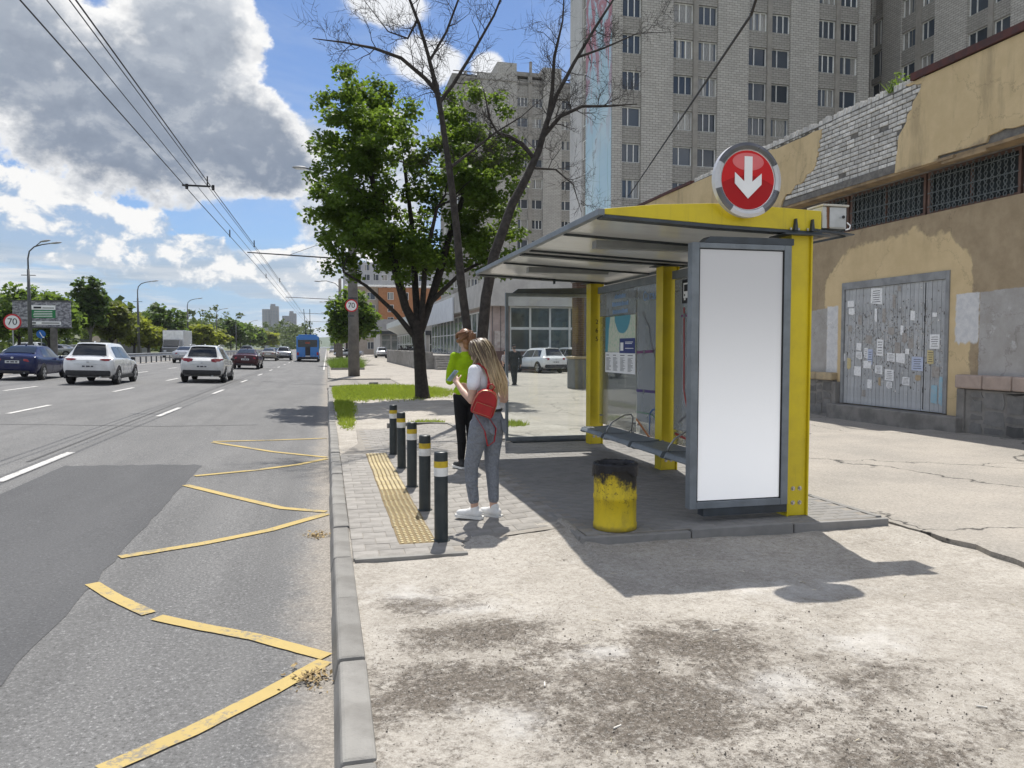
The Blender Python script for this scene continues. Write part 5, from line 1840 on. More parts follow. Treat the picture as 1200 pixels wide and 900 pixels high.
# planted bed by the far kerb
def bedpts(rng, n):
    return np.stack([.35 + 2.3 * rng.random(n), 57 + 14 * rng.random(n), -.03 + 0 * rng.random(n)], 1)
grass("planted_bed", "low green planted bed beside the kerb beyond the concrete pole", bedpts, 9000, .75, 4, L_MID)
MB().box(.3, 2.7, 56.8, 71.2, -.06, .10).build("bed_kerb", M_KERB, kind='structure')
# ------------------------------------------------------------------ apartment blocks
def tilewall(name, c1, c2, joint, bw=.26, bh=.09, mo=.008):
    m, b = newmat(name)
    o = b.co(); x, y, z = b.sep(o)
    br = b.n('ShaderNodeTexBrick')
    b.put(br.inputs['Vector'], b.comb(x + y, z, 0))
    br.inputs['Scale'].default_value = 1
    br.inputs['Brick Width'].default_value = bw; br.inputs['Row Height'].default_value = bh
    br.inputs['Mortar Size'].default_value = mo
    b.put(br.inputs['Color1'], c1); b.put(br.inputs['Color2'], c2); b.put(br.inputs['Mortar'], joint)
    c = V(b, br.outputs[0])
    # expansion joints between wall panels every storey, damp runs, uneven firing
    fz = b.math('ABSOLUTE', b.math('FRACT', z / 3.0) - .5)
    pan = b.ss(fz, .492, .498)
    c = b.mix(pan * .7, c, joint)
    c = b.mix(b.ss(b.noise(b.vscale(o, (.5, .5, .12)), 1.0, 7, .65), .42, .75) * .45, c, tuple(q * .55 for q in c1))
    c = b.mix(b.ss(b.noise(o, 3.1, 5, .6), .5, .8) * .3, c, tuple(min(1, q * 1.3) for q in c1))
    b.out(b.pbr(c, .9, 0, b.bump(V(b, br.outputs[1]), .25, .01), .2))
    return m


M_TILE = tilewall("grey_brick_wall", (.50, .48, .445), (.41, .392, .36), (.23, .22, .205), .52, .20, .022)
M_TILE2 = tilewall("grey_spandrel_brick", (.36, .345, .315), (.30, .285, .262), (.185, .175, .162), .52, .20, .022)
M_TILE_L = tilewall("pale_brick_wall", (.60, .59, .58), (.53, .52, .51), (.42, .41, .40))
M_BAND = pm("concrete_band", (.32, .30, .272), (.25, .235, .212), 1.2, .9, .2, 20)
M_WFRAME = pm("white_window_frame", (.80, .80, .78), (.66, .66, .64), 3, .6, 0, rnd=.22)


def panemat(name, base, spread):
    m, b = newmat(name)
    r = b.rnd()
    o = b.co(); x, y, z = b.sep(o)
    fold = b.math('SINE', (x + y) * 22.0 + b.noise(o, 2, 2) * 14.0) * .5 + .5
    cur = b.mix(fold * .5, (.24, .235, .22), (.38, .37, .35))
    has = b.ss(r, .60, .61)
    dark = b.mix(r, base, spread)
    c = b.mix(has * b.ss(b.noise(b.comb(x + y, r * 40, 0), 1.3, 2), .42, .46), dark, cur)
    b.out(b.pbr(c, .08, 0, None, .6))
    return m


M_PANE = panemat("window_pane", (.020, .028, .040), (.09, .11, .14))
M_PANE_D = panemat("stair_pane", (.018, .028, .036), (.03, .045, .055))
M_SILLM = pm("window_sill_metal", (.20, .20, .20), None, 3, .5, 0)


def window_meshes(w, h, style):
    """window in its own plane: x across, z up, looking along -y"""
    f = MB(); t = .07
    f.box(0, t, -.06, .02, 0, h).box(w - t, w, -.06, .02, 0, h).box(t, w - t, -.059, .019, 0, t).box(t, w - t, -.059, .019, h - t, h)
    cuts = {2: (.36,), 3: (.34, .67), 1: (), 4: (.62,)}[style]
    for c in cuts:
        f.box(w * c - t * .55, w * c + t * .55, -.058, .018, t, h - t)
    fm = f.mesh("frame"); fm.materials.append(M_WFRAME)
    g = MB().box(t * .5, w - t * .5, .022, .032, t * .5, h - t * .5)
    gm = g.mesh("pane"); gm.materials.append(M_PANE)
    s = MB().box(-.04, w + .04, -.16, .0, -.05, -.003)
    sm = s.mesh("sill"); sm.materials.append(M_SILLM)
    return fm, gm, sm


WCACHE = {}


def put_window(parent, x, y, z, w, h, style, rz=0.0, sill=True):
    key = (round(w, 2), round(h, 2), style)
    if key not in WCACHE: WCACHE[key] = window_meshes(w, h, style)
    fm, gm, sm = WCACHE[key]
    f = D.objects.new("window", fm); COL.objects.link(f); f.parent = parent
    q = ORG[parent.name]
    f.location = (x - q[0], y - q[1], z - q[2]); f.rotation_euler = (0, 0, rz)
    g = D.objects.new("pane", gm); COL.objects.link(g); g.parent = f
    if sill:
        s = D.objects.new("sill", sm); COL.objects.link(s); s.parent = f
    return f


def facade_y(parent, y, z0, z1, cols, floors, wz, wh, wallmat, spmat, thick=.5, setback=.16):
    """front facing the camera side: cols = [(x0, x1, kind)] kind 'p' pier, 'w' window bay, 't' thin fin"""
    piers = MB(); fins = MB(); sps = {}
    def spand(x0, x1, za, zb):
        k = (round(x1 - x0, 2), round(zb - za, 2))
        if k not in sps:
            o = MB().box(0, k[0], 0, thick - setback, 0, k[1]).build("spandrel", spmat, parent, local=True); sps[k] = o
            o.location = (x0 - ORG[parent.name][0], y + setback - ORG[parent.name][1], za - ORG[parent.name][2])
        else: inst(sps[k], parent, (x0, y + setback, za))
    for (x0, x1, kd) in cols:
        if kd == 'p': piers.box(x0, x1, y, y + thick, z0, z1)
        elif kd == 't': fins.box(x0, x1, y + .02, y + thick, z0, z1)
        else:
            zb = z0
            for fl in floors:
                zt = fl + wz
                if zt > zb: spand(x0, x1, zb, zt)
                zb = zt + wh
            spand(x0, x1, zb, z1)
    piers.build("brick_pier_wall", wallmat, parent)
    if fins.v: fins.build("fin", M_BAND, parent)


rw = random.Random(31)
# --- tall block with the painted end wall
tb = thing("apartment_building", "tallest grey brick apartment block with a painted blue end wall", "building", (36, 60, 0))
FH = 3.0
ZT = 42.5
fl = [FH * i for i in range(0, 14)]
WZ, WH = 2.16, 1.60
cols = [(23.3, 24.15, 'p'), (24.15, 25.88, 'w'), (25.88, 28.76, 'p'), (28.76, 30.64, 'w'), (30.64, 31.07, 't'), (31.07, 32.90, 'w'), (32.90, 35.84, 'p'), (35.84, 37.68, 'w'), (37.68, 38.10, 't'), (38.10, 39.94, 'w'),
        (39.94, 42.74, 'p'), (42.74, 44.54, 'w'), (44.54, 44.96, 't'), (44.96, 46.84, 'w'), (46.84, 48.0, 'p')]
facade_y(tb, 60.0, 0, ZT, cols, fl, WZ, WH, M_TILE, M_TILE2)
for (x0, x1, kd) in cols:
    if kd != 'w': continue
    for i in range(3, 11):
        st_ = 3 if rw.random() < .55 else 2
        put_window(tb, x0 + .01, 60.36, fl[i] + WZ, x1 - x0 - .02, WH, st_)
MB().box(23.4, 47.9, 60.51, 71, 0, ZT - .3).build("core", M_TILE2, tb)
MB().box(48.0, 52.6, 66.0, 72, 0, ZT).box(48.01, 48.3, 60.5, 66, 0, ZT - .01).build("return_wall", M_TILE, tb)
# end wall towards the road: mural, stair windows, pale strip
m, b = newmat("painted_mural")
o = b.co(); x, y, z = b.sep(o)
c = b.mix(b.ss(b.noise(o, .22, 5, .6), .35, .7), (.40, .56, .66), (.50, .62, .68))
c = b.mix(b.ss(b.noise(b.vscale(o, (1, 1, .5)), .35, 6, .65, 1.2) + (z - 2) * .006, .50, .56) * b.ss(z, -4, 8), c, (.42, .20, .24))
c = b.mix(b.ss(b.noise(o, .6, 5, .7), .60, .66) * .6, c, (.20, .17, .19))
ln = b.ss(b.math('ABSOLUTE', b.math('FRACT', (y + b.noise(o, .25, 3) * 1.2) / 1.9) - .5), .475, .49)
c = b.mix(ln * b.ss(z, 4, -8) * .8, c, (.10, .30, .20))
pan = b.ss(b.math('ABSOLUTE', b.math('FRACT', z / 1.5) - .5), .485, .495)
c = b.mix(pan * .25, c, (.28, .36, .42))
b.out(b.pbr(c, .85))
mu = MB().box(-.02, .0, -3.2, 3.2, -20.6, 20.6).build("mural", m, tb, local=True)
mu.location = (23.28 - 36, 63.4 - 60, 20.9)
MB().box(23.29, 23.6, 60.51, 66.62, 0, ZT).box(23.45, 23.7, 66.62, 67.62, 0, ZT).build("end_wall", M_TILE, tb)
MB().box(23.22, 23.6, 67.62, 71.1, 0, ZT - .02).build("pale_end_wall", M_TILE_L, tb)
for i in range(3, 13):
    put_window(tb, 23.40, 67.6, fl[i] + 1.0, .94, 1.7, 1, R(-90), False)
# wing along the right
wg = [(41, 41.6, 'p'), (41.6, 43.3, 'w'), (43.3, 46.3, 'p'), (46.3, 48.0, 'w'), (48.0, 48.45, 't'), (48.45, 50.15, 'w'), (50.15, 51.9, 'w0'), (51.9, 53.55, 'w'), (53.55, 54.3, 'x')]
wing_cols = [(38.0, 41.0, 'p'), (41.0, 42.7, 'w'), (42.7, 43.15, 't'), (43.15, 44.85, 'w'), (44.85, 47.4, 'p'), (47.4, 49.1, 'w'), (49.1, 49.5, 't'), (49.5, 51.2, 'w'), (51.2, 51.9, 'p'), (51.9, 53.6, 'w'), (53.6, 54.1, 't')]
wing_cols = [(38.0, 42.5, 'p'), (42.5, 44.2, 'w'), (44.2, 44.6, 't'), (44.6, 46.3, 'w'), (46.3, 49.35, 'p'), (49.35, 51.05, 'w'), (51.05, 51.5, 't'), (51.5, 53.6, 'w'), (53.6, 57.05, 'p'), (57.05, 58.75, 'w'), (58.75, 59.3, 't'), (59.3, 61.1, 'w'), (61.1, 63.5, 'p'), (63.5, 65.1, 's'), (65.1, 66.0, 'p')]
XW = 52.2
piers, sp, fins = MB(), MB(), MB()
for (ya, yb_, kd) in wing_cols:
    if kd == 'p': piers.box(XW, XW + .5, ya, yb_, 0, ZT)
    elif kd == 't': fins.box(XW + .02, XW + .5, ya, yb_, 0, ZT)
    else:
        zb = 0
        hgt = WH if kd == 'w' else 2.45
        wz = WZ if kd == 'w' else .9
        for f_ in fl:
            MB().box(XW + .16, XW + .5, ya, yb_, zb, f_ + wz).build("spandrel", M_TILE2, tb); zb = f_ + wz + hgt
        MB().box(XW + .16, XW + .5, ya, yb_, zb, ZT).build("spandrel", M_TILE2, tb)
        for i in range(5, 11):
            put_window(tb, XW + .36, yb_ - .01, fl[i] + wz, yb_ - ya - .02, hgt, 2 if kd == 'w' else 4, R(-90))
piers.build("brick_pier_wall", M_TILE, tb); fins.build("fin", M_BAND, tb)
MB().box(XW + .51, XW + 10, 38, 66, 0, ZT - .3).build("core", M_TILE2, tb)

# --- second block behind the trees
sb_ = thing("apartment_building", "grey apartment block standing farther back, left of the mural wall", "building", (29, 105, 0))
FH2 = 2.86
fl2 = [FH2 * i for i in range(0, 14)]
c2 = [(17.4, 18.9, 'w'), (18.9, 19.3, 't'), (19.3, 20.8, 'w'), (20.8, 23.6, 'p'), (23.6, 26.5, 'p'), (26.5, 28.1, 'w'), (28.1, 28.65, 't'), (28.65, 30.25, 'w'), (30.25, 33.05, 'p'), (33.05, 34.7, 'w'), (34.7, 35.2, 't'), (35.2, 36.8, 'w'), (36.8, 39.6, 'p')]
facade_y(sb_, 105.0, 0, 39.9, c2, fl2, 1.35, 1.35, M_TILE, M_TILE2)
for (x0, x1, kd) in c2:
    if kd != 'w': continue
    for i in range(3, 13):
        put_window(sb_, x0 + .01, 105.36, fl2[i] + 1.35, x1 - x0 - .02, 1.35, 2 if rw.random() < .6 else 3, sill=False)
MB().box(17.3, 39.6, 105.51, 117, 0, 39.6).build("core", M_TILE2, sb_)
MB().box(23.62, 26.4, 104.98, 110, 39.9, 41.5).build("roof_block", M_TILE, sb_)
MB().box(30.3, 33.0, 104.98, 110, 39.9, 41.3).build("roof_block", M_TILE, sb_)
MB().box(26.41, 30.29, 105.3, 109, 39.9, 40.5).build("roof_parapet", M_BAND, sb_)
MB().box(28.3, 28.6, 104.9, 105.3, 39.9, 41.9).build("fin", M_BAND, sb_)
MB().box(17.3, 39.6, 104.9, 105.0, 38.9, 39.05).build("cornice", M_BAND, sb_)
# windows of the side wall facing the road
for i in range(3, 13):
    put_window(sb_, 17.28, 113.0, fl2[i] + 1.35, 1.5, 1.35, 2, R(-90), False)

# ------------------------------------------------------------------ shop with the glass front
M_FASC = pm("fascia_concrete", (.44, .43, .41), (.34, .33, .315), 1.0, .85, .25, 25)
M_SHOPF = pm("white_shop_frame", (.66, .66, .65), (.56, .56, .55), 3, .5, .05)
m, b = newmat("shop_pane")
o = b.co(); r = b.rnd()
c = b.mix(b.ss(b.noise(o, .9, 3), .4, .6), (.018, .028, .026), (.06, .075, .07))
b.out(b.pbr(c, .05, 0, None, .55))
M_SHOPP = m
m, b = newmat("pale_shop_pane")
o = b.co()
c = b.mix(b.ss(b.noise(o, .7, 3), .4, .6), (.14, .17, .17), (.26, .28, .28))
b.out(b.pbr(c, .06, 0, None, .5))
M_SHOPP2 = m
M_PLINTHR = pm("red_brown_tile", (.14, .085, .07), (.10, .065, .055), 4, .7, .2, 40)
M_PINK = pm("pinkish_tile_wall", (.38, .31, .285), (.30, .245, .225), 2.5, .8, .2, 30)
shp = thing("shop_building", "low shop with dark glass front and wide concrete fascia behind the shelter", "shop", (12, 52, 0))
SYF = 52.0
MB().box(11.2, 40, SYF - .05, SYF + .4, -.1, 1.35).build("plinth", M_PLINTHR, shp)
MB().box(11.2, 12.58, SYF + .02, SYF + .4, 1.351, 4.50).build("tile_wall", M_PINK, shp)
MB().box(10.6, 40, SYF - .8, SYF + .5, 4.501, 6.6).box(10.6, 11.5, SYF + .501, 84, 4.501, 6.2).build("fascia", M_FASC, shp)
MB().box(11.55, 40, SYF + .51, 84, 0, 6.1).build("body", M_FASC, shp)
nx = 0
for k in range(9):
    x0 = 12.6 + 1.47 * k
    for (za, zb) in ((1.42, 2.93), (2.99, 4.46)):
        w_ = MB().box(x0, x0 + .07, SYF - .01, SYF + .1, za, zb).box(x0 + 1.40, x0 + 1.468, SYF - .01, SYF + .1, za, zb).box(x0 + .07, x0 + 1.40, SYF - .009, SYF + .099, za, za + .06).box(x0 + .07, x0 + 1.40, SYF - .009, SYF + .099, zb - .06, zb).build("window", M_SHOPF, shp)
        MB().box(x0 + .06, x0 + 1.41, SYF + .05, SYF + .06, za + .05, zb - .05).build("pane", M_SHOPP, w_)
MB().box(12.58, 26, SYF - .03, SYF + .12, 1.351, 1.415).box(12.58, 26, SYF - .03, SYF + .12, 2.932, 2.988).box(12.58, 26, SYF - .03, SYF + .12, 4.462, 4.499).build("transom", M_SHOPF, shp)
# faded poster board on the tile wall
pb = MB().box(11.45, 12.3, SYF - .02, SYF + .018, 1.6, 2.75).build("poster_board", pm("faded_poster", (.30, .25, .23), (.50, .46, .42), 2.2, .7, 0), shp)
MB().box(11.42, 11.45, SYF - .03, SYF + .017, 1.57, 2.78).box(12.3, 12.33, SYF - .03, SYF + .017, 1.57, 2.78).build("poster_frame", M_DKGREY, pb)
for xx in (11.3, 11.9, 12.45):
    MB().cyl((xx, SYF - .08, 1.35), (xx, SYF - .08, 4.5), .02, n=6).build("drain_pipe", M_DKGREY, shp)
# side towards the road
for k in range(14):
    y0 = SYF + .6 + 2.15 * k
    w_ = MB().box(11.16, 11.26, y0, y0 + .08, .9, 4.3).box(11.16, 11.26, y0 + 2.06, y0 + 2.14, .9, 4.3).box(11.161, 11.259, y0 + .08, y0 + 2.06, .9, .98).box(11.161, 11.259, y0 + .08, y0 + 2.06, 2.7, 2.78).box(11.161, 11.259, y0 + .08, y0 + 2.06, 4.2, 4.3).build("window", M_SHOPF, shp)
    MB().box(11.21, 11.22, y0 + .05, y0 + 2.1, .95, 4.25).build("pane", M_SHOPP2, w_)
MB().box(11.15, 11.27, SYF + .5, 84, -.1, .895).box(11.15, 11.27, SYF + .5, 84, 4.302, 4.5).build("side_wall", M_PINK, shp)
MB().box(10.45, 10.56, 64, 82.5, 3.9, 5.9).build("sign_board", pm("blank_sign_board", (.62, .64, .68), (.54, .56, .60), 1.2, .5, 0), shp)
# terrace, retaining wall and steps
M_TERR = pm("terrace_stone", (.30, .285, .265), (.20, .19, .175), 2.2, .9, .4, 20)
te = thing("terrace", "raised stone terrace with rubble retaining wall in front of the shop", "terrace", (7, 70, 0))
MB().box(7.05, 11.1, 56.9, 90, -.1, 1.02).build("floor", M_TERR, te)
yy = 57.4
while yy < 88:
    L = .62 + rw.random() * .12
    MB().box(6.72, 7.04, yy, yy + L - .02, -.1, 1.30 + rw.uniform(-.05, .05)).build("wall_block", M_TERR, te, bevel=.03)
    yy += L
xx = 6.9
for k in range(5):
    L = .55
    MB().box(6.72 + .0 + L * k, 6.72 + L * (k + 1) - .02, 57.02, 57.38, -.1, 1.28 + rw.uniform(-.04, .04)).build("wall_block", M_TERR, te, bevel=.03) if k < 2 else None
for k in range(6):
    MB().box(7.86, 10.9, 56.9 - .34 * (6 - k), 56.895 - .34 * (5 - k), -.1, .17 * (k + 1) - .02).build("step", M_TERR, te, bevel=.02)

# ------------------------------------------------------------------ farther low shops and blocks on the right
ls = thing("shop_building", "low shop with a white slanted canopy beyond the terrace", "shop", (11, 100, 0))
MB().box(11.0, 30, 86, 122, 0, 4.6).build("body", M_FASC, ls)
MB().prism([(9.2, 88, 4.5), (11.0, 88, 3.6), (11.0, 88, 5.6), (9.2, 88, 5.3)], (0, 33, 0)).build("canopy", pm("white_canopy", (.60, .62, .60), (.50, .52, .50), 1, .6, 0), ls)
MB().box(10.9, 26, 85.6, 85.98, 3.0, 3.5).build("dark_band", M_DKGREY, ls)
for k in range(12):
    y0 = 86.5 + 2.9 * k
    w_ = MB().box(10.90, 10.99, y0, y0 + .1, .8, 3.4).box(10.90, 10.99, y0 + 2.7, y0 + 2.8, .8, 3.4).box(10.901, 10.989, y0 + .1, y0 + 2.7, 3.3, 3.4).box(10.901, 10.989, y0 + .1, y0 + 2.7, 2.0, 2.08).build("window", M_SHOPF, ls)
    MB().box(10.95, 10.96, y0 + .05, y0 + 2.75, .82, 3.35).build("pane", M_SHOPP2, w_)
for k in range(4):
    x0 = 11.3 + 2.2 * k
    w_ = MB().box(x0, x0 + .1, 85.88, 85.98, .6, 3.0).box(x0 + 2.0, x0 + 2.1, 85.88, 85.98, .6, 3.0).box(x0 + .1, x0 + 2.0, 85.881, 85.979, 1.9, 1.98).build("window", M_SHOPF, ls)
    MB().box(x0 + .05, x0 + 2.05, 85.93, 85.94, .6, 3.0).build("pane", M_SHOPP, w_)
ls2 = thing("shop_building", "far grey kiosk shop with dark flat canopy behind parked cars", "shop", (12, 140, 0))
MB().box(9.5, 30, 140, 160, 0, 5.6).build("body", M_FASC, ls2)
MB().box(7.6, 20, 136.5, 139.9, 4.0, 4.5).build("canopy", M_DKGREY, ls2)
MB().box(7.4, 20, 136.2, 140.0, 4.51, 6.6).build("fascia", pm("grey_fascia", (.34, .34, .35), (.28, .28, .29), 1, .7, 0), ls2)
for k in range(5):
    x0 = 9.7 + 1.8 * k
    w_ = MB().box(x0, x0 + .1, 139.9, 139.99, .3, 3.8).box(x0 + 1.6, x0 + 1.7, 139.9, 139.99, .3, 3.8).box(x0 + .1, x0 + 1.6, 139.901, 139.989, 2.9, 3.0).build("window", M_SHOPF, ls2)
    MB().box(x0 + .05, x0 + 1.65, 139.93, 139.94, .3, 3.8).build("pane", M_SHOPP2, w_)
ob = thing("brick_building", "orange brick building with pale glazed bays beyond the low shops", "building", (12, 180, 0))
M_ORANGE = pm("orange_brick", (.36, .165, .075), (.29, .13, .06), 2, .85, .2, 20)
M_PALEB = pm("pale_brick", (.40, .34, .28), (.33, .28, .23), 2, .85, .2, 20)
MB().box(11.9, 30, 180, 200, 0, 15.6).build("wall", M_ORANGE, ob)
MB().box(4.4, 11.89, 181, 200, 0, 15.8).build("pale_wall", M_PALEB, ob)
for k in range(5):
    for (x0, w2) in ((5.0, 1.5), (9.3, 1.9), (14.0, 1.4), (17.5, 1.4)):
        put_window(ob, x0, 180.93 if x0 < 11.9 else 179.93, 1.2 + 2.9 * k, w2, 1.7, 2, sill=False)
MB().box(4.2, 26, 179.6, 180.9, 15.81, 16.2).build("cornice", M_WFRAME, ob)
gb = thing("office_block", "pale grey block with dark window grid above the orange brick building", "building", (16, 240, 0))
MB().box(5.5, 34, 240, 260, 0, 28).build("wall", pm("pale_block_wall", (.42, .43, .45), (.36, .37, .39), .6, .8, 0), gb)
for k in range(9):
    for j in range(9):
        put_window(gb, 6.2 + 2.7 * j, 239.95, 1.4 + 3.0 * k, 1.7, 1.9, 2, sill=False)

# ------------------------------------------------------------------ far towers
M_TOWER = pm("tower_wall", (.24, .24, .25), (.19, .19, .20), .05, .85, 0)
M_TOWERW = pm("tower_glass", (.13, .15, .18), (.20, .22, .25), .3, .3, 0)
for (xa, xb, H, y, lab) in ((-110, -82.5, 74, 1400, "left and taller of two far grey towers at the end of the road"), (-76.5, -52.5, 62, 1405, "right and lower of two far grey towers at the end of the road")):
    t = thing("tower_block", lab, "tower block", ((xa + xb) / 2, y, 0), 0, "far towers")
    w_ = xb - xa
    MB().box(xa, xa + w_ * .48, y, y + 22, 0, H * .93).box(xa + w_ * .50, xb, y - 3, y + 22, 0, H).box(xa + w_ * .52, xb - w_ * .2, y, y + 15, H, H + 4).build("body", M_TOWER, t)
    for k in range(6):
        x0 = xa + w_ * (.04 + .163 * k)
        for q in range(int(H / 3.1) - 2):
            pass
        mb = MB()
        for q in range(int(H / 3.1) - 2):
            yf = y - .15 if k < 3 else y - 3.15
            mb.box(x0, x0 + w_ * .09, yf, yf + .2, 3 + 3.05 * q, 4.9 + 3.05 * q)
        mb.build("window_column", M_TOWERW, t)
M_FARW = pm("far_block_wall", (.44, .43, .42), (.36, .36, .37), .1, .85, 0)
for k, (xa, xb, H, y, lab) in enumerate(((22, 75, 52, 1500, "wide pale block on the far hill above the bus"), (6, 30, 30, 1250, "small far block at the end of the street right of the bus"), (-36, -22, 9, 700, "small white far building left of the bus among the trees"))):
    t = thing("far_building", lab, "building", ((xa + xb) / 2, y, 0), 0, "far buildings")
    MB().box(xa, xb, y, y + 15, 0, H).build("body", M_FARW, t)
    n = max(3, int((xb - xa) / 5))
    for j in range(n):
        x0 = xa + (xb - xa) * (j + .25) / n
        mb = MB()
        for q in range(int(H / 3.3)):
            mb.box(x0, x0 + (xb - xa) / n * .5, y - .15, y + .1, 1.2 + 3.2 * q, 3.0 + 3.2 * q)
        mb.build("window_column", M_TOWERW, t)
# rising ground on the horizon
hl = MB()
def hillf(u, v):
    x = -900 + 2100 * u
    y = 1550 + 1500 * v
    h = (16 + 44 * (u ** 1.2)) * math.sin(min(1, v * 1.6) * math.pi / 2) + 6 * fbm(x * .004, y * .004, 1)
    return (x, y, -1 + max(0, h))
hl.grid(hillf, 60, 12)
hl.build("hills", pm("wooded_hill", (.055, .085, .045), (.085, .105, .06), .012, .95, 0), kind='structure', smooth=True)
# ------------------------------------------------------------------ poles, lamps, wires, signs
M_POLEC = pm("pole_concrete", (.15, .142, .132), (.10, .094, .088), 2.5, .92, .35, 40)
M_LAMPP = pm("lamp_pole_steel", (.085, .088, .09), (.06, .062, .065), 3, .6, .1, 40)
M_LAMPH = pm("lamp_head_grey", (.34, .35, .36), (.26, .27, .28), 6, .5, .05)
M_WIRE = pm("overhead_wire", (.020, .020, .022), None, 6, .6, 0)
M_SRED = pm("sign_red", (.50, .02, .03), (.42, .02, .03), 6, .5, 0)
M_SWHITE = pm("sign_white", (.72, .73, .73), (.64, .65, .65), 6, .5, 0)
M_SBLUE = pm("sign_blue", (.02, .14, .46), None, 6, .5, 0)


def speed_sign(parent, x, y, z, r):
    n = 36
    P = lambda rr_, yy: [(x + rr_ * math.cos(2 * math.pi * i / n), yy, z + rr_ * math.sin(2 * math.pi * i / n)) for i in range(n)]
    pl = MB().prism(P(r, y), (0, .02, 0)).build("sign_plate", M_SRED, parent)
    MB().prism(P(r * .80, y - .004), (0, .003, 0)).build("sign_face", M_SWHITE, pl)
    text("numerals", "70", r * 1.15, M_PRINTBLACK, pl, (x, y - .006, z), (R(90), 0, 0), ext=.002, sp=.95)
    return pl


# concrete pole at the kerb with sign, lamp and wire bracket
PXX, PYY = 1.50, 44.2
cp = thing("concrete_pole", "thick concrete pole at the kerb corner carrying the wire bracket and lamp", "pole", (PXX, PYY, -.04))
MB().tube([(PXX, PYY, -.1), (PXX - .01, PYY, 4), (PXX - .06, PYY, 11.2)], [.335, .285, .19], 20).build("shaft", M_POLEC, cp, smooth=True)
MB().tube([(PXX - .06, PYY, 10.9), (PXX - .5, PYY, 11.2), (PXX - 1.4, PYY, 11.40), (PXX - 2.5, PYY, 11.60)], .045, 8).build("lamp_arm", M_LAMPP, cp, smooth=True)
lh = MB().ell((PXX - 2.85, PYY, 11.62), (.42, .16, .09), 14, 8).build("lamp_head", M_LAMPH, cp, smooth=True)
MB().ell((PXX - 2.85, PYY, 11.56), (.30, .12, .05), 12, 6).build("lamp_glass", M_SWHITE, lh, smooth=True)
MB().tube([(PXX - .05, PYY, 6.62), (-4.2, PYY, 6.85)], [.045, .03], 8).build("wire_bracket", M_WIRE, cp)
MB().tube([(PXX - .05, PYY, 8.1), (-2.0, PYY, 6.76)], .012, 5).build("stay", M_WIRE, cp)
for z in (6.6, 8.1, 3.4, 4.4):
    MB().cyl((PXX - .03, PYY, z - .05), (PXX - .03, PYY, z + .05), .295 if z < 5 else .262, n=20).build("clamp", M_DKGREY, cp)
sp70 = thing("speed_sign", "round 70 speed limit sign strapped to the thick concrete pole", "road sign", (1.42, 43.84, 4.0))
speed_sign(sp70, 1.38, 43.84, 3.98, .36)
# farther poles of the wire line on the right
for k, (x, y, lab) in enumerate(((1.45, 84, "slim concrete pole with curved lamp arm just left of the thick pole"), (1.6, 122, "third concrete pole of the wire line beyond the small round tree"), (1.6, 160, "fourth concrete pole of the wire line far down the street"))):
    t = thing("concrete_pole", lab, "pole", (x, y, -.04), 0, "poles of the overhead wire line")
    MB().tube([(x, y, -.1), (x, y, 9.0)], [.24, .16], 14).build("shaft", M_POLEC, t, smooth=True)
    MB().tube([(x, y, 8.0), (x - .5, y, 8.5), (x - 1.4, y, 8.75), (x - 2.0, y, 8.72)], .04, 6).build("lamp_arm", M_LAMPP, t, smooth=True)
    MB().ell((x - 2.3, y, 8.70), (.40, .14, .08), 12, 6).build("lamp_head", M_LAMPH, t, smooth=True)
    MB().tube([(x, y, 6.75), (-4.2, y, 6.95)], [.04, .03], 6).build("wire_bracket", M_WIRE, t)
    for z in (7.2, 7.6):
        MB().beam((x - .4, y, z), (x + .4, y, z), .05).build("crossbar", M_LAMPP, t)

# left lamps
for k, (y, lab) in enumerate(((72, "tallest looking street lamp on the left, in front of the billboard"), (110, "second street lamp from the left picture edge"), (147, "third street lamp from the left, above the box truck"), (184, "fourth street lamp from the left picture edge"),
                              (222, "fifth street lamp from the left picture edge"), (262, "sixth street lamp from the left, near the far towers"))):
    x = -24.4
    t = thing("street_lamp", lab, "street lamp", (x, y, .5), 0, "street lamps along the far side of the road")
    MB().tube([(x, y, .45), (x, y, 5.2), (x, y, 8.2)], [.19, .15, .10], 10).build("pole", M_LAMPP, t, smooth=True)
    MB().tube([(x, y, 8.1), (x, y, 9.1), (x + .12, y, 9.7), (x + .5, y, 10.1), (x + 1.1, y, 10.3), (x + 1.9, y, 10.45)], [.07, .065, .06, .055, .05, .045], 8).build("arm", M_LAMPP, t, smooth=True)
    MB().ell((x + 2.15, y, 10.48), (.48, .17, .085), 12, 6, Matrix.Rotation(R(-8), 3, 'Y')).build("lamp_head", M_LAMPH, t, smooth=True)
    if k == 0:
        MB().ell((x + 1.5, y - .5, 10.55), (.45, .17, .085), 12, 6, Matrix.Rotation(R(-12), 3, 'Y')).build("lamp_head", M_LAMPH, t, smooth=True)
        MB().tube([(x + .6, y, 10.15), (x + 1.2, y - .5, 10.48)], .04, 6).build("arm", M_LAMPP, t)
    MB().beam((x - .55, y, 7.7), (x + .55, y, 7.7), .06).build("crossbar", M_LAMPP, t)

# contact wires of the trolley line
def wire(name, pts, r, lab):
    mb = MB().tube(pts, r, 5)
    return tag(mb.build(name, M_WIRE, loc=pts[0]), lab, "wire", "overhead trolley wires")


ys = [-4, 11, 25, 44, 84, 122, 160, 230]
def wz(y, base):
    if y < 44: return base + .10 * ((y - 25) / 19) ** 2 * (1 if y > 25 else -.3)
    return base + .1


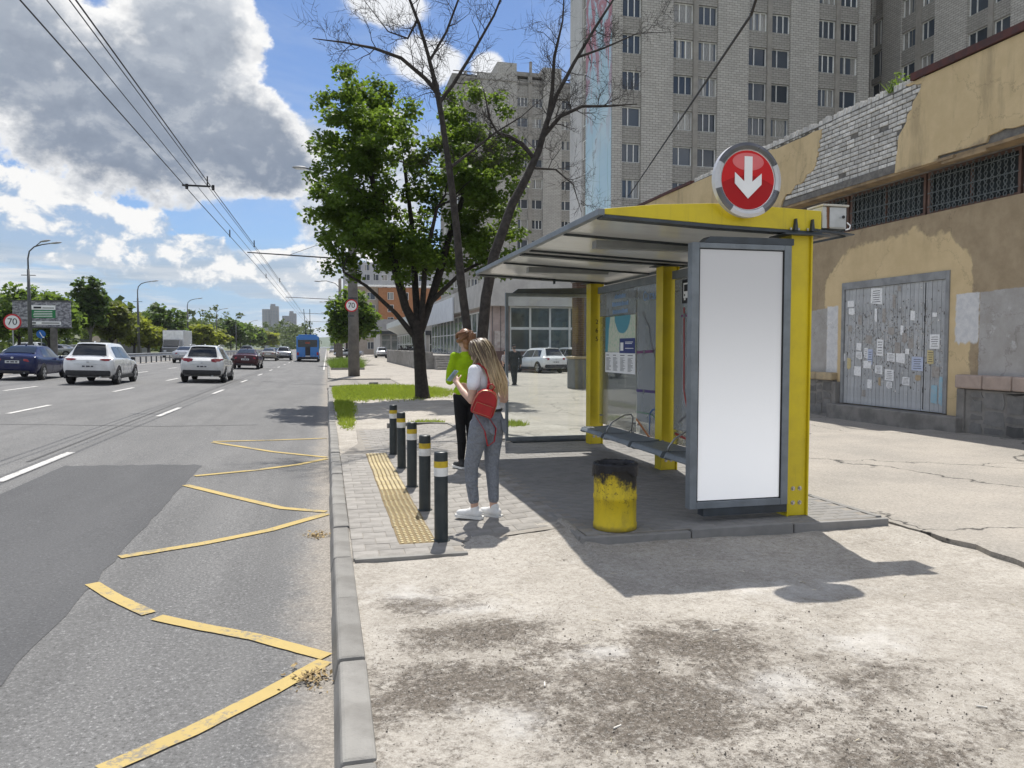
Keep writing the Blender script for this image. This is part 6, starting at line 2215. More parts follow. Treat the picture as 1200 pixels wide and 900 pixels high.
for (x, zb, r, lab) in ((-3.80, 6.12, .012, "leftmost overhead trolley wire above the nearest lane"), (-3.62, 6.32, .009, "thin upper wire next to the leftmost trolley wire"), (-3.28, 6.26, .009, "thin upper wire beside the rightmost trolley wire"), (-3.10, 6.12, .012, "rightmost overhead trolley wire above the nearest lane")):
    wire("trolley_wire", [(x, y, wz(y, zb)) for y in ys], r, lab)
sb = thing("wire_spreader", "near insulated spreader bar hanging between the trolley wires", "wire fitting", (-3.45, 23.2, 6.1))
MB().beam((-3.92, 23.2, 6.20), (-3.18, 23.2, 6.20), .05, .045).build("bar", M_WIRE, sb)
for x in (-3.8, -3.10):
    MB().cyl((x, 23.2, 6.10), (x, 23.2, 6.24), .04, n=8).build("insulator", M_WIRE, sb)
MB().cyl((-3.25, 23.2, 6.2), (-3.25, 23.2, 6.48), .02, n=6).build("hook", M_WIRE, sb)
for k, (x, y) in enumerate(((-3.8, 33), (-3.12, 36), (-3.8, 52), (-3.12, 55))):
    q = MB().cyl((x, y, 6.12), (x, y, 6.42), .025, n=6).build("wire_hanger", M_WIRE, loc=(x, y, 6.12))
    tag(q, ("small hanger on the left trolley wire before the bracket", "small hanger on the right trolley wire before the bracket", "small hanger on the left trolley wire past the bracket", "small hanger on the right trolley wire past the bracket")[k], "wire fitting", "hangers on the trolley wires")
cab = []
for i in range(25):
    t = i / 24
    p = Vector((25.0, 60.3, 14.5)).lerp(Vector((12.0, 20.0, 11.2)), t); p.z -= .5 * math.sin(math.pi * t) * 0
    cab.append(tuple(p))
cab += [(11.75, 19.2, 11.5), (13, 18.5, 13.2), (20, 19, 18.5), (30, 25, 23), (52.1, 46, 30)]
tag(MB().tube(cab, .042, 6).build("power_cable", M_WIRE, loc=cab[0]), "thick black cable slanting up across the tall block", "cable")

# ------------------------------------------------------------------ left roadside: guard rail, billboard, signs
gr = thing("guard_rail", "grey steel guard rail with short posts along the far road edge", "guard rail", (-14.9, 90, .30))
def railf(u, v):
    z = .50 + .30 * v
    return (-14.9 + .05 * math.sin(v * 2 * math.pi * 1.5), 40 + 190 * u, z + .34)
MB().grid(railf, 60, 8).build("rail", pm("zinc_rail", (.38, .39, .40), (.30, .31, .32), 3, .5, .05, metal=.4), gr, smooth=True)
mb = MB()
gpm = MB().box(-.05, .05, -.05, .05, 0, .82).build("post", M_LAMPP, gr, local=True)
for i in range(96):
    y = 40 + 2.0 * i
    if i == 0: gpm.location = (-.08, y - 90, 0)
    else: inst(gpm, gr, (-14.98, y, .30))
bb = thing("billboard", "large billboard with green and white advert and grey photo backdrop", "billboard", (-22.9, 74, -.1))
BXL, BXR, BZ0, BZ1, BBY = -26.4, -21.9, 3.4, 5.62, 74.0
m, b = newmat("billboard_photo")
o = b.co(); x, y, z = b.sep(o)
vz = b.vor(b.comb(x * 1.0, z * 1.6, 0), 1.5, 'F1', 1.0, 'Color')
c = b.mix(b.ss(b.noise(b.vscale(o, (2, 1, 3)), 1.6, 5, .6), .38, .62), (.08, .08, .10), (.34, .34, .37))
c = b.mix(b.ss(b.noise(b.vscale(o, (5, 1, .7)), 1.2, 2), .60, .64) * .7, c, (.14, .13, .16))
b.out(b.pbr(c, .5))
MB().box(BXL, BXR, BBY, BBY + .3, BZ0, BZ1).build("panel", m, bb)
MB().box(-25.2 + .0, -23.05, BBY - .03, BBY - .002, 4.90, 5.28).build("white_band", P_WHITE, bb)
MB().box(-25.0, -23.05, BBY - .031, BBY - .002, 4.18, 4.885).build("green_band", pm("ad_green", (.02, .20, .07), None, 3, .5, 0), bb)
MB().box(-25.2, -22.65, BBY - .03, BBY - .002, 3.60, 3.88).build("white_strip", P_WHITE, bb)
mb = MB()
for (xa, xb, za, zb) in ((-24.75, -24.15, 5.0, 5.16), (-24.05, -23.15, 5.02, 5.08), (-25.15, -24.6, 3.68, 3.80), (-24.15, -22.75, 3.70, 3.78)): mb.box(xa, xb, BBY - .045, BBY - .032, za, zb)
mb.build("dark_lettering", M_PRINTBLACK, bb)
mb = MB()
for z in (4.72, 4.56, 4.42, 4.28): mb.box(-24.85 + random.uniform(0, .2), -23.3, BBY - .045, BBY - .033, z, z + .05)
mb.build("white_lettering", P_WHITE, bb)
MB().cyl((-23.3, BBY + .2, -.1), (-23.3, BBY + .2, 3.4), .28, n=14).build("column", M_POLEC, bb)
MB().box(BXL - .06, BXR + .06, BBY - .06, BBY + .36, BZ1 + .001, BZ1 + .10).box(BXL - .06, BXR + .06, BBY - .06, BBY + .36, BZ0 - .10, BZ0 - .001).build("frame", M_LAMPP, bb)
s2 = thing("speed_sign", "round 70 speed limit sign on a post at the left picture edge", "road sign", (-22.7, 63.5, -.1))
MB().cyl((-22.66, 63.5, -.1), (-22.66, 63.5, 3.9), .045, n=8).build("post", M_STEEL, s2)
speed_sign(s2, -22.66, 63.44, 3.50, .60)
s3 = thing("road_sign", "small blue round arrow sign below the billboard", "road sign", (-23.9, 73, -.1))
MB().cyl((-23.9, 73, -.1), (-23.9, 73, 2.9), .04, n=8).build("post", M_STEEL, s3)
pl = MB().prism([(-23.9 + .36 * math.cos(2 * math.pi * i / 28), 72.94, 2.75 + .36 * math.sin(2 * math.pi * i / 28)) for i in range(28)], (0, .02, 0)).build("sign_plate", M_SBLUE, s3)
MB().prism([(-23.97, 72.932, 2.95), (-23.75, 72.932, 2.52), (-23.66, 72.932, 2.57), (-23.62, 72.932, 2.42), (-23.78, 72.932, 2.46), (-23.80, 72.932, 2.49), (-24.03, 72.932, 2.92)], (0, .005, 0)).build("arrow", P_WHITE, pl)
s4 = thing("info_stand", "dark upright advertising stand beyond the guard rail under the second lamp", "advertising stand", (-27.0, 108, -.1))
MB().box(-27.5, -26.5, 108, 108.2, .3, 3.0).build("panel", M_PRINTBLACK, s4)
MB().box(-27.4, -26.6, 107.98, 107.996, 1.2, 2.8).build("print", pm("stand_print", (.16, .14, .13), (.30, .22, .18), 3, .5, 0), s4)
MB().box(-27.3, -27.2, 108.02, 108.18, -.1, .3).box(-26.8, -26.7, 108.02, 108.18, -.1, .3).build("leg", M_PRINTBLACK, s4)
s5 = thing("road_sign", "small round pale sign beyond the guard rail between the white cars", "road sign", (-29.0, 108, -.1))
MB().cyl((-29.0, 108, -.1), (-29.0, 108, 3.0), .05, n=8).build("post", M_STEEL, s5)
MB().prism([(-29 + .5 * math.cos(2 * math.pi * i / 24), 107.93, 2.6 + .5 * math.sin(2 * math.pi * i / 24)) for i in range(24)], (0, .03, 0)).build("sign_plate", pm("pale_sign", (.55, .45, .40), None, 3, .5, 0), s5)
kb = thing("roadside_kiosk", "long grey low building among the trees beyond the guard rail", "building", (-33, 126, -.1))
MB().box(-36, -27.5, 126, 131, -.1, 2.6).build("wall", pm("kiosk_wall", (.20, .20, .21), (.15, .15, .16), 1, .8, 0), kb)
MB().box(-36.2, -27.3, 125.7, 131.2, 2.601, 2.8).build("roof", M_DKGREY, kb)

# ------------------------------------------------------------------ blocks and pillar behind the shelter
M_BLOCK = pm("grey_waste_box", (.17, .18, .185), (.13, .135, .14), 3, .7, .15, 30)
for k, (xa, xb, lab) in enumerate(((9.55, 10.25, "grey concrete box with tan top seen through the open side screen"), (10.6, 11.3, "grey concrete box seen through the shelter back glass next to the map"), (11.35, 11.7, "narrow dark post box beside the grey concrete boxes"))):
    t = thing("concrete_box", lab, "box", ((xa + xb) / 2, 28.8, -.03), 0, "grey boxes beside the yellow building")
    MB().box(xa, xb, 28.55, 29.5, -.04, 1.16).build("body", M_BLOCK, t, bevel=.03)
    MB().box(xa - .04, xb + .04, 28.5, 29.55, 1.161, 1.25).build("lid", M_SILL2 if k == 0 else M_DKGREY, t, bevel=.015)
pi = thing("brick_pillar", "dark brown brick pillar behind the grey box beside the side screen", "pillar", (10.35, 30, 0))
M_PIL = tilewall("brown_brick", (.11, .07, .055), (.08, .05, .042), (.14, .125, .115))
MB().box(10.05, 10.65, 29.8, 30.4, -.04, 4.3).build("shaft", M_PIL, pi)
MB().box(10.0, 10.7, 29.75, 30.45, 4.301, 4.4).build("cap", M_CONC, pi)
MB().box(3.0, 4.1, 0, 0, 0, 0) if False else None
st_ = MB().box(-.20, .20, -.14, .14, -.03, .13).build("stone", M_CONC, loc=(1.95, 27.4, -.02), local=True, bevel=.03)
st_.location = (2.0, 34.0, -.05)
tag(st_, "small dark concrete stub on the grass strip edge", "stone")
# ------------------------------------------------------------------ vehicles
def carpaint(name, c, metal=.0):
    m, b = newmat(name)
    o = b.co()
    x, y, z = b.sep(o)
    dirt = b.ss(b.noise(o, 3.5, 5, .6) - z * .45, .10, .42) * (.30 if max(c) > .3 else .10)
    cc = b.mix(dirt, c, (.22, .20, .175))
    b.out(b.pbr(cc, b.math('ADD', dirt * .5, .22), metal, None, .5 if max(c) > .1 else .3, coat=.8 if max(c) > .1 else .12))
    return m


M_CARGLASS = pm("car_glass", (.012, .015, .018), None, 2, .10, 0, spec=.8)
M_TYRE = pm("tyre_rubber", (.018, .018, .019), (.03, .03, .03), 20, .85, .1)
M_RIMW = pm("alloy_rim", (.50, .51, .52), (.40, .41, .42), 8, .35, 0, metal=.7)
M_CLAD = pm("black_cladding", (.025, .025, .027), (.035, .035, .037), 12, .75, .1)
M_TAIL = pm("tail_lamp_red", (.30, .012, .015), (.22, .008, .01), 8, .15, 0, coat=.5)
M_HEAD = pm("head_lamp", (.62, .65, .68), None, 5, .1, 0, coat=.5)
M_PLATE = pm("licence_plate", (.62, .63, .63), (.50, .51, .52), 18, .5, 0)
M_PLCH = pm("plate_marks", (.06, .06, .07), None, 8, .6, 0)
PROF = {
    # y, z0, belt, roof, half width low, mid, belt, roof
    'suv': (4.55, 1.66, [(0, .52, .93, .97, .70, .78, .74, .62), (.07, .40, 1.0, 1.04, .80, .88, .84, .70), (.20, .33, 1.06, 1.12, .84, .915, .865, .72), (.36, .30, 1.06, 1.38, .85, .92, .87, .66), (.55, .28, 1.05, 1.60, .86, .92, .87, .585), (.95, .27, 1.04, 1.655, .86, .92, .87, .59), (2.1, .26, 1.0, 1.66, .86, .92, .865, .60), (2.75, .26, .99, 1.59, .86, .92, .86, .60), (3.1, .27, .99, 1.38, .86, .92, .86, .66), (3.45, .27, 1.0, 1.10, .86, .92, .85, .73), (3.9, .28, .93, 1.0, .85, .91, .82, .68), (4.3, .32, .80, .88, .80, .87, .76, .6), (4.48, .40, .66, .74, .72, .78, .68, .55), (4.55, .48, .6, .66, .62, .66, .6, .5)]),
    'sedan': (4.8, 1.46, [(0, .50, .90, .94, .66, .76, .72, .62), (.07, .38, .98, 1.02, .78, .87, .82, .74), (.20, .30, 1.0, 1.06, .82, .905, .85, .76), (.55, .26, .99, 1.08, .84, .91, .86, .74), (.85, .25, .97, 1.20, .85, .915, .86, .68), (1.35, .24, .95, 1.40, .85, .915, .86, .575), (1.9, .23, .94, 1.455, .85, .915, .86, .57), (2.6, .23, .92, 1.43, .85, .915, .855, .575), (3.0, .23, .91, 1.27, .85, .915, .855, .63), (3.5, .24, .91, 1.0, .85, .91, .84, .72), (4.1, .26, .85, .91, .83, .89, .8, .66), (4.55, .32, .72, .78, .77, .83, .73, .57), (4.74, .40, .6, .66, .68, .74, .64, .5), (4.8, .48, .55, .6, .58, .62, .56, .46)]),
}


def car(label, kind, paint_m, x, y, rz=0.0, z=None, detail=True, group=None, rail=False, tail=None, cat="car", rev=False, sc=1.0):
    """x, y: middle of the rear axle"""
    L, Hh, st = PROF[kind]
    zz = zr(x) if z is None else z
    t = thing("parked_car" if z is not None else "car", label, cat, (x, y, zz), rz, group)
    if x < 0: t.rotation_euler = (0, math.atan(CF), rz)
    if sc != 1: t.scale = (sc, sc, sc)
    ax = .86
    ys_ = [s[0] for s in st]

    def S_(yy):
        i = 0
        while i < len(st) - 2 and st[i + 1][0] < yy: i += 1
        a, c = st[i], st[i + 1]
        f = (yy - a[0]) / (c[0] - a[0]); f = max(0, min(1, f))
        # catmull through the stations
        p, q = st[max(0, i - 1)], st[min(len(st) - 1, i + 2)]
        out = []
        for k in range(1, 8):
            m0 = (c[k] - p[k]) / max(1e-6, c[0] - p[0]) * (c[0] - a[0]) if i > 0 else c[k] - a[k]
            m1 = (q[k] - a[k]) / max(1e-6, q[0] - a[0]) * (c[0] - a[0]) if i < len(st) - 2 else c[k] - a[k]
            f2, f3 = f * f, f * f * f
            out.append((2 * f3 - 3 * f2 + 1) * a[k] + (f3 - 2 * f2 + f) * m0 + (-2 * f3 + 3 * f2) * c[k] + (f3 - f2) * m1)
        return out

    def sect(yy):
        z0, zb, zt, ws, wm, wb, wr = S_(yy)
        zm = z0 + (zb - z0) * .55
        return [(0, z0), (ws * .9, z0), (ws, z0 + .07), (wm * .985, z0 + (zb - z0) * .3), (wm, zm), (wm * .985, zb - .10), (wb, zb), (wb + (wr - wb) * .12, zb + (zt - zb) * .12), (wr, zt - min(.08, (zt - zb) * .35)), (wr * .93, zt - .015 * 1), (wr * .6, zt + .012), (0, zt + .022)]

    def top(yy, fx):
        z0, zb, zt, ws, wm, wb, wr = S_(yy)
        return Vector((wr * fx, yy - ax, zt + .022 * (1 - fx * fx)))

    def side(yy, h, s):
        z0, zb, zt, ws, wm, wb, wr = S_(yy)
        a = Vector((wb, yy - ax, zb)); c = Vector((wr, yy - ax, zt - min(.08, (zt - zb) * .35)))
        p = a.lerp(c, h); p.x = (p.x + .012) * s
        return p

    mb = MB()
    n = 44
    yl = sorted(set([round(L * i / n, 4) for i in range(n + 1)] + ys_))
    rows_ = []
    for yy in yl:
        h = sect(yy)
        ring_ = [(px, yy - ax, pz) for px, pz in h] + [(-px, yy - ax, pz) for px, pz in h[-2:0:-1]]
        rows_.append(ring_)
    nn = len(rows_[0])
    for r_ in rows_: mb.v.extend(r_)
    for i in range(len(rows_) - 1):
        for j in range(nn):
            mb.f.append((i * nn + j, i * nn + (j + 1) % nn, (i + 1) * nn + (j + 1) % nn, (i + 1) * nn + j))
    mb.f.append(tuple(range(nn))); mb.f.append(tuple((len(rows_) - 1) * nn + j for j in reversed(range(nn))))
    body = mb.build("body", paint_m, t, local=True, auto=38)
    yr = {'suv': (.22, .53), 'sedan': (.70, 1.38)}[kind]
    yw = {'suv': (2.82, 3.40), 'sedan': (2.72, 3.42)}[kind]
    off = Vector((0, -.010, .012))
    MB().grid(lambda u, v: top(yr[0] + (yr[1] - yr[0]) * u, -.86 + 1.72 * v) + off, 6, 8).build("rear_window", M_CARGLASS, t, local=True, smooth=True)
    MB().grid(lambda u, v: top(yw[0] + (yw[1] - yw[0]) * u, -.88 + 1.76 * v) + Vector((0, .010, .012)), 6, 8).build("windscreen", M_CARGLASS, t, local=True, smooth=True)
    sw = {'suv': ((.62, .80, 1.62, 1.62), (1.68, 1.68, 2.72, 3.12)), 'sedan': ((1.05, 1.42, 2.05, 2.05), (2.11, 2.11, 2.70, 3.18))}[kind]
    for s in (-1, 1):
        for (ya, yb0, yc, yd) in sw:
            MB().grid(lambda u, v: side((ya + (yd - ya) * u) * (1 - v) + (yb0 + (yc - yb0) * u) * v, .10 + .80 * v, s), 6, 4).build("side_window", M_CARGLASS, t, local=True, smooth=True)
    # lamps
    z0, zb, zt, ws, wm, wb, wr = S_(.10)
    for s in (-1, 1):
        tl = tail or ((.50, .90, zb - .17, zb - .02) if kind == 'suv' else (.42, .90, zb - .20, zb - .06))
        q = MB()
        xs = [tl[0], tl[0] + .15, .76, wm * .975, wm * .99]
        yy_ = [-.018, -.014, .03, .12, .34]
        for i in range(4):
            za, zb2 = tl[2] + (.04 if i == 0 else 0), tl[3] - (.02 if i == 0 else 0)
            q.quad((s * xs[i], yy_[i] - ax, za), (s * xs[i + 1], yy_[i + 1] - ax, tl[2]), (s * xs[i + 1] * .985, yy_[i + 1] - ax + .02, tl[3]), (s * xs[i] * .99, yy_[i] - ax + .02, zb2))
            q.quad((s * xs[i], yy_[i] - ax, za), (s * xs[i + 1], yy_[i + 1] - ax, tl[2]), (s * xs[i + 1], yy_[i + 1] - ax + .10, tl[2]), (s * xs[i], yy_[i] - ax + .10, za))
            q.quad((s * xs[i] * .99, yy_[i] - ax + .02, zb2), (s * xs[i + 1] * .985, yy_[i + 1] - ax + .02, tl[3]), (s * xs[i + 1] * .9, yy_[i + 1] - ax + .12, tl[3]), (s * xs[i] * .9, yy_[i] - ax + .12, zb2))
        q.build("taillight", M_TAIL, t, local=True)
        zf = S_(L - .25)
        MB().ell((s * .60, L - .30 - ax, zf[1] - .05), (.17, .14, .07), 10, 6).build("headlight", M_HEAD, t, local=True, smooth=True)
    if kind == 'suv':
        MB().box(-.80, .80, -.045 - ax, .12 - ax, .36, .58).build("rear_bumper", M_CLAD, t, local=True, bevel=.05)
        for s in (-1, 1):
            MB().box(s * .84, s * .925, .25 - ax, L - .4 - ax, .24, .40).build("sill_trim", M_CLAD, t, local=True, bevel=.02)
    else:
        MB().box(-.62, .62, -.03 - ax, .10 - ax, .30, .42).build("rear_bumper", M_CLAD, t, local=True, bevel=.03)
    pz = .74 if kind == 'suv' else .72
    if kind == 'sedan' and tail is None: pz = .78
    pl = MB().box(-.26, .26, -.024 - ax, -.004 - ax, pz - .056, pz + .056).build("licence_plate", M_PLATE, t, local=True)
    if detail:
        MB().box(-.20, -.10, -.027 - ax, -.0245 - ax, pz - .03, pz + .03).box(-.06, .08, -.027 - ax, -.0245 - ax, pz - .03, pz + .03).box(.11, .20, -.027 - ax, -.0245 - ax, pz - .03, pz + .03).build("plate_marks", M_PLCH, pl, local=True)
        MB().ell((0, -.012 - ax, pz + .17), (.055, .012, .04), 10, 6).build("badge", M_RIMW, t, local=True)
        MB().box(-.50, .50, -.008 - ax, .0 - ax, pz + .075, pz + .09).build("trunk_strip", M_RIMW if kind == 'suv' else M_CLAD, t, local=True)
    # wheels
    for yy in (0.0, L - 1.78):
        for s in (-1, 1):
            r = .355 if kind == 'suv' else .325
            xo = S_(yy + ax)[4] + .004
            n_ = 24
            MB().prism([(s * (xo + .004), yy + (r + .075) * math.cos(math.pi * i / n_), r + (r + .075) * math.sin(math.pi * i / n_)) for i in range(n_ + 1)] + [(s * (xo + .004), yy - r - .07, .24), (s * (xo + .004), yy + r + .07, .24)], (-s * .26, 0, 0)).build("wheel_arch", M_CLAD, t, local=True)
            w = thing_part = MB()
            pr_ = [(r * .62, -.11), (r * .90, -.115), (r * .985, -.09), (r, -.05), (r, .05), (r * .985, .09), (r * .90, .115), (r * .62, .11)]
            for i in range(n_):
                a0, a1 = 2 * math.pi * i / n_, 2 * math.pi * (i + 1) / n_
                for (ra, xa), (rb, xb) in zip(pr_, pr_[1:]):
                    w.quad((xa, ra * math.cos(a0), ra * math.sin(a0)), (xa, ra * math.cos(a1), ra * math.sin(a1)), (xb, rb * math.cos(a1), rb * math.sin(a1)), (xb, rb * math.cos(a0), rb * math.sin(a0)))
            wo = w.build("wheel", M_TYRE, t, local=True, auto=40)
            wo.location = (s * (xo - .095), yy, r)
            rm = MB()
            rm.prism([(s * .07, r * .63 * math.cos(2 * math.pi * i / n_), r * .63 * math.sin(2 * math.pi * i / n_)) for i in range(n_)], (-s * .05, 0, 0))
            ro = rm.build("hub_well", M_CLAD, wo, local=True)
            rm = MB()
            for k in range(5):
                a = 2 * math.pi * k / 5 + .3
                for da in (-.16, .16):
                    rm.beam((s * .095, r * .10 * math.cos(a), r * .10 * math.sin(a)), (s * .10, r * .62 * math.cos(a + da), r * .62 * math.sin(a + da)), .045, .045)
            for i in range(n_):
                a0, a1 = 2 * math.pi * i / n_, 2 * math.pi * (i + 1) / n_
                rm.quad((s * .108, r * .60 * math.cos(a0), r * .60 * math.sin(a0)), (s * .108, r * .60 * math.cos(a1), r * .60 * math.sin(a1)), (s * .112, r * .67 * math.cos(a1), r * .67 * math.sin(a1)), (s * .112, r * .67 * math.cos(a0), r * .67 * math.sin(a0)))
            rm.build("rim", M_RIMW, wo, local=True)
    if detail:
        for s in (-1, 1):
            ym = sw[1][2] + .15 - ax
            MB().ell((s * (.99), ym, S_(ym + ax)[1] + .05), (.10, .07, .075), 10, 6).build("mirror", paint_m if kind == 'sedan' else M_CLAD, t, local=True, smooth=True)
            for yd in (sw[0][2] - .25 - ax, sw[1][1] + .75 - ax):
                zz_ = S_(yd + ax)
                MB().box(s * zz_[4] - .0, s * (zz_[4] + .02), yd - .09, yd + .09, zz_[1] - .14, zz_[1] - .115).build("door_handle", paint_m, t, local=True, bevel=.006)
            for yd in (sw[0][3] + .02 - ax, sw[1][3] - .1 - ax):
                pts = []
                for k in range(7):
                    h = sect(yd + ax)[2:7]
                    f = k / 6 * 3.999; i = int(f)
                    q0, q1 = h[i], h[i + 1]
                    pts.append((s * (q0[0] + (q1[0] - q0[0]) * (f - i) + .002), yd, q0[1] + (q1[1] - q0[1]) * (f - i)))
                MB().tube(pts, .0055, 4).build("door_seam", M_CLAD, t, local=True)
            if rail:
                MB().tube([(s * .60, .75 - ax, 1.655), (s * .62, .9 - ax, 1.70), (s * .63, 2.3 - ax, 1.705), (s * .62, 2.5 - ax, 1.66)], .018, 6).build("roof_rail", M_STEEL, t, local=True)
        MB().ell((0, .98 - ax if kind == 'suv' else 1.6 - ax, Hh + .03), (.03, .09, .05), 8, 6).build("antenna_fin", paint_m, t, local=True, smooth=True)
        MB().cyl((.45, -.03 - ax, .33), (.45, .2 - ax, .33), .035, n=10).build("exhaust_pipe", M_STEEL, t, local=True)
        if kind == 'suv':
            MB().grid(lambda u, v: top(yr[1] + .02 + .09 * u, -.86 + 1.72 * v) + Vector((0, -.10 * (1 - u), .02)), 2, 6).build("rear_spoiler", paint_m, t, local=True, smooth=True)
            MB().tube([(-.05, yr[0] + .03 - ax, 1.165), (.35, yr[0] + .08 - ax, 1.215)], .012, 5).build("rear_wiper", M_CLAD, t, local=True)
    return t


C_WHITE = carpaint("white_car_paint", (.66, .67, .68))
C_WHITE2 = carpaint("white_car_paint_dusty", (.60, .61, .61))
C_BLUE = carpaint("dark_blue_car_paint", (.005, .010, .058), .0)
C_DKRED = carpaint("dark_wine_car_paint", (.045, .012, .018), .2)
C_SILV = carpaint("silver_car_paint", (.40, .41, .43), .4)
C_GREYC = carpaint("grey_car_paint", (.12, .125, .135), .3)
C_BEIGE = carpaint("beige_grey_car_paint", (.24, .22, .19), .3)
C_REDC = carpaint("red_car_paint", (.30, .015, .02), .1)
C_BLACKC = carpaint("black_car_paint", (.012, .012, .014), .1)
C_TEAL = carpaint("grey_blue_car_paint", (.07, .11, .16), .3)

car("dark blue sedan with long red tail lights at the left picture edge", 'sedan', C_BLUE, -12.75, 36.3, R(1.0))
car("white sport utility car with narrow dark tail lights, nearest on the road", 'suv', C_WHITE, -9.15, 33.6, R(.5), tail=(.44, .90, .96, 1.05))
car("white sport utility car with roof rails and swept red tail lights", 'suv', C_WHITE2, -5.45, 36.8, R(.5), rail=True, tail=(.40, .90, .93, 1.10))
car("dark wine red sedan ahead of the white car with roof rails", 'sedan', C_DKRED, -5.72, 58.0, tail=(.55, .90, .74, .92))
fg = "distant cars on the road"
for (lab, kd, pm_, x, y) in (
        ("small silver car in the far lane beside the guard rail", 'sedan', C_SILV, -12.3, 72.0),
        ("red car partly hidden behind the white car with roof rails", 'sedan', C_REDC, -9.9, 66.0),
        ("beige grey sedan beyond the dark wine red sedan", 'sedan', C_BEIGE, -6.6, 92.0),
        ("grey blue sedan left of the silver hatchback by the bus", 'sedan', C_TEAL, -6.9, 111.0),
        ("silver sport utility car just left of the blue trolleybus", 'suv', C_SILV, -5.2, 97.0),
        ("pale silver sedan between the grey blue sedan and the bus", 'sedan', C_SILV, -6.9, 128.0),
        ("black sport utility car far ahead above the dark wine sedan", 'suv', C_BLACKC, -10.2, 104.0),
        ("dark grey sedan far ahead in the third lane", 'sedan', C_GREYC, -9.3, 138.0),
        ("white sedan far ahead in the third lane", 'sedan', C_WHITE, -9.4, 172.0)):
    car(lab, kd, pm_, x, y, group=fg, detail=False)
# cars standing near the shops
car("white hatchback parked on the plaza in front of the dark shop windows", 'suv', C_WHITE, 13.95, 46.8, R(14), z=-.035, tail=(.50, .90, .86, 1.02), sc=.97)
car("white car mostly hidden beside the brick pillar and the parked hatchback", 'suv', C_WHITE2, 16.55, 48.2, R(14), z=-.035)
pg = "cars parked by the far shops"
for (lab, kd, pm_, x, y, rz) in (("pale blue grey car parked near the far kiosk shop", 'sedan', C_SILV, 5.0, 128, R(80)), ("white van like car parked in front of the far kiosk shop", 'suv', C_WHITE, 8.3, 119, R(0)),
                                  ("white car parked at the kerb end of the shop street", 'suv', C_WHITE2, 3.2, 170, R(0)), ("silver car parked on the right far beyond the bus", 'sedan', C_SILV, 1.6, 210, 0)):
    car(lab, kd, pm_, x, y, rz, z=-.035, detail=False, group=pg)
lg = "cars parked beyond the left trees"
for (lab, kd, pm_, x, y, rz) in (("white car parked beyond the trees behind the billboard", 'suv', C_WHITE, -30.5, 92, R(70)), ("silver car parked beyond the trees right of the billboard post", 'sedan', C_SILV, -28.0, 94, R(85)), ("grey car half hidden behind the white sport utility car", 'sedan', C_GREYC, -31.0, 110, R(80))):
    car(lab, kd, pm_, x, y, rz, z=.5, detail=False, group=lg)

# box truck coming the other way
tk = thing("box_truck", "white box truck coming towards the camera beyond the guard rail", "truck", (-18.4, 100, .38))
MB().box(-1.2, 1.2, .6, 6.6, .95, 3.35).build("cargo_box", C_WHITE2, tk, local=True, bevel=.03)
MB().box(-1.15, 1.15, .58, .598, 2.2, 3.25).build("box_front", M_WFRAME, tk, local=True)
cab_ = MB().prism([(-.98, -1.2, .45), (-.98, .5, .45), (-.98, .5, 2.2), (-.98, -.3, 2.2), (-.98, -.95, 1.35), (-.98, -1.2, 1.2)], (1.96, 0, 0)).build("cab", C_GREYC, tk, local=True, bevel=.05)
MB().prism([(-.88, -1.0, 1.38), (.88, -1.0, 1.38), (.84, -.40, 2.12), (-.84, -.40, 2.12)], (0, -.02, .012)).build("windscreen", M_CARGLASS, tk, local=True)
for s in (-1, 1):
    MB().box(s * .62 - .15, s * .62 + .15, -1.23, -1.19, .72, .92).build("headlight", M_HEAD, tk, local=True)
    for y in (-.3, 5.2):
        w = MB().cyl((s * .78, y, .42), (s * 1.02, y, .42), .42, n=20).build("wheel", M_TYRE, tk, local=True)
        MB().cyl((s * 1.0, y, .42), (s * 1.03, y, .42), .24, n=14).build("rim", M_RIMW, w, local=True)
MB().box(-.5, .5, -.6, 6.4, .5, .94).build("chassis", M_CLAD, tk, local=True)
MB().box(-.95, .95, -1.25, -1.0, .40, .62).build("bumper", M_CLAD, tk, local=True, bevel=.03)

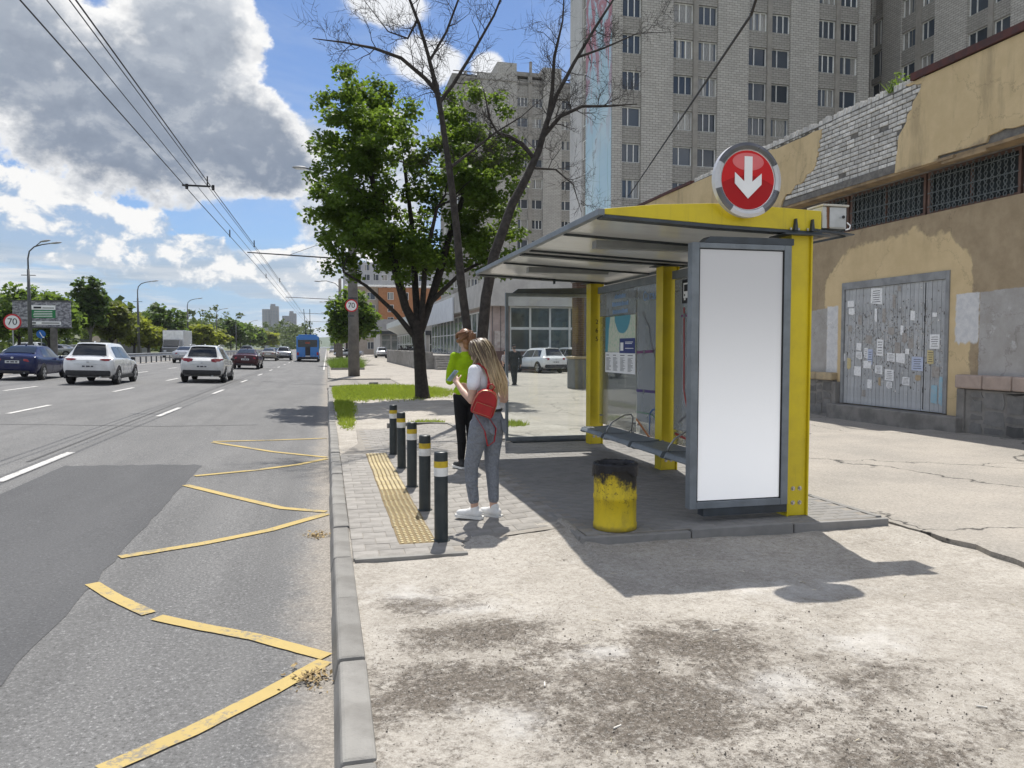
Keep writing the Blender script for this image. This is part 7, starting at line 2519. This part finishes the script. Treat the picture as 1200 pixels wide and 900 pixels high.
# blue trolleybus
C_BUS = carpaint("blue_bus_paint", (.015, .15, .46))
bs = thing("trolleybus", "blue trolleybus seen from behind at the kerb far down the road", "trolleybus", (-2.15, 90.5, zr(-2.15)))
MB().box(-1.27, 1.27, 0, 11.8, .32, 2.95).build("body", C_BUS, bs, local=True, bevel=.10)
MB().box(-1.05, 1.05, .15, 11.4, 2.952, 3.15).build("roof_housing", C_BUS, bs, local=True, bevel=.06)
MB().box(-1.08, 1.08, -.015, .01, 1.72, 2.55).build("rear_window", M_CARGLASS, bs, local=True)
MB().box(-.28, .28, -.02, .01, .75, 1.715).build("engine_grille", M_CLAD, bs, local=True)
MB().box(-.26, .26, -.022, .005, 2.10, 2.30).build("route_display", pm("route_display", (.30, .08, .05), None, 3, .4, 0), bs, local=True)
for s in (-1, 1):
    MB().box(s * 1.10 - .10, s * 1.10 + .10, -.02, .02, .78, 1.12).build("taillight", M_TAIL, bs, local=True)
    MB().box(s * 1.271, s * 1.285, .5, 11.2, 1.55, 2.5).build("side_window", M_CARGLASS, bs, local=True)
    for y in (2.4, 9.0):
        w = MB().cyl((s * 1.0, y, .48), (s * 1.285, y, .48), .48, n=20).build("wheel", M_TYRE, bs, local=True)
        MB().cyl((s * 1.27, y, .48), (s * 1.295, y, .48), .26, n=14).build("rim", M_RIMW, w, local=True)
    MB().box(s * .25 - .12, s * .25 + .12, 2.6, 3.6, 3.152, 3.34).build("pole_base", M_CLAD, bs, local=True)
    MB().tube([(s * .25, 3.0, 3.32), (s * .33 - .55 * 0, -2.2, 5.95)], .035, 6).build("trolley_pole", M_CLAD, bs, local=True)
    MB().tube([(s * 1.2, 11.6, 2.6), (s * 1.45, 11.8, 2.5), (s * 1.48, 11.8, 2.1)], .03, 5).build("mirror", M_CLAD, bs, local=True)
MB().box(-1.15, 1.15, -.05, .1, .30, .58).build("bumper", M_CLAD, bs, local=True, bevel=.04)
MB().box(-.26, .26, -.03, .0, .60, .72).build("licence_plate", M_PLATE, bs, local=True)

# scooters on the terrace
for k, (x, y) in enumerate(((7.9, 79), (7.7, 70.5))):
    t = thing("motor_scooter", ("dark motor scooter parked on the terrace behind the stone wall, farther one", "dark motor scooter parked on the terrace behind the stone wall, nearer one")[k], "scooter", (x, y, 1.02), R(60), "scooters on the terrace")
    for yy in (-.6, .6):
        MB().cyl((-.05, yy, .24), (.05, yy, .24), .24, n=18).build("wheel", M_TYRE, t, local=True)
    MB().prism([(-.15, -.75, .35), (-.15, -.1, .30), (-.15, .35, .30), (-.15, .55, .75), (-.15, .45, .80), (-.15, .2, .42), (-.15, -.1, .55), (-.15, -.75, .70)], (.30, 0, 0)).build("body", C_BLACKC, t, local=True, bevel=.04)
    MB().box(-.13, .13, -.75, -.05, .70, .80).build("seat", M_CLAD, t, local=True, bevel=.03)
    MB().tube([(0, .6, .3), (0, .5, .95)], .035, 8).build("fork", M_STEEL, t, local=True)
    MB().tube([(-.32, .42, 1.0), (0, .5, .97), (.32, .42, 1.0)], .018, 6).build("handlebar", M_STEEL, t, local=True)
    for s in (-1, 1):
        MB().ell((s * .30, .46, 1.16), (.06, .02, .045), 8, 6).build("mirror", M_CLAD, t, local=True)
# ------------------------------------------------------------------ people
def skinmat(name, c):
    m, b = newmat(name)
    o = b.co()
    cc = b.mix(b.ss(b.noise(o, 14, 4), .35, .7), c, tuple(q * .86 for q in c))
    nd = b.pbr(cc, .5, 0, b.bump(b.noise(o, 120, 3), .08, .003), .4)
    b.out(nd)
    return m


M_SKIN = skinmat("skin", (.52, .33, .25))
M_LIP = pm("lips", (.45, .16, .14), None, 8, .4, 0)
M_EYE = pm("eye", (.03, .025, .02), None, 8, .2, 0)


def cloth(name, c1, c2, scale=20, bump=.5, bsc=26, rough=.9):
    m, b = newmat(name)
    o = b.co(); x, y, z = b.sep(o)
    f = b.ss(b.noise(o, scale, 6, .65), .32, .7)
    folds = b.noise(b.vscale(o, (1, 1, .55)), bsc, 3, .5, .8)
    fold2 = b.noise(b.vscale(o, (1, 1, 1.7)), 11, 3, .5, .5)
    cc = b.mix(f, c1, c2)
    b.out(b.pbr(cc, rough, 0, b.bump(folds * .5 + fold2 * .9 + b.noise(o, 400, 2) * .06, bump, .03), .15))
    return m


M_TEE = cloth("white_cotton", (.72, .72, .75), (.66, .66, .69), 8, .45)
M_JEAN = cloth("grey_acid_denim", (.165, .180, .208), (.225, .242, .272), 60, 1.0)
M_LIME = cloth("lime_fleece", (.30, .46, .012), (.26, .41, .010), 8, .5)
M_LEGG = cloth("black_leggings", (.012, .012, .013), (.018, .018, .02), 10, .3)
M_SUIT = cloth("dark_suit", (.030, .034, .036), (.042, .046, .048), 10, .4)
M_SHOEW = pm("white_leather", (.70, .70, .69), (.60, .60, .59), 12, .55, .1, 60)
M_SHOEB = pm("black_sneaker", (.02, .02, .022), (.03, .03, .03), 12, .7, .1, 60)
M_SOLE = pm("white_sole", (.66, .66, .64), (.55, .55, .53), 12, .7, .1, 60)
M_BELT = pm("belt_black", (.015, .015, .015), None, 9, .5, 0)


def hairmat(name, top, tip, zt, zb):
    m, b = newmat(name)
    o = b.co(); x, y, z = b.sep(o)
    r = b.island()
    f = b.ss(z + (r - .5) * .14, zb, zt)
    c = b.mix(f, tip, top)
    c = b.mix(b.ss(r, .6, 1.0) * .35, c, tuple(min(1, q * 1.7) for q in tip))
    c = b.mix(b.ss(b.math('FRACT', r * 7.3), .6, 1.0) * .5, c, tuple(q * .5 for q in top))
    b.out(b.pbr(c, .38, 0, None, .5))
    return m


def remesh(mb, name, mat, parent, voxel=.008, smooth=6, fac=.5):
    """melt overlapping limbs into one continuous skin"""
    me = mb.mesh(name)
    tmp = D.objects.new(name, me); COL.objects.link(tmp)
    r_ = tmp.modifiers.new("r", 'REMESH'); r_.mode = 'VOXEL'; r_.voxel_size = voxel; r_.use_smooth_shade = True
    if smooth:
        s_ = tmp.modifiers.new("s", 'SMOOTH'); s_.iterations = smooth; s_.factor = fac
    dg = bpy.context.evaluated_depsgraph_get()
    out = D.meshes.new_from_object(tmp.evaluated_get(dg))
    D.objects.remove(tmp); D.meshes.remove(me)
    out.materials.clear(); out.materials.append(mat)
    out.polygons.foreach_set('use_smooth', [True] * len(out.polygons))
    o = D.objects.new(name, out); COL.objects.link(o)
    o.parent = parent
    ORG[o.name] = (0, 0, 0)
    return o


def chain(mb, pts):
    for a, c in zip(pts, pts[1:]):
        mb.cap(a[:3], c[:3], a[3], c[3], 14)
    return mb


def hand(mb, wrist, d, up, s=1.0, curl=.5, side=1):
    """palm, four unequal bent fingers and a thumb; d along the palm, up is the back of the hand"""
    w = Vector(wrist); d = Vector(d).normalized(); up = Vector(up); up = (up - d * up.dot(d)).normalized()
    r = d.cross(up) * side
    for k in (-1, 0, 1):
        mb.cap(w + d * .005 * s + r * k * .018 * s, w + d * .075 * s + r * k * .024 * s, .0150 * s, .0135 * s, 10)
    for i, (o_, L) in enumerate(((-.031, .062), (-.010, .074), (.011, .070), (.031, .055))):
        p = w + d * .082 * s + r * o_ * s
        dd = d
        rad = .0088 * s
        for j in range(3):
            ang = curl * (.45 + .35 * j)
            dd = (d * math.cos(ang) - up * math.sin(ang)).normalized()
            q = p + dd * L * s * (.44, .32, .26)[j]
            mb.cap(p, q, rad, rad * .9, 8)
            p, rad = q, rad * .9
    p = w + d * .025 * s - r * .026 * s
    q = p + (d * .5 - r * .75 - up * .3).normalized() * .038 * s
    mb.cap(p, q, .0115 * s, .010 * s, 8)
    mb.cap(q, q + (d * .85 - r * .2 - up * .4).normalized() * .034 * s, .010 * s, .0082 * s, 8)


def head(mb, c, f, tilt, s=1.0):
    """skull, jaw, nose, lips, brow, ears. c centre of the skull, f facing (xy), tilt: nod in radians"""
    f = Vector((f[0], f[1], 0)).normalized()
    sd = Vector((-f.y, f.x, 0))
    M = Matrix((( -sd.x, f.x, 0), (-sd.y, f.y, 0), (0, 0, 1)))     # columns: right, forward, up
    M = M @ Matrix.Rotation(-tilt, 3, 'X')
    c = Vector(c)
    P = lambda x, y, z: c + M @ Vector((x * s, y * s, z * s))
    mb.ell(P(0, -.012, .022), (.076 * s, .095 * s, .090 * s), 18, 12, M)
    mb.ell(P(0, .022, -.030), (.062 * s, .072 * s, .082 * s), 16, 10, M)
    mb.ell(P(0, .052, -.078), (.034 * s, .030 * s, .026 * s), 12, 8, M)
    mb.cap(P(0, .082, .008), P(0, .104, -.026), .0085 * s, .0135 * s, 8)
    mb.ell(P(0, .094, -.030), (.017 * s, .012 * s, .009 * s), 10, 6, M)
    mb.ell(P(0, .080, -.056), (.024 * s, .011 * s, .006 * s), 10, 6, M)
    mb.ell(P(0, .079, -.067), (.020 * s, .011 * s, .006 * s), 10, 6, M)
    for k in (-1, 1):
        mb.ell(P(k * .036, .070, -.030), (.022 * s, .018 * s, .018 * s), 10, 6, M)
        mb.ell(P(k * .034, .074, .022), (.024 * s, .012 * s, .008 * s), 10, 6, M)
        mb.ell(P(k * .077, -.005, -.012), (.010 * s, .020 * s, .032 * s), 10, 6, M)
    return P, M


def hairstrands(mb, paths, rng, per, spread, r0, r1, n=7):
    for pth in paths:
        pth = [Vector(p) for p in pth]
        for _ in range(per):
            o_ = Vector(rng.normal(size=3)) * spread
            w1, w2 = rng.random() * 6, .006 + .008 * rng.random()
            k = len(pth) - 1
            pts, rad = [], []
            cut = .74 + .26 * rng.random()
            for i in range(n + 1):
                t = i / n * k * cut
                j = min(k - 1, int(t)); f = t - j
                p = pth[j].lerp(pth[j + 1], f) + o_ * (.55 + .6 * t / k)
                p += Vector((math.sin(w1 + t * 2.2), math.cos(w1 + t * 1.9), 0)) * w2 * (t / k)
                pts.append(p); rad.append(r0 + (r1 - r0) * (t / k) ** 1.5)
            mb.tube(pts, rad, 5)


# ---- woman in the white T-shirt, looking at her phone (local: y forward, -x her left)
WA = (1.405, 6.85, .028)
wa = thing("person", "woman in white t-shirt and grey jeans looking down at her phone", "person", WA, R(38))
bd = MB()
chain(bd, [(0, -.045, .93, .115), (0, -.04, 1.06, .098), (0, -.03, 1.20, .105), (0, -.035, 1.33, .100), (0, -.03, 1.40, .06)])
bd.ell((0, -.05, .90), (.155, .115, .12), 18, 10)
for s in (-1, 1): bd.cap((s * .05, -.03, 1.30), (s * .145, -.035, 1.375), .07, .05, 12)
bd.ell((-.055, .055, 1.235), .062); bd.ell((.055, .055, 1.235), .062)
chain(bd, [(0, -.035, 1.38, .050), (0, .0, 1.47, .048)])
P, M = head(bd, (0, .045, 1.552), (-.10, 1), .42)
# left arm: elbow low, forearm raised to the phone
chain(bd, [(-.165, -.03, 1.375, .050), (-.205, -.055, 1.24, .043), (-.215, -.045, 1.115, .038), (-.17, .10, 1.185, .032), (-.125, .215, 1.262, .024)])
hand(bd, (-.125, .215, 1.262), (.35, .62, .42), (-.75, .1, .35), .95, 1.0, -1)
chain(bd, [(.165, -.03, 1.375, .050), (.225, -.06, 1.24, .043), (.235, -.06, 1.10, .038), (.17, .09, 1.12, .032), (.06, .20, 1.19, .024)])
hand(bd, (.06, .20, 1.19), (-.6, .45, .35), (.6, .5, .3), .95, .9, 1)
# legs
chain(bd, [(.085, -.05, .88, .095), (.085, -.03, .50, .055), (.085, -.05, .10, .037)])
chain(bd, [(-.085, -.03, .88, .095), (-.105, .055, .50, .055), (-.075, .045, .10, .037)])
for (x, y, a) in ((.085, -.05, .1), (-.075, .045, -.12)):
    bd.cap((x, y - .015, .055), (x + .02 * a, y + .12, .035), .034, .026, 10)
body = remesh(bd, "body", M_SKIN, wa, .0065, 4)
ey = MB()
for k in (-1, 1): ey.ell(P(k * .032, .088, .006), (.013, .007, .005), 10, 6, M)
ey.build("eyes", M_EYE, body, local=True, smooth=True)
# T-shirt
ts = MB()
chain(ts, [(0, -.045, 1.00, .112), (0, -.04, 1.10, .112), (0, -.03, 1.20, .120), (0, -.035, 1.33, .112)])
ts.ell((0, -.045, 1.02), (.150, .118, .07), 18, 8)
ts.ell((0, -.04, 1.10), (.140, .112, .12), 18, 8)
ts.ell((0, -.035, 1.27), (.155, .118, .14), 18, 10)
ts.ell((-.058, .06, 1.235), .068); ts.ell((.058, .06, 1.235), .068)
for s in (-1, 1):
    ts.cap((s * .05, -.03, 1.305), (s * .145, -.035, 1.378), .076, .060, 12)
    ts.cap((s * .155, -.03, 1.375), (s * .205 if s < 0 else s * .222, -.055, 1.255), .064, .062, 14)
ts.cap((0, -.035, 1.36), (0, -.025, 1.405), .070, .062, 12)
tee = remesh(ts, "t_shirt", M_TEE, wa, .008, 8)
# jeans
jn = MB()
jn.ell((0, -.05, .93), (.165, .128, .13), 20, 10)
jn.ell((0, -.045, 1.00), (.145, .118, .06), 20, 8)
jn.ell((-.07, -.10, .87), (.095, .085, .10), 14, 8); jn.ell((.07, -.10, .87), (.095, .085, .10), 14, 8)
chain(jn, [(.085, -.05, .86, .108), (.088, -.035, .68, .086), (.088, -.025, .50, .068), (.088, -.04, .32, .059), (.086, -.05, .175, .051)])
chain(jn, [(-.088, -.035, .86, .108), (-.100, .012, .68, .086), (-.108, .058, .50, .069), (-.095, .062, .32, .059), (-.082, .05, .180, .051)])
jeans = remesh(jn, "jeans", M_JEAN, wa, .008, 5)
MB().tube([(.148 * math.cos(t), -.045 + .121 * math.sin(t), 1.015) for t in np.linspace(0, 2 * math.pi, 30)], .013, 6, caps=False).build("belt", M_BELT, wa, local=True, smooth=True)
for s in (-1, 1):
    MB().prism([(s * .035, -.178, .93), (s * .125, -.165, .935), (s * .125, -.172, .83), (s * .08, -.19, .795), (s * .035, -.190, .83)], (0, -.006, 0)).build("back_pocket", M_JEAN, jeans, local=True)


def shoe(parent, x, y, ang, m_up, m_sole, s=1.0):
    ca, sa = math.cos(ang), math.sin(ang)
    T = lambda p: (x + (p[0] * ca - p[1] * sa) * s, y + (p[0] * sa + p[1] * ca) * s, p[2] * s)
    u = MB()
    u.cap(T((0, -.05, .055)), T((0, .03, .058)), .042 * s, .042 * s, 12)
    u.cap(T((0, .03, .052)), T((.002, .145, .040)), .043 * s, .032 * s, 12)
    u.cap(T((0, -.03, .06)), T((0, -.02, .095)), .043 * s, .043 * s, 12)
    o = remesh(u, "shoe", m_up, parent, .006, 3)
    so = MB()
    out = [(.040, -.09), (.046, -.03), (.043, .04), (.050, .10), (.040, .16), (.012, .19), (-.018, .188), (-.042, .15), (-.047, .09), (-.040, .02), (-.044, -.04), (-.036, -.09), (0, -.105)]
    so.prism([T((a, c, .002)) for a, c in out], (0, 0, .026 * s)).build("sole", m_sole, o, local=True)
    lc = MB()
    for k in range(4):
        yy = .035 + .024 * k
        lc.tube([T((-.026, yy, .086 - .010 * k)), T((0, yy + .004, .100 - .010 * k)), T((.026, yy, .086 - .010 * k))], .0032, 5)
    lc.build("laces", m_sole, o, local=True)
    return o


shoe(wa, .086, -.045, -.05, M_SHOEW, M_SOLE)
shoe(wa, -.078, .06, .25, M_SHOEW, M_SOLE)
# hair: dark roots, blond lengths falling down the back
H1 = hairmat("blond_lengths", (.085, .052, .030), (.66, .49, .29), 1.56, 1.22)
hm = MB()
rng = np.random.default_rng(4)
cap_paths = []
M3 = M
for i in range(26):
    a = -2.15 + 4.3 * i / 25            # round the back of the skull, from temple to temple
    sx, sy = math.sin(a), -math.cos(a)
    p0 = P(sx * .03, sy * .02 + .02, .112)
    p1 = P(sx * .072, sy * .085 - .005, .085)
    p2 = P(sx * .090, sy * .108 - .012, .02)
    p3 = P(sx * .090, sy * .100 - .030, -.06)
    back = max(0, math.cos(a))
    if abs(a) > 1.55:                  # locks in front of the shoulders
        p4 = Vector((sx * .105, .035, 1.40)); p5 = Vector((sx * .12, .03, 1.29)); p6 = Vector((sx * .115, .02, 1.22))
    else:
        p4 = Vector((sx * .105, -.115 - .03 * back, 1.40)); p5 = Vector((sx * .108, -.175 - .03 * back, 1.27)); p6 = Vector((sx * .080, -.19 - .03 * back, 1.15 - .02 * back))
    cap_paths.append([p0, p1, p2, p3, p4, p5, p6])
hairstrands(hm, cap_paths, rng, 18, .0095, .0054, .0016)
hair = hm.build("hair", H1, wa, local=True, smooth=True, fix=False)
sk = MB()
sk.ell(P(0, -.018, .030), (.083, .101, .094), 18, 12, M)
sk.ell(P(0, -.055, -.03), (.078, .06, .085), 14, 10, M)
sk.build("hair_cap", H1, hair, local=True, smooth=True)
# phone held in the left hand
ph = thing("mobile_phone", "pale blue mobile phone held by the woman in the white t-shirt", "phone", WA, R(38))
pc_ = Vector((-.09, .305, 1.325))
rot = (Matrix.Rotation(R(-52), 3, 'X') @ Matrix.Rotation(R(12), 3, 'Z'))
MB().obox(pc_, (.064, .128, .008), rot).build("case", pm("phone_case", (.30, .46, .58), None, 5, .35, 0), ph, local=True, bevel=.003)
MB().obox(pc_ - rot @ Vector((0, 0, .0056)) * -1, (.058, .118, .001), rot).build("screen", M_CARGLASS, ph, local=True)
# small red backpack on the left side of her back
M_PACK = pm("red_leather", (.36, .012, .018), (.28, .010, .014), 14, .38, .2, 40)
M_ZIP = pm("brass_zip", (.45, .30, .16), None, 20, .4, 0, metal=.6)
bp = thing("backpack", "small red leather backpack hanging from the woman's left shoulder", "backpack", WA, R(38))
bc = Vector((-.195, -.185, 1.095))
RB = Matrix.Rotation(R(-50), 3, 'Z') @ Matrix.Rotation(R(8), 3, 'X') @ Matrix.Rotation(R(20), 3, 'Y')
PB = lambda x, y, z: tuple(bc + RB @ Vector((x, y, z)))
bm_ = MB()
for z, wv_, dp in ((-.105, .098, .050), (-.05, .105, .058), (.02, .100, .055), (.075, .082, .045), (.105, .055, .032)):
    pass
outl = [(-.100, -.115), (.100, -.115), (.108, -.06), (.106, .02), (.092, .075), (.062, .112), (.02, .128), (-.02, .128), (-.062, .112), (-.092, .075), (-.106, .02), (-.108, -.06)]
pk2 = MB().prism([PB(a, -.050, c) for a, c in outl], RB @ Vector((0, .10, 0))).build("bag", M_PACK, bp, local=True, bevel=.022)
pk2.modifiers["edge"].segments = 4
pk2.data.polygons.foreach_set('use_smooth', [True] * len(pk2.data.polygons))
fp = MB().prism([PB(a, -.068, c) for a, c in ((-.085, -.100), (.085, -.100), (.080, .005), (-.080, .005))], RB @ Vector((0, .018, 0))).build("front_pocket", M_PACK, bp, local=True, bevel=.008)
MB().tube([PB(-.078, -.0695, .0), PB(-.081, -.0695, -.092), PB(.081, -.0695, -.092), PB(.078, -.0695, .0), PB(-.078, -.0695, .0)], .0016, 5).build("seam", M_ZIP, fp, local=True)
MB().tube([PB(a * .96, -.052, c * .97) for a, c in outl[2:]], .0028, 5).build("zip", M_ZIP, bp, local=True)
MB().tube([PB(-.02, 0, .125), PB(-.03, 0, .165), PB(0, 0, .185), PB(.03, 0, .165), PB(.02, 0, .125)], .007, 8).build("top_handle", M_PACK, bp, local=True, smooth=True)


def strap(pts, w, name="shoulder_strap"):
    mb = MB()
    pts = [Vector(p) for p in pts]
    for i in range(len(pts) - 1):
        mb.beam(pts[i], pts[i + 1], w, .006)
    return mb.build(name, M_PACK, bp, local=True, bevel=.002)


strap([PB(-.02, .03, .12), (-.125, -.170, 1.27), (-.120, -.168, 1.32), (-.120, -.125, 1.40), (-.120, -.04, 1.447), (-.120, .055, 1.40), (-.125, .088, 1.30)], .026)
strap([PB(.06, .05, -.11), (-.06, -.20, .86), (-.08, -.195, .74), (-.13, -.16, .70), (-.16, -.15, .84), PB(-.09, .03, -.10)], .016, "loose_strap")

# ---- woman in the lime fleece, seen from behind
WB = (1.73, 9.62, .055)
wb_ = thing("person", "woman in lime green fleece and black leggings seen from behind", "person", WB, R(14))
bd = MB()
q = 1.05
chain(bd, [(0, -.03, .95 * q, .115), (0, -.03, 1.08 * q, .10), (0, -.03, 1.22 * q, .105), (0, -.03, 1.36 * q, .09), (0, -.02, 1.42 * q, .055), (0, .0, 1.50 * q, .05)])
P2, M2 = head(bd, (0, .02, 1.595 * q), (-.15, 1), .12, 1.05)
for s in (-1, 1):
    chain(bd, [(s * .075, -.03, .92 * q, .095), (s * .07, -.01, .52 * q, .058), (s * .065, -.02, .10, .04)])
    bd.cap((s * .065, -.03, .055), (s * .075, .12, .035), .034, .026, 10)
    chain(bd, [(s * .155, -.03, 1.37 * q, .05), (s * .195, .01, 1.20 * q, .043), (s * .185, .06, 1.08 * q, .04), (s * .10, .20, 1.12 * q, .033), (s * -.02, .22, 1.15 * q, .026)])
    hand(bd, (s * -.02, .22, 1.15 * q), (-s, .1, .1), (0, 1, .2), .95, .7, s)
body2 = remesh(bd, "body", M_SKIN, wb_, .008, 4)
ts = MB()
chain(ts, [(0, -.03, .93 * q, .12), (0, -.03, 1.08 * q, .125), (0, -.03, 1.22 * q, .13), (0, -.03, 1.34 * q, .115)])
ts.ell((0, -.035, .95 * q), (.172, .138, .11), 18, 8); ts.ell((0, -.03, 1.12 * q), (.175, .132, .17), 18, 10); ts.ell((0, -.03, 1.28 * q), (.172, .128, .14), 18, 10)
ts.cap((0, -.03, 1.37 * q), (0, -.025, 1.395 * q), .072, .066, 12)
for s in (-1, 1):
    ts.cap((s * .05, -.03, 1.33 * q), (s * .155, -.03, 1.375 * q), .08, .066, 12)
    chain(ts, [(s * .15, -.03, 1.365 * q, .066), (s * .195, .01, 1.20 * q, .060), (s * .187, .06, 1.08 * q, .056), (s * .10, .20, 1.12 * q, .050), (s * .03, .22, 1.14 * q, .046)])
remesh(ts, "fleece", M_LIME, wb_, .010, 7)
lg_ = MB()
lg_.ell((0, -.045, .90 * q), (.155, .125, .15), 18, 10)
for s in (-1, 1): chain(lg_, [(s * .076, -.03, .88 * q, .102), (s * .072, -.015, .52 * q, .065), (s * .068, -.045, .33 * q, .062), (s * .066, -.02, .13, .045)])
remesh(lg_, "leggings", M_LEGG, wb_, .009, 5)
for s in (-1, 1): shoe(wb_, s * .068, -.015, -s * .12, M_SHOEB, M_SOLE)
H2 = hairmat("auburn_hair", (.17, .075, .032), (.34, .17, .075), 1.80, 1.45)
hm = MB()
rng = np.random.default_rng(8)
paths = []
for i in range(20):
    a = -1.9 + 3.8 * i / 19
    sx, sy = math.sin(a), -math.cos(a)
    paths.append([P2(sx * .085, .05, .03 + .06 * math.cos(a)), P2(sx * .088, sy * .09, .05), P2(sx * .05, -.115, .055), P2(0, -.135, .05)])
    paths.append([P2(sx * .088, .03, -.03), P2(sx * .085, sy * .09 - .01, -.02), P2(sx * .04, -.118, .02), P2(0, -.135, .045)])
hairstrands(hm, paths, rng, 16, .010, .0052, .003)
tail_ = [[P2(0, -.13, .05), P2(.0, -.165, .03), P2(.012, -.16, -.06), P2(.02, -.14, -.16), P2(.022, -.13, -.235)]]
hairstrands(hm, tail_, rng, 150, .020, .006, .0022)
hairb = hm.build("hair", H2, wb_, local=True, smooth=True, fix=False)
sk = MB(); sk.ell(P2(0, -.018, .030), (.088, .106, .100), 20, 14, M2); sk.ell(P2(0, -.06, -.03), (.07, .06, .08), 14, 10, M2); sk.ell(P2(0, -.055, -.085), (.055, .045, .06), 14, 10, M2); sk.build("hair_cap", H2, hairb, local=True, smooth=True)
MB().tube([P2(.018 * math.cos(t), -.140 + .004, .048 + .018 * math.sin(t)) for t in np.linspace(0, 2 * math.pi, 16)], .007, 6, caps=False).build("hair_tie", M_BELT, hairb, local=True)

# ---- man in the dark suit, walking away
WM = (8.02, 32.3, -.035)
mn = thing("person", "man in dark suit and cap walking away across the plaza", "person", WM, R(4))
bd = MB()
chain(bd, [(0, 0, 1.0, .12), (0, 0, 1.2, .12), (0, .01, 1.42, .11), (0, .02, 1.50, .06), (0, .05, 1.56, .055)])
P4, M4 = head(bd, (0, .075, 1.645), (0, 1), .2, 1.05)
chain(bd, [(.09, 0, .95, .09), (.09, .13, .52, .06), (.09, .16, .10, .045)]); chain(bd, [(-.09, 0, .95, .09), (-.09, -.02, .52, .06), (-.09, -.20, .13, .045)])
for s, k in ((-1, .14), (1, -.12)):
    chain(bd, [(s * .20, 0, 1.43, .055), (s * .26, k * .2 - .03, 1.16, .045), (s * .25, k, .90, .033)])
    hand(bd, (s * .25, k, .90), (0, .15, -1), (s, 0, 0), 1.0, .5, -s)
bman = remesh(bd, "body", M_SKIN, mn, .010, 3)
ts = MB()
ts.ell((0, 0, 1.05), (.20, .14, .26), 18, 10); ts.ell((0, .0, 1.30), (.215, .14, .19), 18, 10); ts.cap((-.13, 0, 1.42), (.13, 0, 1.42), .085, .085, 12); ts.ell((0, -.005, .90), (.195, .14, .12), 18, 8)
for s, k in ((-1, .14), (1, -.12)):
    chain(ts, [(s * .20, 0, 1.42, .078), (s * .262, k * .2 - .03, 1.16, .066), (s * .252, k, .94, .058)])
remesh(ts, "jacket", M_SUIT, mn, .012, 5)
tr = MB()
tr.ell((0, 0, .93), (.17, .13, .12), 16, 8)
chain(tr, [(.09, 0, .90, .11), (.09, .12, .52, .085), (.09, .15, .12, .075)]); chain(tr, [(-.09, 0, .90, .11), (-.09, -.02, .52, .085), (-.09, -.19, .15, .075)])
remesh(tr, "trousers", M_SUIT, mn, .012, 5)
shoe(mn, .09, .16, 0, M_SHOEB, M_SHOEB, 1.1)
s_ = shoe(mn, -.09, -.20, 0, M_SHOEB, M_SHOEB, 1.1)
hc = MB(); hc.ell(P4(0, -.012, .05), (.088, .105, .085), 16, 8, M4); hc.ell(P4(0, -.04, -.02), (.08, .07, .06), 14, 8, M4)
hc.build("hair", pm("grey_black_hair", (.035, .033, .032), (.09, .088, .085), 60, .7, .2, 80), mn, local=True, smooth=True)
MB().ell(P4(0, .0, .075), (.095, .115, .055), 16, 8, M4).build("cap", M_SUIT, mn, local=True, smooth=True)

# ---- person in pale clothing beyond
WC = (9.05, 38.5, -.035)
kd = thing("person", "dark haired person in pale patterned top on the plaza, mostly hidden", "person", WC, R(-150))
bd = MB()
chain(bd, [(0, 0, .85, .10), (0, 0, 1.05, .10), (0, 0, 1.20, .09), (0, 0, 1.30, .045), (0, .01, 1.35, .045)])
P5, M5 = head(bd, (0, .02, 1.43), (0, 1), .1, .95)
for s in (-1, 1):
    chain(bd, [(s * .08, 0, .80, .08), (s * .08, .0, .45, .05), (s * .08, 0, .08, .04)])
    chain(bd, [(s * .16, 0, 1.21, .045), (s * .21, 0, 1.0, .038), (s * .19, .05, .78, .03)])
    hand(bd, (s * .19, .05, .78), (0, .15, -1), (s, 0, 0), .9, .5, -s)
remesh(bd, "body", M_SKIN, kd, .010, 3)
ts = MB(); ts.ell((0, 0, 1.0), (.155, .115, .27), 16, 10); ts.cap((-.10, 0, 1.20), (.10, 0, 1.20), .07, .07, 12)
for s in (-1, 1): ts.cap((s * .15, 0, 1.20), (s * .215, 0, .98), .062, .055, 12)
remesh(ts, "top", cloth("pale_patterned_cotton", (.50, .48, .45), (.16, .15, .16), 26, .3), kd, .012, 4)
tr = MB(); tr.ell((0, 0, .78), (.14, .11, .12), 16, 8)
for s in (-1, 1): chain(tr, [(s * .08, 0, .75, .09), (s * .08, 0, .45, .065), (s * .08, 0, .10, .055)])
remesh(tr, "trousers", M_SUIT, kd, .012, 4)
for s in (-1, 1): shoe(kd, s * .08, 0, 0, M_SHOEB, M_SOLE, .95)
hc = MB(); hc.ell(P5(0, -.014, .04), (.084, .100, .085), 16, 8, M5); hc.ell(P5(0, -.05, -.03), (.075, .06, .08), 14, 8, M5)
hc.build("hair", M_SHOEB, kd, local=True, smooth=True)
# ------------------------------------------------------------------ the air: thin even haze over the whole street
m = D.materials.new("air")
m.use_nodes = True
nt = m.node_tree
nt.nodes.clear()
vo = nt.nodes.new('ShaderNodeVolumePrincipled')
vo.inputs['Color'].default_value = (.86, .91, 1.0, 1)
vo.inputs['Density'].default_value = .00011
vo.inputs['Anisotropy'].default_value = .25
ou = nt.nodes.new('ShaderNodeOutputMaterial')
nt.links.new(vo.outputs[0], ou.inputs[1])
hz = MB().box(-4100, 4100, -400, 9100, -1.5, 110).build("haze", m, kind='stuff')
